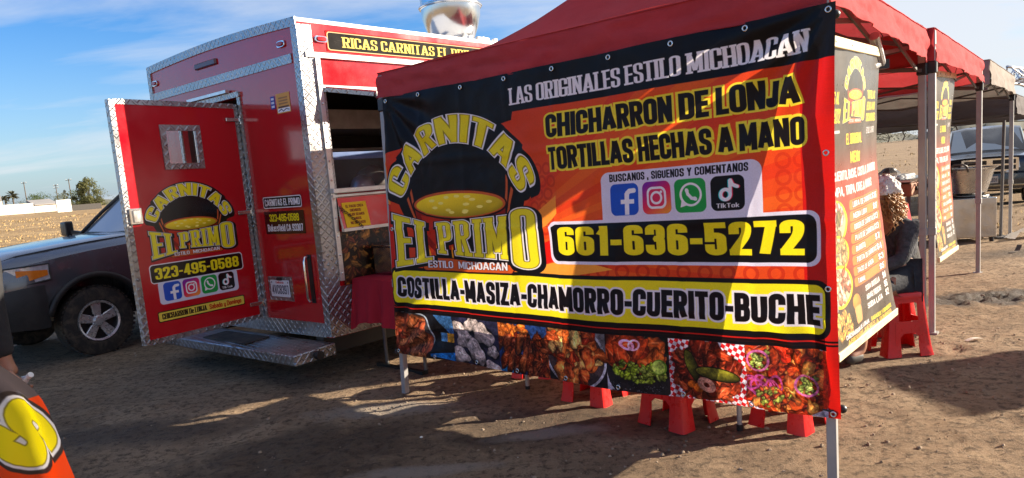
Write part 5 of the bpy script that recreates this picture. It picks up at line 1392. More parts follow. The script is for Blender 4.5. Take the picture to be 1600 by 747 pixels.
def wheel(parent, c, side, R, rimR, wd, spokes=5):
    """c centre on the outer face; side +1 = +y"""
    cv = Vector(c); ax = Vector((0, side, 0))
    mb = MB(); mb.lathe([(rimR, -wd), (R * .92, -wd), (R, -wd * .8), (R, -.04), (R * .97, -.012), (R * .86, 0), (rimR * 1.05, -.004), (rimR, -.02), (rimR, -wd)], 40, (cv, ax))
    w = part('wheel', mb, M['rubber'], parent, smooth='auto')
    for k in range(36):
        a = 2 * math.pi * k / 36
    tb = MB()
    for k in range(44):
        a = 2 * math.pi * k / 44
        p = cv + Vector((math.cos(a), 0, math.sin(a))) * (R + .003) + ax * (-.035)
        tb.box((0, 0, 0), (.030, .05, .012)); n_ = 8
        for q in range(-8, 0):
            v = Vector(tb.v[q]); v.rotate(Matrix.Rotation(-(a - math.pi / 2), 3, 'Y')); tb.v[q] = tuple(v + p)
    part('tread_block', tb, M['rubber'], w)
    mb = MB(); mb.lathe([(rimR * 1.0, -.02), (rimR * .97, -.004), (rimR * .89, -.012), (rimR * .87, -.03)], 40, (cv, ax)); rm = part('rim', mb, M['rim_alloy'], w, smooth='auto')
    mb = MB(); mb.lathe([(rimR * .875, -.02), (rimR * .86, -.10), (.001, -.11)], 32, (cv, ax)); part('rim_barrel', mb, M['dark_in'], rm, smooth='auto')
    u = Vector((1, 0, 0)); z = Vector((0, 0, 1))
    for k in range(spokes):
        a = 2 * math.pi * k / spokes + .3
        d = u * math.cos(a) + z * math.sin(a); s = u * -math.sin(a) + z * math.cos(a)
        mb = MB(); r0, r1 = rimR * .18, rimR * .93; w0, w1 = rimR * .17, rimR * .24
        P = [cv + d * r0 - s * w0 - ax * .035, cv + d * r0 + s * w0 - ax * .035, cv + d * r1 + s * w1 - ax * .03, cv + d * r1 - s * w1 - ax * .03]
        mb.hexa([p - ax * .03 for p in P] + P); part('spoke', mb, M['rim_alloy'], rm, bevel=.006)
    mb = MB(); mb.lathe([(.001, -.012), (rimR * .2, -.015), (rimR * .26, -.03), (rimR * .27, -.06)], 20, (cv, ax)); part('hub_cap', mb, M['rim_alloy'], rm, smooth='auto')
    for k in range(spokes):
        a = 2 * math.pi * (k + .5) / spokes + .3
        p = cv + (u * math.cos(a) + z * math.sin(a)) * rimR * .36
        mb = MB(); mb.tube([p - ax * .08, p - ax * .035], .012, 6); part('lug_nut', mb, M['black'], rm)
    return w

# grey pickup: local x forward, y left, origin on the ground under the front axle centre
PW = Vector((-4.391, 7.317, 0)); PF = Vector((math.cos(rad(236)), math.sin(rad(236)), 0)); PLf = Vector((-PF.y, PF.x, 0))
porg = PW - PLf * .86
pickup = thing('pickup_truck', porg, 'dark grey pickup truck parked behind the open trailer door', 'pickup truck', rz=rad(236))
def psec(x, zb, w, zs, zh, hw, crown=.03):
    return (x, [(w - .07, zb), (w - .01, zb + .12), (w + .005, (zb + zs) / 2), (w, zs - .10), (w - .025, zs), (hw, zh), (hw * .6, zh + crown * .8), (0, zh + crown)])
lower = [psec(.83, .52, .78, .92, .99, .60), psec(.78, .50, .86, .98, 1.06, .72), psec(.60, .50, .925, 1.03, 1.12, .76), psec(.30, .50, .945, 1.07, 1.15, .78), psec(0, .50, .95, 1.10, 1.18, .78), psec(-.45, .50, .95, 1.13, 1.21, .79), psec(-.80, .50, .95, 1.14, 1.22, .80),
         psec(-1.1, .45, .95, 1.11, 1.14, .84), psec(-2.6, .45, .95, 1.11, 1.14, .84), psec(-2.65, .48, .95, 1.10, 1.13, .86), psec(-4.3, .50, .94, 1.10, 1.13, .86), psec(-4.4, .52, .92, 1.08, 1.11, .85)]
body = part('body', loft(lower), M['paint_grey'], pickup, smooth='auto')
cut(body, [((0, .80, .37), .47, .62), ((0, -.80, .37), .47, .62), ((-3.28, .80, .37), .47, .62), ((-3.28, -.80, .37), .47, .62)])
# hood shut line, cowl
for s in (1, -1):
    mb = MB(); mb.tube([(.76, s * .66, 1.065), (.60, s * .755, 1.123), (.30, s * .778, 1.153), (-.1, s * .785, 1.188), (-.6, s * .80, 1.214)], .006, 6); part('hood_seam', mb, M['black'], body)
mb = MB(); mb.hexa([(-.62, -.74, 1.17), (-.62, .74, 1.17), (-.84, .76, 1.18), (-.84, -.76, 1.18), (-.62, -.74, 1.245), (-.62, .74, 1.245), (-.84, .76, 1.225), (-.84, -.76, 1.225)]); part('cowl', mb, M['black'], pickup)
# cab: pillars and roof as a loft, glass inset
cab = [(-.72, [(.80, 1.14), (.80, 1.17), (.79, 1.19), (.4, 1.20), (0, 1.20)]), (-1.32, [(.82, 1.14), (.79, 1.45), (.66, 1.70), (.4, 1.735), (0, 1.745)]), (-1.55, [(.83, 1.14), (.80, 1.45), (.67, 1.76), (.4, 1.80), (0, 1.81)]), (-2.30, [(.83, 1.14), (.80, 1.45), (.67, 1.77), (.4, 1.81), (0, 1.82)]), (-2.52, [(.82, 1.14), (.79, 1.45), (.65, 1.73), (.4, 1.76), (0, 1.77)]), (-2.64, [(.80, 1.13), (.77, 1.3), (.66, 1.45), (.4, 1.47), (0, 1.47)])]
part('cab', loft(cab), M['paint_sunlit'], pickup, smooth='auto')
def quad(P, off): return [tuple(Vector(p) + Vector(off)) for p in P]
mb = MB(); mb.grid(lambda a, b: (-.735 - .60 * b, (-.73 + 1.46 * a) * (1 - .13 * b), 1.20 + .525 * b + .018 * math.sin(math.pi * a) * (1 - b) + .022), 10, 4); part('windshield', mb, M['car_glass'], pickup, smooth=True)
for s in (1, -1):
    mb = MB(); mb.tube([(-.70, s * .765, 1.205), (-1.0, s * .72, 1.475), (-1.335, s * .655, 1.755)], .022, 8); part('pillar_trim', mb, M['black'], pickup, smooth=True)
    mb = MB(); mb.add([(-1.0, s * .812, 1.20), (-1.78, s * .838, 1.20), (-1.78, s * .700, 1.70), (-1.45, s * .708, 1.68)], [(0, 1, 2, 3)]); part('side_window', mb, M['car_glass'], pickup)
    mb = MB(); mb.add([(-1.86, s * .838, 1.20), (-2.40, s * .835, 1.20), (-2.36, s * .700, 1.68), (-1.86, s * .700, 1.70)], [(0, 1, 2, 3)]); part('side_window', mb, M['car_glass'], pickup)
    # mirror
    mb = MB(); mb.hexa([(-.66, s * .97, 1.21), (-.76, s * .97, 1.21), (-.76, s * 1.16, 1.22), (-.68, s * 1.16, 1.22), (-.66, s * .97, 1.40), (-.76, s * .97, 1.40), (-.76, s * 1.16, 1.39), (-.68, s * 1.16, 1.39)]); mr = part('mirror', mb, M['black'], pickup, bevel=.025, seg=3, smooth='auto')
    mb = MB(); mb.bar((-.82, s * .80, 1.22), (-.73, s * .98, 1.26), .05); part('mirror_arm', mb, M['black'], mr)
    # headlamp wraps the corner; amber outer third
    def hp(a, b, o=0.0):
        pts = [(.835, .40), (.83, .60), (.80, .74), (.72, .865), (.56, .925), (.40, .946)]
        q = a * (len(pts) - 1); i = min(int(q), len(pts) - 2); f_ = q - i
        x = pts[i][0] * (1 - f_) + pts[i + 1][0] * f_; y = pts[i][1] * (1 - f_) + pts[i + 1][1] * f_
        z0 = .80 + .08 * a * a; z1 = .995 + .035 * a
        return (x + o, s * (y + o), z0 + (z1 - z0) * b - .05 * max(0, a - .85) * (1 - b))
    mb = MB(); mb.grid(lambda a, b: hp(a, .04 + .92 * b, .004), 14, 4); hl = part('headlight', mb, M['lamp_clear'], pickup, smooth=True)
    mb = MB(); mb.grid(lambda a, b: hp(.66 + .32 * a, .12 + .72 * b * (1 - .55 * a) + .17 * a, .009), 8, 4); part('turn_signal', mb, M['amber'], hl, smooth=True)
    mb = MB(); mb.tube([hp(a, b, .008) for a, b in ((.0, .0), (.25, .0), (.5, .0), (.75, .0), (1, .0), (1, .5), (1, 1), (.75, 1), (.5, 1), (.25, 1), (0, 1))], .009, 6); part('bezel', mb, M['black'], hl)
    mb = MB(); mb.tube([hp(.52, b, .010) for b in (0, .5, 1)], .007, 6); part('divider', mb, M['dark_trim'], hl)
    # wheel arch flare
    arc = [(.485 * math.cos(a), s * .945, .37 + .485 * math.sin(a)) for a in np.linspace(.28, math.pi - .28, 18)]
    mb = MB(); mb.tube(arc, .035, 6); part('arch_flare', mb, M['dark_trim'], pickup, smooth=True)
    arc = [(-3.28 + .485 * math.cos(a), s * .945, .37 + .485 * math.sin(a)) for a in np.linspace(.28, math.pi - .28, 18)]
    mb = MB(); mb.tube(arc, .035, 6); part('arch_flare', mb, M['dark_trim'], pickup, smooth=True)
    for x in (0, -3.28): wheel(pickup, (x, s * .93, .365), s, .365, .215, .24)
    mb = MB(); mb.box((-1.65, s * .955, .50), (2.3, .03, .16)); part('sill_cladding', mb, M['dark_trim'], pickup, bevel=.01)
    mb = MB(); mb.lathe([(.001, 0), (.055, .004), (.06, -.02)], 18, ((.90, s * .74, .56), (1, s * .25, 0))); part('fog_lamp', mb, M['lamp_clear'], pickup)
mb = loft([(.93, [(.70, .44), (.74, .55), (.74, .66), (.70, .74), (0, .76)]), (.85, [(.86, .42), (.90, .55), (.90, .70), (.85, .79), (0, .80)]), (.60, [(.95, .40), (.965, .55), (.965, .72), (.95, .82), (0, .82)]), (.47, [(.95, .40), (.96, .55), (.96, .72), (.945, .82), (0, .82)])]); part('bumper', mb, M['dark_trim'], pickup, smooth='auto')
mb = MB(); mb.box((.845, 0, .90), (.03, 1.0, .17)); part('grille', mb, M['chrome'], pickup, bevel=.01)
for k in range(4):
    mb = MB(); mb.box((.862, 0, .84 + .04 * k), (.012, .9, .022)); part('grille_slot', mb, M['black'], pickup)
mb = MB(); mb.box((-2.0, 0, .42), (4.2, 1.2, .16)); part('chassis', mb, M['black'], pickup)
for s in (1, -1):
    mb = MB(); mb.tube([(-.71, s * .1, 1.235), (-.75, s * .62, 1.245)], .010, 6); part('wiper', mb, M['black'], pickup)

# black SUV facing the camera on the right
def sx(x, zb, w, zs, zh, hw): return (x, [(w - .08, zb), (w - .01, zb + .12), (w, (zb + zs) / 2), (w - .005, zs - .1), (w - .03, zs), (hw, zh), (hw * .6, zh + .02), (0, zh + .025)])
sorg = Vector((11.2, 16.4, 0)); sorg.z = gz(sorg.x, sorg.y)
suv = thing('sport_utility_vehicle', sorg, 'black sport utility vehicle parked facing the camera behind the grey tent', 'car', rz=rad(238))
sb = part('body', loft([sx(.86, .42, .76, .88, .97, .66), sx(.82, .38, .84, .95, 1.05, .72), sx(.55, .38, .90, 1.0, 1.09, .76), sx(0, .40, .92, 1.03, 1.12, .78), sx(-.7, .40, .925, 1.06, 1.15, .80), sx(-1.2, .38, .925, 1.07, 1.10, .84), sx(-3.3, .40, .92, 1.07, 1.10, .84), sx(-3.6, .45, .88, 1.05, 1.08, .80)]), M['paint_black'], suv, smooth='auto')
cut(sb, [((0, .80, .36), .43, .55), ((0, -.80, .36), .43, .55), ((-2.76, .80, .36), .43, .55), ((-2.76, -.80, .36), .43, .55)])
part('cab', loft([(-.62, [(.80, 1.10), (.80, 1.14), (.78, 1.16), (.4, 1.17), (0, 1.17)]), (-1.15, [(.84, 1.08), (.80, 1.40), (.70, 1.64), (.4, 1.70), (0, 1.71)]), (-1.4, [(.84, 1.08), (.80, 1.42), (.71, 1.72), (.4, 1.77), (0, 1.78)]), (-3.2, [(.84, 1.08), (.80, 1.42), (.71, 1.72), (.4, 1.77), (0, 1.78)]), (-3.55, [(.80, 1.06), (.76, 1.35), (.66, 1.6), (.4, 1.64), (0, 1.65)])]), M['paint_black'], suv, smooth='auto')
mb = MB(); mb.grid(lambda a, b: (-.645 - .52 * b, (-.73 + 1.46 * a) * (1 - .10 * b), 1.185 + .50 * b + .02 * math.sin(math.pi * a)), 8, 4); part('windshield', mb, M['car_glass'], suv, smooth=True)
for s in (1, -1):
    mb = MB(); mb.add([(-.95, s * .832, 1.16), (-3.2, s * .842, 1.16), (-3.1, s * .742, 1.62), (-1.4, s * .742, 1.62)], [(0, 1, 2, 3)]); part('side_window', mb, M['car_glass'], suv)
    for x in (0, -2.76): wheel(suv, (x, s * .90, .36), s, .36, .22, .24)
    mb = MB(); mb.hexa([(.80, s * .50, .80), (.84, s * .50, .80), (.74, s * .80, .80), (.70, s * .80, .80), (.80, s * .50, .98), (.84, s * .50, .98), (.74, s * .80, .98), (.70, s * .80, .98)])
    h_ = part('headlight', [MB().hexa([(.80, s * .52, .79), (.868, s * .52, .79), (.80, s * .83, .80), (.72, s * .83, .80), (.80, s * .52, .985), (.862, s * .52, .985), (.80, s * .82, .98), (.72, s * .82, .98)])][0], M['lamp_clear'], suv, bevel=.01)
    mb = MB(); mb.box((.80, s * .79, .88), (.05, .06, .15)); part('turn_signal', mb, M['amber'], h_)
    mb = MB(); mb.lathe([(.001, .01), (.06, .008), (.07, -.02)], 16, ((.90, s * .34, .70), (1, 0, 0))); part('fog_lamp', mb, M['lamp_clear'], suv)
    mb = MB(); mb.hexa([(-.72, s * .90, 1.10), (-.82, s * .90, 1.10), (-.82, s * 1.10, 1.11), (-.74, s * 1.10, 1.11), (-.72, s * .90, 1.26), (-.82, s * .90, 1.26), (-.82, s * 1.10, 1.25), (-.74, s * 1.10, 1.25)]); part('mirror', mb, M['chrome'], suv, bevel=.02, seg=2)
mb = MB(); mb.box((.865, 0, .89), (.03, 1.0, .26)); gr = part('grille', mb, M['black'], suv)
for a, b in (((.888, -.5, .76), (.888, .5, .76)), ((.888, -.5, 1.01), (.888, .5, 1.01)), ((.888, -.5, .885), (.888, .5, .885))):
    mb = MB(); mb.bar(a, b, .03, .035); part('grille_bar', mb, M['chrome'], gr)
for y in (-.5, 0, .5):
    mb = MB(); mb.bar((.892, y, .75), (.892, y, 1.02), .05 if y else .11, .03); part('grille_bar', mb, M['chrome'], gr)
mb = loft([(.96, [(.70, .36), (.74, .48), (.72, .60), (.66, .68), (0, .70)]), (.88, [(.84, .34), (.87, .48), (.87, .62), (.82, .72), (0, .73)]), (.55, [(.92, .34), (.93, .48), (.93, .64), (.90, .74), (0, .75)])]); part('bumper', mb, M['paint_black'], suv, smooth='auto')
c_ = Canvas(.31, .155, 400, (.80, .79, .76)); c_.text('7PPX331', .02, .29, .045, .125, Face(.15, .11, .8, .2, .09), [(0, (.10, .10, .2))])
mb = MB(); mb.grid(lambda a, b: (.972, -.155 + .31 * a, .49 + .155 * b), 1, 1); part('licence_plate', mb, printed('suv_plate', c_.image('suv_plate_image'), rough=.4), suv, recalc=False)
mb = MB(); mb.box((-1.3, 0, .36), (3.8, 1.2, .14)); part('chassis', mb, M['black'], suv)
mb = MB(); mb.tube([(.93, -.8, .44), (.975, -.6, .44), (.975, .6, .44), (.93, .8, .44)], .018, 6); part('bumper_strip', mb, M['wood'], suv)
# ------------------------------------------------------------------ pop-up tents
FLp, FRp, BRp, C2p = Vector((-.848, 5.007, 0)), Vector((1.387, 3.048, 0)), Vector((3.232, 5.473, 0)), Vector((5.272, 7.864, 0))
UP = Vector((0, 0, 1))
def tent(name, P, eave, val, peak, cover, label, group, leg_mat='leg', seed=0, valance_mat=None, sag=0.05, scal=0.012, billow=(0, 0, 0, 0), legs=(1, 1, 1, 1), foot=True, reach=.03, lean=None):
    """P: four leg bases in order round the square"""
    ctr = sum(P, Vector()) / 4
    o = thing(name, ctr, label, 'canopy tent', group)
    L = [p - ctr for p in P]
    lean = lean or [Vector()] * 4
    ev = list(eave) if isinstance(eave, (list, tuple)) else [eave] * 4; eave = sum(ev) / 4
    def ez(s, t): a, b = (s + 1) / 2, (t + 1) / 2; return ev[0] * (1 - a) * (1 - b) + ev[1] * a * (1 - b) + ev[2] * a * b + ev[3] * (1 - a) * b
    Lo = [p + p.normalized() * reach + l for p, l in zip(L, lean)]         # fabric just outside the legs
    rs = random.Random(seed)
    def bil(s, t):   # s,t in -1..1
        a, b = (s + 1) / 2, (t + 1) / 2
        return Lo[0] * (1 - a) * (1 - b) + Lo[1] * a * (1 - b) + Lo[2] * a * b + Lo[3] * (1 - a) * b
    def top(u, v):
        s, t = 2 * u - 1, 2 * v - 1; m = max(abs(s), abs(t)); k = min(abs(s), abs(t)) / (m + 1e-6)
        e_ = ez(s / (m + 1e-6), t / (m + 1e-6)); z = e_ + (peak - e_) * (1 - m) ** (2.3 - .35 * k)
        z += .010 * fbm(s * 3 + seed, t * 3, 1.0, 3)
        p = bil(s, t); return (p.x, p.y, z)
    mb = MB(); mb.grid(top, 36, 36); cv = part('cover', mb, cover, o, smooth=True, recalc=False)
    cv['label'] = label.split(' tent')[0] + ' roof fabric' if False else cv.get('label', '') or 'sloping roof fabric'
    del cv['label']
    for i in range(4):
        a, b = Lo[i], Lo[(i + 1) % 4]; e = (b - a); n = e.cross(UP).normalized()
        if n.dot((a + b) / 2) < 0: n = -n
        ph = rs.uniform(0, 6)
        def vf(u, v, a=a, e=e, n=n, i=i, ph=ph):
            w = math.sin(math.pi * u)
            out = .006 + v * (.012 + billow[i] * w) + .010 * v * math.sin(u * 17 + ph) + .030 * math.sin(math.pi * min(1, v * 1.2)) * fbm(u * 6 + ph, v * 2, 1.0, 4) + .012 * v * fbm(u * 22 + ph, v * 3, 1.0, 3)
            if v == 0: out = 0
            e_ = ev[i] * (1 - u) + ev[(i + 1) % 4] * u; z = e_ - (e_ - val) * v + v * scal * math.sin(u * 40 + ph) * .4 - .02 * w * v * rs.uniform(.9, 1)
            p = a + e * u + n * out
            return (p.x, p.y, z)
        mb = MB(); mb.grid(vf, 80, 8); vl = part('valance', mb, valance_mat or cover, o, smooth=True, recalc=False)
        for vv in (0.03, 0.985):
            mb = MB(); mb.tube([vf(k / 60, vv) for k in range(61)], .0035, 5); part('hem', mb, valance_mat or cover, vl, smooth=True)
    for i, p in enumerate(L):
        if not legs[i]: continue
        e = (L[(i + 1) % 4] - L[i]).normalized(); rz = math.atan2(e.y, e.x)
        ln = lean[i] / eave; A = lambda z: p + ln * z + UP * z
        mb = MB(); mb.bar(A(.80), A(ev[i] - .02), .052, .052, up=e); lg = part('leg', mb, M[leg_mat], o, bevel=.004)
        mb = MB(); mb.bar(A(.0), A(.83), .042, .042, up=e); part('lower_leg', mb, M[leg_mat], lg, bevel=.003)
        mb = MB(); mb.bar(A(.79), A(.85), .060, .060, up=e); part('collar', mb, M[leg_mat], lg, bevel=.004)
        if foot: mb = MB(); mb.box((p.x, p.y, .006), (.085, .085, .014), rz); part('foot_plate', mb, M[leg_mat], lg)
        mb = MB(); q_ = A(val - .04); mb.box((q_.x, q_.y, val - .04), (.070, .070, .09), rz); part('corner_bracket', mb, M['black'], lg, bevel=.008)
        for k in range(4):
            d = Vector((math.cos(rz), math.sin(rz), 0)).cross(UP) * .0266
            mb = MB(); mb.lathe([(.001, .001), (.006, .001), (.007, 0)], 8, (A(.9 + .16 * k) + d, d)); part('pin_hole', mb, M['black'], lg)
    for i in range(4):                      # scissor bars along each side
        a, b = L[i], L[(i + 1) % 4]; inn = -((a + b) / 2).normalized() * .03
        z0, z1 = val + .14, val - .05
        for q in range(2):
            p0, p1 = a.lerp(b, q * .5) + inn, a.lerp(b, q * .5 + .5) + inn
            for k, (za, zb) in enumerate(((z0, z1), (z1, z0))):
                mb = MB(); mb.bar(p0 + UP * za + inn * .4 * k, p1 + UP * zb + inn * .4 * k, .014, .024); part('scissor_bar', mb, M['bar'], o)
    for i in range(4):                      # roof struts to the peak, just under the fabric
        zz_ = lambda m: eave + (peak - eave) * (1 - m) ** 1.95 - .06
        for m0, m1 in ((.97, .7), (.7, .4), (.4, .2), (.2, .02)):
            mb = MB(); mb.bar(L[i] * m0 + UP * zz_(m0), L[i] * m1 + UP * zz_(m1), .02, .028); part('roof_strut', mb, M['bar'], o)
    mb = MB(); mb.tube([(0, 0, peak - .45), (0, 0, peak - .01)], .022, 8); part('peak_post', mb, M[leg_mat], o)
    return o
BLp = FLp + (BRp - FRp)
tent('canopy_tent', [FLp, FRp, BRp, BLp], [2.275, 2.25, 2.36, 2.30], 2.10, 3.20, M['tent_red'], 'red canopy tent carrying the big front banner', 'red canopy tents', seed=1, billow=(.0, .05, .02, .02), foot=False, lean=[(FRp - FLp).normalized() * .10, Vector(), Vector(), Vector()])
B2 = BRp + (C2p - BRp).normalized() * .05 + Vector((.763, -.647, 0)) * .055
C2l = C2p + (BLp - BRp); B2l = B2 + (BLp - BRp)
tent('canopy_tent', [B2l, B2, C2p, C2l], 2.36, 2.11, 3.20, M['tent_red'], 'second red canopy tent, behind the one with the big front banner', 'red canopy tents', seed=2, billow=(0, .06, .03, 0))
C3a = C2p + (C2p - BRp).normalized() * .55; C3b = Vector((7.691, 10.741, 0)); lft = (BLp - BRp)
tent('canopy_tent', [C3a + lft, C3a + Vector((.02, 0, 0)), C3b, C3b + lft], 2.40, 2.12, 3.0, M['tent_dark'], 'tent with pale grey valance behind the two red tents', None, leg_mat='leg', seed=3, valance_mat=M['tent_grey'], billow=(0, .05, 0, 0), legs=(1, 0, 1, 1))
t4 = C3b + (C2p - BRp).normalized() * .4
tent('shade_tent', [t4 + lft * 2.2, t4, t4 + (C2p - BRp) * 1.7, t4 + (C2p - BRp) * 1.7 + lft * 2.2], 2.15, 1.85, 2.9, M['tent_dark'], 'long dark shade tent farthest back, seen under the red tents', None, leg_mat='leg_dark', seed=4, legs=(1, 0, 0, 1))
# metal truss arch at the right edge
tr = thing('truss_arch', (9.7, 13.0, 0), 'silver lattice truss rising behind the grey tent at the right edge', 'truss')
def trp(t, off): return Vector((-.85 + 3.2 * t + 0, -.9 + 2.6 * t, 2.62 - 1.15 * max(t, 0) ** 1.6)) + Vector(off)
offs = ((0, 0, 0), (0, .12, -.24), (.16, -.06, -.2))
for of in offs:
    mb = MB(); mb.tube([trp(t_, of) for t_ in np.linspace(-.2, 1.3, 14)] + [trp(1.3, of) * 1 - Vector((0, 0, trp(1.3, of).z + 0))], .022, 8); part('chord', mb, M['alu'], tr, smooth=True)
for k in range(16):
    for a, b in ((0, 1), (1, 2), (2, 0)):
        mb = MB(); mb.tube([trp(-.2 + .094 * k, offs[a]), trp(-.2 + .094 * (k + .5), offs[b])], .011, 6); part('lattice_bar', mb, M['alu'], tr)
        mb = MB(); mb.tube([trp(-.2 + .094 * (k + .5), offs[b]), trp(-.2 + .094 * (k + 1), offs[a])], .011, 6); part('lattice_bar', mb, M['alu'], tr)
# thin dark pole by the grey tent leg
mb = MB(); mb.tube([(0, 0, 0), (.02, -.02, 1.75)], .022, 8); dp_ = thing('dark_pole', (7.46, 10.62, 0), 'thin dark pole just left of the grey tent leg', 'pole'); part('pole', mb, M['leg_dark'], dp_)
mb = MB(); mb.box((0, 0, .01), (.22, .22, .02)); part('base_plate', mb, M['leg_dark'], dp_)
# red seat-side tent clamp at the first tent: folding support arm seen behind the menu
sa_ = thing('tent_side_arm', FRp.lerp(BRp, .42), 'silver folding arm hanging beside the first menu banner top', 'bracket')
mb = MB(); mb.tube([(-.10, -.13, 2.10), (.02, .03, 1.97)], .028, 10); part('arm', mb, M['alu'], sa_)
mb = MB(); mb.tube([(.02, .03, 1.97), (-.12, -.10, 1.93)], .018, 8); part('lever', mb, M['alu'], sa_)
mb = MB(); mb.box((.03, .04, 1.965), (.06, .06, .05)); part('joint', mb, M['black'], sa_)

# ------------------------------------------------------------------ big front banner
eb = (FRp - FLp).normalized(); nb = -eb.cross(UP)
if nb.y > 0: nb = -nb
BO = FLp + nb * .045
banner = thing('front_banner', FLp.lerp(FRp, .5), 'large printed vinyl food banner tied across the front of the red tent', 'banner')
def bsurf(u, v):
    """u along, v up"""
    s = u * 3.0 + .0; h = v
    z = .325 + 1.775 * v - .012 * math.sin(math.pi * u) * (v > .5) + (.0 - .02 * math.sin(math.pi * u)) * (1 - v)
    o = .016 * math.sin(u * 11 + 1.5) * (.3 + .7 * (1 - v)) + .010 * math.sin(u * 23 + v * 4) + .012 * fbm(u * 4, v * 3, 1.0, 4)
    for c in (.125, .25, .375, .5, .625, .75, .875): o += .007 * math.exp(-((u - c) / .006) ** 2)
    for c in (.25, .5, .75): o += .005 * math.exp(-((v - c) / .010) ** 2)
    for c0, sl_, am in ((.12, .35, .004), (.34, -.5, .004), (.55, .6, .005), (.71, -.3, .004), (.9, .25, .004)): o += am * math.exp(-((u - c0 - sl_ * (v - .5) * .4) / .007) ** 2) * math.sin(math.pi * v)
    # drag wrinkles fanning from the tied corners
    for cu, cv_ in ((0, 1), (1, 1), (0, 0), (1, 0)):
        du, dv = (u - cu) * 3.0, (v - cv_) * 1.78; r = math.hypot(du, dv); th = math.atan2(abs(dv), abs(du))
        o += .016 * math.sin(th * 14) * math.exp(-((r - .32) / .24) ** 2)
    # soft curve inward of both side edges
    e0 = .035 + .105 * v + .012 * math.sin(math.pi * v); e1 = 3.022 + .018 * v - .012 * math.sin(math.pi * v)
    s = e0 + (e1 - e0) * u
    bsurf.s = s / 3.0
    p = BO + eb * s + nb * (o + .01); return (p.x, p.y, z)
boff = FLp.lerp(FRp, .5)
mb = MB(); mb.grid(lambda u, v: Vector(bsurf(u, v)) - boff, 150, 84)
for j_ in range(85):
    for i_ in range(151): bsurf(i_ / 150, j_ / 84); mb.uv[j_ * 151 + i_] = (bsurf.s, j_ / 84)
sheet = part('printed_sheet', mb, printed('front_banner_vinyl', main_banner(), trans=.26, rough=.46, bump=.22, spec=.26), banner, smooth=True, recalc=False)
for u, v in [(k / 8 * .98 + .01, .985) for k in range(9)] + [(k / 8 * .98 + .01, .012) for k in range(9)] + [(.012, .5), (.988, .33), (.988, .66)]:
    p = Vector(bsurf(u, v)) - boff
    mb = MB(); mb.tube([p + nb * .004 + (eb * math.cos(a) + UP * math.sin(a)) * .011 for a in np.linspace(0, 2 * math.pi, 13)[:-1]], .004, 6, closed=True); part('grommet', mb, M['steel'], banner, smooth=True)
for P_, z, sg in ((FRp, .36, 1), (FLp, .315, -1), (FRp, 2.06, 1)):
    p = P_ - boff + UP * z + eb * (.045 * sg)
    mb = MB(); mb.lathe([(.001, -.02)] + [(.02 * math.sin(a), -.02 * math.cos(a)) for a in np.linspace(.25, math.pi - .25, 8)] + [(.001, .02)], 14, (p, eb)); part('ball_tie', mb, M['black'], banner, smooth=True)
    c0 = P_ - boff + UP * z
    mb = MB(); mb.tube([c0 + nb * .04 - eb * .03, c0 + nb * .05, c0 + eb * .03 + nb * .03, c0 + eb * .035 - nb * .03, c0 - nb * .035, c0 - eb * .03 - nb * .02], .005, 6, closed=True); part('bungee_cord', mb, M['black'], banner)

# ------------------------------------------------------------------ hanging menus
MENU = printed('menu_vinyl', menu_banner(), trans=.14, rough=.28, bump=.1, spec=.5, fade=.16)
def menu(tl, tr_, bl, br, label):
    base = (tl + tr_) / 2; base = Vector((base.x, base.y, 0))
    o = thing('menu_banner', base, label, 'menu banner', 'menu banners hung along the tent side')
    q = [p - base for p in (tl, tr_, bl, br)]
    nn = (q[1] - q[0]).cross(q[2] - q[0]).normalized()
    def fn(u, v):
        p = (q[2] * (1 - u) + q[3] * u) * (1 - v) + (q[0] * (1 - u) + q[1] * u) * v
        return p + nn * (.012 * math.sin(u * 7 + 1) * math.sin(math.pi * v) + .01 * fbm(u * 3, v * 4, 1, 3) + .05 * math.sin(math.pi * v) * (1 - .3 * u))
    mb = MB(); mb.grid(fn, 20, 26); part('printed_sheet', mb, MENU, o, smooth=True, recalc=False)
    e = (q[1] - q[0]).normalized(); e2 = (q[3] - q[2]).normalized()
    mb = MB(); mb.bar(q[0] - e * .015 + UP * .015, q[1] + e * .02 + UP * .015, .022, .048); tb_ = part('top_batten', mb, M['wood'], o, bevel=.003)
    mb = MB(); mb.bar(q[2] - e2 * .015 - UP * .012, q[3] + e2 * .02 - UP * .012, .022, .045); part('bottom_batten', mb, M['wood'], o, bevel=.003)
    out = e.cross(UP); out = out if out.dot(Vector((1, -1, 0))) > 0 else -out
    for k in range(4): mb = MB(); mb.lathe([(.001, .003), (.006, .002), (.008, 0)], 8, (q[0].lerp(q[1], .08 + .28 * k) + UP * .015 + out * .0115, out)); part('screw', mb, M['screw'], tb_)
    for pp in (q[0], q[1]):
        mb = MB(); mb.tube([pp + UP * .03, pp + UP * .10 + out * .02, pp + UP * .16 - out * .01], .003, 5); part('hanging_wire', mb, M['screw'], tb_)
menu(Vector((1.425, 3.096, 1.955)), Vector((2.143, 4.042, 2.01)), Vector((1.63, 3.497, .465)), Vector((2.425, 4.405, .465)), 'near menu banner beside the big front banner')
e2_ = (C2p - BRp).normalized(); A2, B2_ = BRp + e2_ * .62, BRp + e2_ * 1.50
menu(Vector((A2.x, A2.y, 2.05)), Vector((B2_.x, B2_.y, 2.08)), Vector((A2.x + .20, A2.y + .30, .47)), Vector((B2_.x + .22, B2_.y + .30, .47)), 'farther menu banner hung on the second red tent')
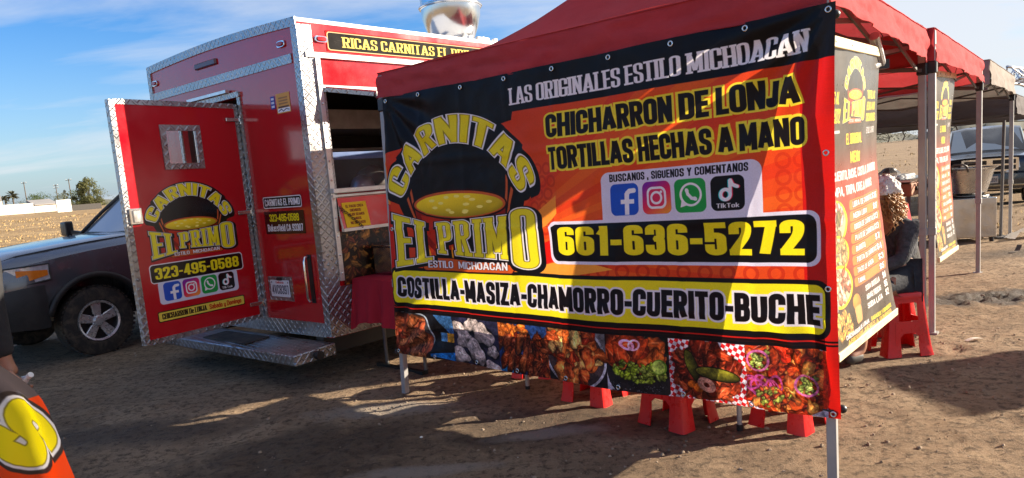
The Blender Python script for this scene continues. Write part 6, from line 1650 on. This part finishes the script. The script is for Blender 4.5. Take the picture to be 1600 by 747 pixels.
# ------------------------------------------------------------------ plastic stools
def make_stool(label):
    o = thing('plastic_stool', (0, 0, 0), label, 'stool', 'red plastic stools round the tent tables')
    mb = MB(); n = 24
    def sq(r, z, p=.35): return [(r * math.copysign(abs(math.cos(a)) ** p, math.cos(a)), r * math.copysign(abs(math.sin(a)) ** p, math.sin(a)), z) for a in np.linspace(0, 2 * math.pi, n + 1)[:-1]]
    rings = [sq(.134, .412), sq(.134, .448), sq(.130, .456), sq(.118, .460), sq(.105, .457), sq(.03, .456)]
    for r in rings: mb.v += r
    for i in range(len(rings) - 1):
        for k in range(n): mb.f.append((i * n + k, i * n + (k + 1) % n, (i + 1) * n + (k + 1) % n, (i + 1) * n + k))
    mb.f.append(tuple((len(rings) - 1) * n + k for k in range(n)))
    part('seat', mb, M['stool'], o, smooth='auto', recalc=False)
    for sx_ in (-1, 1):
        for sy_ in (-1, 1):
            mb = MB(); st = 6
            prof = []
            for j in range(st + 1):
                q = j / st; z = .425 * (1 - q) + .0 * q
                c = .128 + .042 * q ** 1.1; w = .060 + .046 * q ** 1.3; f = .012 * max(0, q - .9) * 10
                c += f * .4; rr = .022
                L = [(c - w, c), (c - rr, c), (c - rr * .3, c - rr * .3), (c, c - rr), (c, c - w), (c - .008, c - w), (c - .008 - rr * .1, c - rr - .004), (c - rr * .3 - .01, c - rr * .3 - .01), (c - rr - .004, c - .008), (c - w, c - .008)]
                prof.append([(x * sx_, y * sy_, z) for x, y in L])
            m_ = len(prof[0])
            for r in prof: mb.v += r
            for j in range(st):
                for k in range(m_): mb.f.append((j * m_ + k, j * m_ + (k + 1) % m_, (j + 1) * m_ + (k + 1) % m_, (j + 1) * m_ + k))
            mb.f.append(tuple(range(m_))); mb.f.append(tuple(st * m_ + k for k in reversed(range(m_))))
            part('leg', mb, M['stool'], o, smooth='auto')
    for k in range(4):
        mb = MB(); q = .46; c = .147
        arc = [(-.10, .255), (.10, .255), (.105, .085), (.082, .09), (.070, .14), (.040, .168), (-.040, .168), (-.070, .14), (-.082, .09), (-.105, .085)]
        R_ = Matrix.Rotation(k * math.pi / 2, 3, 'Z')
        mb.prism(arc, lambda x, y, d: R_ @ Vector((x, c + .10 * (.24 - y) - d, y)), 0, .010); part('rail', mb, M['stool'], o)
        mb = MB(); mb.prism([(-.115, .44), (.115, .44), (.10, .37), (.05, .385), (-.05, .385), (-.10, .37)], lambda x, y, d: R_ @ Vector((x, .1285 + .09 * (.42 - y) - d, y)), .001, .010); part('apron', mb, M['stool'], o)
    return o
stool0 = make_stool('red stool under the middle of the front banner, left of the metal post')
stool0.location = (.91, 4.006, 0); stool0.rotation_euler.z = rad(-51.6)
for (x, y, rz, lb) in ((.49, 4.55, -40, 'red stool showing under the bowl of pork rinds on the front banner'),
                       (1.51, 3.84, -49, 'red stool below the right end of the front banner beside the tent leg'),
                       (2.80, 5.06, 1, 'red stool under the seated woman behind the near menu banner'),
                       (.16, 5.24, -31, 'red stool farthest left, mostly hidden behind the front banner'),
                       (.98, 4.95, 15, 'red stool deep under the tent, only a foot showing below the guacamole photo'),
                       (4.12, 7.75, 30, 'red stool beyond the double tent legs, beside the red cloth table'),
                       (3.02, 5.62, 20, 'red stool behind the seated woman, seen through her stool')):
    copy_thing(stool0, (x, y, 0), rad(rz), lb)

# ------------------------------------------------------------------ tables
M['table_white'] = plain('table_top_plastic', (0.62, 0.60, 0.56), 0.5, 0, 0.06, 6)
M['table_leg'] = plain('table_leg_grey', (0.16, 0.16, 0.16), 0.4, 0.5, 0.1, 8)
def folding_table(c, az, L, W, H, label, leg_in=.22, leg_mat='table_leg'):
    o = thing('folding_table', (c[0], c[1], 0), label, 'table', rz=az)
    mb = MB(); mb.box((0, 0, H - .022), (L, W, .044)); part('table_top', mb, M['table_white'], o, bevel=.012, seg=2)
    for s in (-1, 1):
        for q in (-1, 1):
            mb = MB(); mb.tube([(s * (L / 2 - leg_in), q * (W / 2 - .06), .0), (s * (L / 2 - leg_in), q * (W / 2 - .06), H - .045)], .0145, 10); lg = part('leg', mb, M[leg_mat], o, smooth='auto')
            mb = MB(); mb.tube([(s * (L / 2 - leg_in), q * (W / 2 - .06), -.002), (s * (L / 2 - leg_in), q * (W / 2 - .06), .035)], .0185, 10); part('foot_cap', mb, M['black'], lg)
        mb = MB(); mb.tube([(s * (L / 2 - leg_in), -(W / 2 - .06), H - .10), (s * (L / 2 - leg_in), W / 2 - .06, H - .10)], .011, 8); part('cross_tube', mb, M[leg_mat], o)
    return o
ta, tb_ = Vector((.045, 4.829, 0)), Vector((1.2, 3.775, 0)); td = (tb_ - ta).normalized(); tn = Vector((-td.y, td.x, 0))
folding_table(((ta + tb_) / 2 + tn * .31).xy, math.atan2(td.y, td.x), (tb_ - ta).length + .44, .74, .74, 'folding table under the first red tent, its grey legs below the banner', leg_mat='leg')

def drape(name, c, az, L, W, H, drop, label, seed=0, flare=.06, mat='cloth_red', cat='tablecloth'):
    """cloth over a table: rounded rectangle rings, hem waving"""
    mb = MB(); n = 160; rs = random.Random(seed); ph = [rs.uniform(0, 6) for _ in range(5)]
    def ring(k, z, hem):
        out = []
        for i in range(n):
            t_ = i / n * 4; s_ = int(t_); f_ = t_ - s_
            hx, hy = L / 2, W / 2
            P = [(-hx, -hy), (hx, -hy), (hx, hy), (-hx, hy)]
            x = P[s_][0] * (1 - f_) + P[(s_ + 1) % 4][0] * f_; y = P[s_][1] * (1 - f_) + P[(s_ + 1) % 4][1] * f_
            nx, ny = [(0, -1), (1, 0), (0, 1), (-1, 0)][s_]
            cn = max(0, 1 - min(f_, 1 - f_) / .16); 
            a_ = i / n * 2 * math.pi
            w_ = hem * (.45 * flare + flare * .5 * math.sin(a_ * 9 + ph[0]) + flare * .35 * math.sin(a_ * 17 + ph[1])) + hem * cn * flare * 1.3
            dx, dy = nx * w_, ny * w_
            if cn > 0: d_ = Vector((x, y, 0)).normalized(); dx, dy = nx * w_ * (1 - cn) + d_.x * w_ * cn, ny * w_ * (1 - cn) + d_.y * w_ * cn
            zz_ = z - hem * (.05 * cn) + .012 * hem * math.sin(a_ * 5 + ph[2])
            out.append((x * k + dx, y * k + dy, zz_))
        return out
    rows = [ring(.5, H + .004, 0), ring(.97, H + .004, 0), ring(1.0, H - .004, 0.02)] + [ring(1.0, H - drop * q, q) for q in (.12, .3, .5, .7, .85, 1.0)]
    for r in rows: mb.v += r
    for i in range(len(rows) - 1):
        for k in range(n): mb.f.append((i * n + k, i * n + (k + 1) % n, (i + 1) * n + (k + 1) % n, (i + 1) * n + k))
    mb.f.append(tuple(range(n)))
    o = part(name, mb, M[mat], smooth='auto', recalc=True, loc=(c[0], c[1], 0)); o.rotation_euler.z = az
    return tag(o, label, cat)
# table against the trailer side
tc_ = G0 + F(1.16, 0, 0, .36)
folding_table(tc_.xy, rad(47), 1.80, .62, .78, 'folding table against the trailer side, black foot frame showing', .17)
for s in (0, 1):
    mb = MB(); a_ = G0 + F(.40 + 1.5 * s, 0, .016, .02); b_ = G0 + F(.40 + 1.5 * s, 0, .016, .62); fo = bpy.data.objects['folding_table.001']
    inv = Matrix.Rotation(-rad(47), 3, 'Z'); mb.bar(inv @ (a_ - Vector((tc_.x, tc_.y, 0))), inv @ (b_ - Vector((tc_.x, tc_.y, 0))), .035, .03); part('foot_bar', mb, M['black'], fo)
drape('red_tablecloth', tc_.xy, rad(47), 1.86, .66, .784, .36, 'red cloth on the table against the trailer side', 2)
sb_ = thing('steel_container', G0 + F(.60, 0, .792, .20), 'stainless steel container standing on the red cloth by the trailer', 'container', rz=rad(47))
mb = MB(); mb.box((0, 0, .115), (.34, .26, .23)); part('bin', mb, M['steel'], sb_, bevel=.01)
mb = MB(); mb.box((0, 0, .237), (.36, .28, .014)); part('lid', mb, M['steel'], sb_, bevel=.004)
mb = MB(); mb.tube([(-.05, 0, .244), (-.05, 0, .27), (.05, 0, .27), (.05, 0, .244)], .008, 8); part('lid_handle', mb, M['black'], sb_)
# back table with red cloth, griddle stand, burner with copper pan
folding_table((4.30, 8.55), rad(48), 1.3, .66, .78, 'folding table under red cloth beyond the seated woman')
drape('red_tablecloth', (4.30, 8.55), rad(48), 1.36, .72, .784, .42, 'red cloth with hanging corner beyond the seated woman', 5, .10)
gd = thing('griddle_stand', (6.05, 10.9, 0), 'rusty griddle stand with steel top behind the double tent legs', 'griddle', rz=rad(48))
M['rust'] = plain('rusty_orange_steel', (0.26, 0.10, 0.05), 0.6, 0.2, 0.3, 5, 0.2, 30)
mb = MB(); mb.box((0, 0, .99), (1.5, .7, .05)); part('griddle_top', mb, M['steel'], gd, bevel=.01)
mb = MB(); mb.box((0, 0, .86), (1.5, .7, .18)); part('burner_box', mb, M['rust'], gd, bevel=.01)
for k in range(4):
    mb = MB(); mb.lathe([(.001, .03), (.03, .028), (.032, 0)], 12, ((-.5 + .33 * k, -.351, .87), (0, -1, 0))); part('knob', mb, M['black'], gd)
for x in (-.68, .68):
    for y in (-.3, .3): mb = MB(); mb.box((x, y, .385), (.05, .05, .77)); part('leg', mb, M['leg_dark'], gd)
mb = MB(); mb.box((0, 0, .3), (1.4, .62, .03)); part('lower_shelf', mb, M['leg_dark'], gd)
mb = MB(); mb.box((-.2, .05, 1.04), (.9, .5, .06)); part('tray', mb, M['alu'], gd, bevel=.02)
fb_ = thing('foil_bundle', (5.62, 10.35, 1.02), 'crumpled foil bundle on the griddle stand', 'foil')
mb = MB(); mb.lathe([(.001, 0)] + [(.14 * math.sin(a) * (1 + .15 * math.sin(5 * a)), .09 - .09 * math.cos(a)) for a in np.linspace(.3, 2.8, 8)] + [(.001, .18)], 9); part('foil', mb, M['galv'], fb_)
bx_ = thing('burner_cabinet', (6.93, 10.62, 0), 'stainless burner cabinet under the big cooking pan', 'burner', rz=rad(-18))
mb = MB(); mb.box((0, 0, .36), (.62, .62, .58)); part('cabinet', mb, M['steel'], bx_, bevel=.008)
mb = MB(); mb.box((-.312, 0, .36), (.008, .60, .56)); part('side_panel', mb, M['rust'], bx_)
for x in (-.26, .26):
    for y in (-.26, .26): mb = MB(); mb.tube([(x, y, 0), (x, y, .08)], .03, 10); part('foot', mb, M['black'], bx_)
mb = MB(); mb.tube([(.28 * math.cos(a), .28 * math.sin(a), .67) for a in np.linspace(0, 6.283, 25)[:-1]], .016, 6, closed=True); part('burner_ring', mb, M['black'], bx_)
cz = thing('cooking_pan', (6.93, 10.62, .685), 'wide steel cooking pan with loop handles on the burner', 'pan')
mb = MB(); mb.lathe([(.001, .0), (.20, .0), (.26, .04), (.36, .38), (.40, .40), (.405, .41), (.39, .41), (.35, .385), (.25, .05), (.001, .02)], 40); part('bowl', mb, M['galv'], cz, smooth='auto')
for s in (-1, 1):
    dv = Vector((math.cos(rad(225)), math.sin(rad(225)), 0)) * s; pv = Vector((-dv.y, dv.x, 0))
    mb = MB(); mb.tube([dv * .37 + pv * -.10 + UP * .36, dv * .44 + pv * -.10 + UP * .44, dv * .46 + pv * -.06 + UP * .47, dv * .46 + pv * .06 + UP * .47, dv * .44 + pv * .10 + UP * .44, dv * .37 + pv * .10 + UP * .36], .014, 8); part('handle', mb, M['leg_dark'], cz, smooth=True)

# ------------------------------------------------------------------ scraps on the ground
ws_ = MB(); ws_.grid(lambda u, v: (-.22 + .44 * u, -.12 + .24 * v + .04 * math.sin(3 * u), .012 + .16 * math.sin(math.pi * u) * (1 - .6 * v) + .02 * fbm(u * 3, v * 3, 1, 3)), 16, 8)
M['white_sheet'] = fabric('white_plastic_scrap', (0.72, 0.66, 0.58), 0.2, 0.6)
tag(part('plastic_scrap', ws_, M['white_sheet'], smooth=True, recalc=False, loc=(7.62, 10.35, 0)), 'curled white plastic scrap on the dirt by the grey tent leg', 'scrap')
mb = MB(); mb.grid(lambda u, v: (-.16 + .32 * u, -.03 + .06 * v + .05 * u * u, .010 + .07 * u * u + .01 * math.sin(9 * u)), 10, 3); o_ = part('bark_strip', mb, M['bark'], smooth=True, recalc=False, loc=(6.62, 9.1, 0)); o_.rotation_euler.z = .5
tag(o_, 'dark bent strip lying on the dirt at the right edge', 'debris')
mb = MB(); mb.grid(lambda u, v: (-.07 + .14 * u, -.018 + .036 * v, .009 + .012 * math.sin(3.1 * u)), 8, 2); o_ = part('paper_strip', mb, M['white_sheet'], smooth=True, recalc=False, loc=(3.44, 5.17, 0)); o_.rotation_euler.z = .2
tag(o_, 'white paper strip lying in the shadow at the right edge', 'paper')
for i, (x, y, s) in enumerate(((-.62, 4.05, .011), (.03, 3.35, .015), (-.05, 3.62, .009))):
    mb = MB(); rs = random.Random(i + 3); mb.lathe([(.001, 0)] + [(s * math.sin(a) * rs.uniform(.8, 1.2), s * .6 * (1 - math.cos(a))) for a in (.6, 1.2, 1.8, 2.5)] + [(.001, s * 1.2)], 8)
    tag(part('pale_stone', mb, M['clod'] if i == 1 else M['stucco'], smooth=True, loc=(x, y, .0)), ('small pale stone below the pork-skin bowl photo', 'small pebble nearest the bottom edge of the picture', 'pale pebble left of the sunlit slivers')[i], 'stone')

# blank board added out of view to throw the long band of shade
bd = thing('added_shade_board', (8.0, 5.08, 0), 'tall blank board on feet, added out of view to cast shade', 'shade board', rz=rad(99))
mb = MB(); mb.box((0, 0, 1.15), (.95, .03, 1.7)); part('board', mb, M['table_white'], bd, bevel=.01)
for s in (-1, 1):
    mb = MB(); mb.box((s * .38, 0, .95), (.05, .05, 1.9)); part('post', mb, M['leg'], bd)
    mb = MB(); mb.box((s * .38, 0, .03), (.06, .6, .06)); part('foot', mb, M['leg'], bd)

# ------------------------------------------------------------------ foreground printed sheet, bottom left
def flap_print():
    c = Canvas(1.0, 1.3, 420, (.93, .27, .07))
    c.rrect(0, 0, 1.0, .34, 0, (.34, .31, .32)); c.poly([(0, .32), (.75, .32), (.62, .48), (.0, .56)], (.26, .22, .23))
    # a large letter of the brand, turned and running off the edge
    dx, dy = c.X - .875, c.Y - .445; th = rad(62); hh = .205
    a_, b_ = dx * math.cos(th) + dy * math.sin(th), dx * math.sin(th) - dy * math.cos(th)
    F_ = Face(.36, .25, 1.5, .30, .05); w_ = F_.width('S')
    d = text_sdf('S', a_ / hh + w_ / 2, b_ / hh + .5, F_) * hh * .8
    for g, col in ((.020, (.20, .17, .17)), (.011, (.88, .87, .88)), (.004, (.45, .40, .1)), (.002, (.95, .88, .05))): c.fill(d - g, col)
    return c.image('flap_print')
fl = thing('loose_banner', (-1.75, 2.05, 0), 'loose orange printed vinyl sheet hanging close to the camera, bottom left corner', 'banner')
xr = [(1.30, -1.95), (1.20, -1.72), (1.08, -1.53), (1.03, -1.475), (.985, -1.435), (.91, -1.405), (.80, -1.380), (.72, -1.365), (.5, -1.33), (.05, -1.30)]
def flap(u, v):
    z = 1.30 + (.05 - 1.30) * (1 - v)
    zz0 = z - .015 * v
    xe = np.interp(z, [a for a, b in reversed(xr)], [b for a, b in reversed(xr)])
    x = xe - .03 - (1 - u) * .95
    q = (1 - u)
    y = 2.04 + .10 * math.sin(math.pi * min(1, q * 1.1)) * (1.2 - v) + .035 * (1 - math.cos(q * 16 + v * 2)) * (1 - .4 * v) + .02 * abs(math.sin(q * 21 + v * 3)) + .012 * fbm(q * 6, v * 3, 1.5, 4)
    return (x + 1.75, y - 2.05, zz0 - .25 * q)
mb = MB(); mb.grid(flap, 50, 40); part('printed_sheet', mb, printed('loose_vinyl', flap_print(), trans=.25, rough=.22, bump=.08, spec=.5), fl, smooth=True, recalc=False)
mb = MB(); mb.tube([(-.15, .12, 0), (-.15, .12, 1.24)], .02, 10); part('support_post', mb, M['leg'], fl)
mb = MB(); mb.box((-.15, .12, .015), (.3, .3, .03)); part('post_base', mb, M['leg'], fl)

# ------------------------------------------------------------------ people
def skin_mesh(name, pts, edges, radii, mat, parent, sub=2, root=0):
    me = bpy.data.meshes.new(name); me.from_pydata([tuple(p) for p in pts], edges, []); me.update()
    o = bpy.data.objects.new(name, me); COL.objects.link(o)
    md = o.modifiers.new('skin', 'SKIN'); md.use_smooth_shade = True
    if not me.skin_vertices: me.attributes.new('skin', 'FLOAT', 'POINT') if False else None
    sv = me.skin_vertices[0].data if len(me.skin_vertices) else None
    if sv is None:
        bpy.context.view_layer.objects.active = o; bpy.ops.mesh.customdata_skin_add(); sv = me.skin_vertices[0].data
    for i, r in enumerate(radii):
        sv[i].radius = (r, r) if not isinstance(r, tuple) else r; sv[i].use_root = (i == root)
    s2 = o.modifiers.new('sub', 'SUBSURF'); s2.levels = sub; s2.render_levels = sub
    bpy.context.view_layer.update()
    m2 = bpy.data.meshes.new_from_object(o.evaluated_get(bpy.context.evaluated_depsgraph_get()))
    o.modifiers.clear(); o.data = m2; o.name = name
    m2.materials.clear(); m2.materials.append(mat)
    for p in m2.polygons: p.use_smooth = True
    o.parent = parent
    return o
M['denim'] = plain('dark_denim', (0.015, 0.017, 0.026), 0.85, 0, 0.25, 14, 0.3, 60)
M['fleece'] = plain('grey_fleece', (0.045, 0.047, 0.055), 0.95, 0, 0.5, 30, 0.9, 40)
M['vest'] = plain('black_quilted_vest', (0.012, 0.012, 0.013), 0.35, 0, 0.3, 10, 0.6, 16)
M['hair'] = plain('curly_hair', (0.42, 0.23, 0.09), 0.5, 0, 0.5, 30, 0.3, 60)
t = NT('scarf'); _c = t.mix(t.ramp(t.noise(26, 3, 0.6, t.coord(), 1.0), 0.62, 0.66), (0.66, 0.62, 0.58), (0.30, 0.15, 0.12)); M['scarf'] = t.done(t.bsdf(_c, 0.85, 0, t.bump(t.noise(9, 4, 0.6, t.coord(), 1.0), 0.9, 0.03)))
M['shoe'] = plain('shoe', (0.05, 0.045, 0.04), 0.6)

def seated_person():
    o = thing('person', (2.78, 5.12, 0), 'person with curly hair and black vest sitting on a red stool, back turned', 'person')
    f = Vector((-.93, -.36, 0)); s = Vector((-f.y, f.x, 0))       # facing; left
    def P(a, b, z): return f * a + s * b + UP * z
    pts, ed, rr = [], [], []
    def v(p, r, par=None):
        pts.append(p); rr.append(r); i = len(pts) - 1
        if par is not None: ed.append((par, i))
        return i
    pel = v(P(-.06, 0, .56), .15); sp = v(P(-.05, 0, .74), .125, pel); ch = v(P(.0, 0, .90), .135, sp); nk = v(P(.05, 0, 1.03), .055, ch); hd = v(P(.08, 0, 1.13), .085, nk); tp = v(P(.09, 0, 1.235), .075, hd)
    nose = v(P(.185, 0, 1.15), .012, hd)
    for sg in (-1, 1):
        sh = v(P(.01, .145 * sg, .93), .052, ch); el = v(P(.10, .20 * sg, .72), .040, sh); wr = v(P(.28, .14 * sg, .66), .028, el); pm = v(P(.35, .12 * sg, .66), .032, wr)
        hip = v(P(.02, .10 * sg, .53), .095, pel); kn = v(P(.42, .13 * sg, .50), .062, hip); an = v(P(.44, .13 * sg, .09), .042, kn); to = v(P(.58, .14 * sg, .05), .036, an)
    b = skin_mesh('body', pts, ed, rr, M['skin'], o)
    # jacket sleeves and back
    pts, ed, rr = [], [], []
    pel = v(P(-.07, 0, .52), .165); sp = v(P(-.06, 0, .72), .145, pel); ch = v(P(-.0, 0, .89), .140, sp); nk = v(P(.03, 0, 1.0), .075, ch)
    for sg in (-1, 1):
        sh = v(P(.01, .15 * sg, .92), .070, ch); el = v(P(.10, .20 * sg, .71), .056, sh); wr = v(P(.27, .14 * sg, .66), .045, el)
    skin_mesh('fleece_jacket', pts, ed, rr, M['fleece'], o)
    pts, ed, rr = [], [], []
    pel = v(P(-.075, 0, .53), .172); pl2 = v(P(-.072, 0, .62), .170, pel); sp = v(P(-.065, 0, .74), .158, pl2); ch = v(P(-.02, 0, .83), .150, sp)
    skin_mesh('vest', pts, ed, rr, M['vest'], o)
    pts, ed, rr = [], [], []
    pel = v(P(-.05, 0, .53), .155)
    for sg in (-1, 1):
        hip = v(P(.04, .10 * sg, .54), .105, pel); kn = v(P(.42, .13 * sg, .51), .078, hip); an = v(P(.44, .13 * sg, .14), .055, kn)
    skin_mesh('trousers', pts, ed, rr, M['denim'], o)
    for sg in (-1, 1):
        pts, ed, rr = [], [], []; a = v(P(.43, .13 * sg, .06), .048); c = v(P(.60, .14 * sg, .045), .04, a); skin_mesh('shoe', pts, ed, rr, M['shoe'], o)
    # curls
    rs = random.Random(4); mb = MB()
    for k in range(620):
        th = rs.uniform(0, 2 * math.pi); el = rs.uniform(-.6, 1.2)
        d = (f * math.cos(th) + s * math.sin(th)) * math.cos(el) + UP * math.sin(el)
        if d.dot(f) > .45: d = d - f * 1.1
        p = P(.07, 0, 1.14) + d.normalized() * rs.uniform(.075, .105); L = rs.uniform(.08, .25); r = rs.uniform(.007, .016); w = rs.uniform(1.8, 4.5)
        out = Vector((d.x, d.y, 0)); out = out.normalized() if out.length > .01 else -f
        sd = out.cross(UP); q = []
        for j in range(12):
            t_ = j / 11
            q.append(p + out * ((.02 + .03 * (k % 7) / 7) * math.sin(t_ * 2.2) + .035 * t_ * ((k * 13) % 11) / 11) - UP * L * t_ + (sd * math.cos(t_ * w * 6.28) + out * math.sin(t_ * w * 6.28)) * r)
        mb.tube(q, [.0042] * 11 + [.001], 4)
    part('hair', mb, M['hair'], o, smooth=True)
    mb = MB(); rs = random.Random(11)
    def sc(u, v_):
        th = u * 2 * math.pi; ph = v_ * 1.75
        r = .112 + .022 * fbm(math.cos(th) * 2, math.sin(th) * 2 + ph * 2, 1.3, 4)
        return P(.06, 0, 1.185) + (f * math.cos(th) + s * math.sin(th)) * r * math.sin(ph) + UP * r * 1.0 * math.cos(ph)
    mb.grid(sc, 40, 16); part('head_scarf', mb, M['scarf'], o, smooth=True, recalc=False)
    for sg in (-1, 1):
        mb = MB(); mb.lathe([(.001, .004), (.008, .002), (.010, -.003)], 10, (P(.158, .033 * sg, 1.165), f)); part('eye', mb, M['black'], o)
    mb = MB(); mb.tube([P(.152, -.025, 1.095), P(.163, 0, 1.093), P(.152, .025, 1.095)], .006, 6); part('mouth', mb, M['rust'], o)
    return o
seated_person()

def standing_person():
    """person at the left border: only the dark sleeve and the hand reach into the picture"""
    o = thing('person', (-2.50, 3.02, 0), 'person in black at the left edge, hand holding a small clear bottle', 'person')
    f = Vector((.80, -.60, 0)); s = Vector((-f.y, f.x, 0))
    hand = Vector((-2.205, 3.0, .815)) - Vector((-2.50, 3.02, 0))
    pts, ed, rr = [], [], []
    def v(p, r, par=None):
        pts.append(p); rr.append(r); i = len(pts) - 1
        if par is not None: ed.append((par, i))
        return i
    def P(a, b, z): return f * a + s * b + UP * z
    pel = v(P(0, 0, .95), .15); sp = v(P(.0, 0, 1.15), .135, pel); ch = v(P(.0, 0, 1.36), .15, sp); nk = v(P(.02, 0, 1.52), .058, ch); hd = v(P(.04, 0, 1.62), .088, nk); tp = v(P(.03, 0, 1.73), .078, hd); v(P(.145, 0, 1.635), .013, hd)
    for sg in (-1, 1):
        hip = v(P(0, .10 * sg, .90), .105, pel); kn = v(P(.02, .11 * sg, .50), .065, hip); an = v(P(-.02, .12 * sg, .09), .045, kn); v(P(.14, .13 * sg, .05), .038, an)
    sh = v(P(0, -.19, 1.42), .062, ch); el = v(P(.02, -.27, 1.14), .045, sh); el = v(P(.03, -.30, 1.13), .044, el)
    shl = v(P(0, .19, 1.42), .062, ch)
    e1 = v(hand + Vector((-.045, .0, .34)), .044, shl); wr = v(hand + Vector((-.02, 0, .075)), .030, e1); pm = v(hand + Vector((.0, 0, .0)), .036, wr)
    v(P(.12, -.26, .95), .03, el)
    skin_mesh('body', pts, ed, rr, M['skin'], o)
    # fingers curl round the bottle
    for k in range(4):
        off = Vector((0, -.028 + .018 * k, -.02)); L = (.026, .030, .029, .023)[k]
        pts, ed, rr = [], [], []
        a = v(hand + off + Vector((.005, 0, -.01)), .0105); b = v(hand + off + Vector((.020, 0, -.012 - L)), .0095, a); c = v(hand + off + Vector((.046, 0, -.016 - L * 1.25)), .0088, b); d = v(hand + off + Vector((.062, 0, -.004 - L)), .0078, c)
        skin_mesh('finger', pts, ed, rr, M['skin'], o, 2)
    pts, ed, rr = [], [], []
    a = v(hand + Vector((.006, -.03, .035)), .013); b = v(hand + Vector((.038, -.040, .010)), .0105, a); c = v(hand + Vector((.062, -.034, -.012)), .0088, b)
    skin_mesh('thumb', pts, ed, rr, M['skin'], o, 2)
    pts, ed, rr = [], [], []
    pel = v(P(0, 0, .88), .185); sp = v(P(0, 0, 1.15), .165, pel); ch = v(P(0, 0, 1.37), .175, sp); v(P(.01, 0, 1.50), .08, ch)
    shl = v(P(0, .20, 1.42), .088, ch); e1 = v(hand + Vector((-.055, .0, .36)), .070, shl); wr = v(hand + Vector((-.03, 0, .12)), .052, e1); v(hand + Vector((-.024, 0, .085)), .047, wr)
    shr = v(P(0, -.20, 1.42), .088, ch); er = v(P(.02, -.29, 1.13), .07, shr); v(P(.10, -.27, 1.0), .05, er)
    skin_mesh('black_jacket', pts, ed, rr, M['black_cloth'], o)
    pts, ed, rr = [], [], []
    pel = v(P(0, 0, .92), .16)
    for sg in (-1, 1):
        hip = v(P(0, .10 * sg, .86), .118, pel); kn = v(P(.02, .11 * sg, .50), .085, hip); v(P(-.02, .12 * sg, .12), .068, kn)
    skin_mesh('trousers', pts, ed, rr, M['denim'], o)
    for sg in (-1, 1):
        pts, ed, rr = [], [], []; a = v(P(-.02, .12 * sg, .06), .05); v(P(.17, .13 * sg, .045), .042, a); skin_mesh('shoe', pts, ed, rr, M['shoe'], o)
    mb = MB(); mb.grid(lambda u, w: P(.03, 0, 1.66) + (f * math.cos(u * 6.283) * .104 + s * math.sin(u * 6.283) * .095) * math.sin(w * 1.6) + UP * .115 * math.cos(w * 1.6), 24, 10); part('hair', mb, M['black_cloth'], o, smooth=True, recalc=False)
    for sg in (-1, 1):
        mb = MB(); mb.lathe([(.001, .004), (.008, .002), (.010, -.003)], 10, (P(.122, .033 * sg, 1.65), f)); part('eye', mb, M['black'], o)
    bt = thing('small_bottle', Vector((-2.50, 3.02, 0)) + hand + Vector((.038, -.005, -.028)), 'small clear bottle held in the hand at the left edge', 'bottle')
    ax = Vector((.72, -.2, .45)).normalized()
    mb = MB(); mb.lathe([(.001, -.07), (.017, -.068), (.019, -.03), (.019, .025), (.012, .045), (.010, .052)], 18, ((0, 0, 0), ax)); part('bottle_body', mb, M['lamp_clear'], bt, smooth=True)
    mb = MB(); mb.lathe([(.012, .053), (.0125, .072), (.001, .073)], 16, ((0, 0, 0), ax)); part('cap', mb, M['white_trim'], bt)
standing_person()
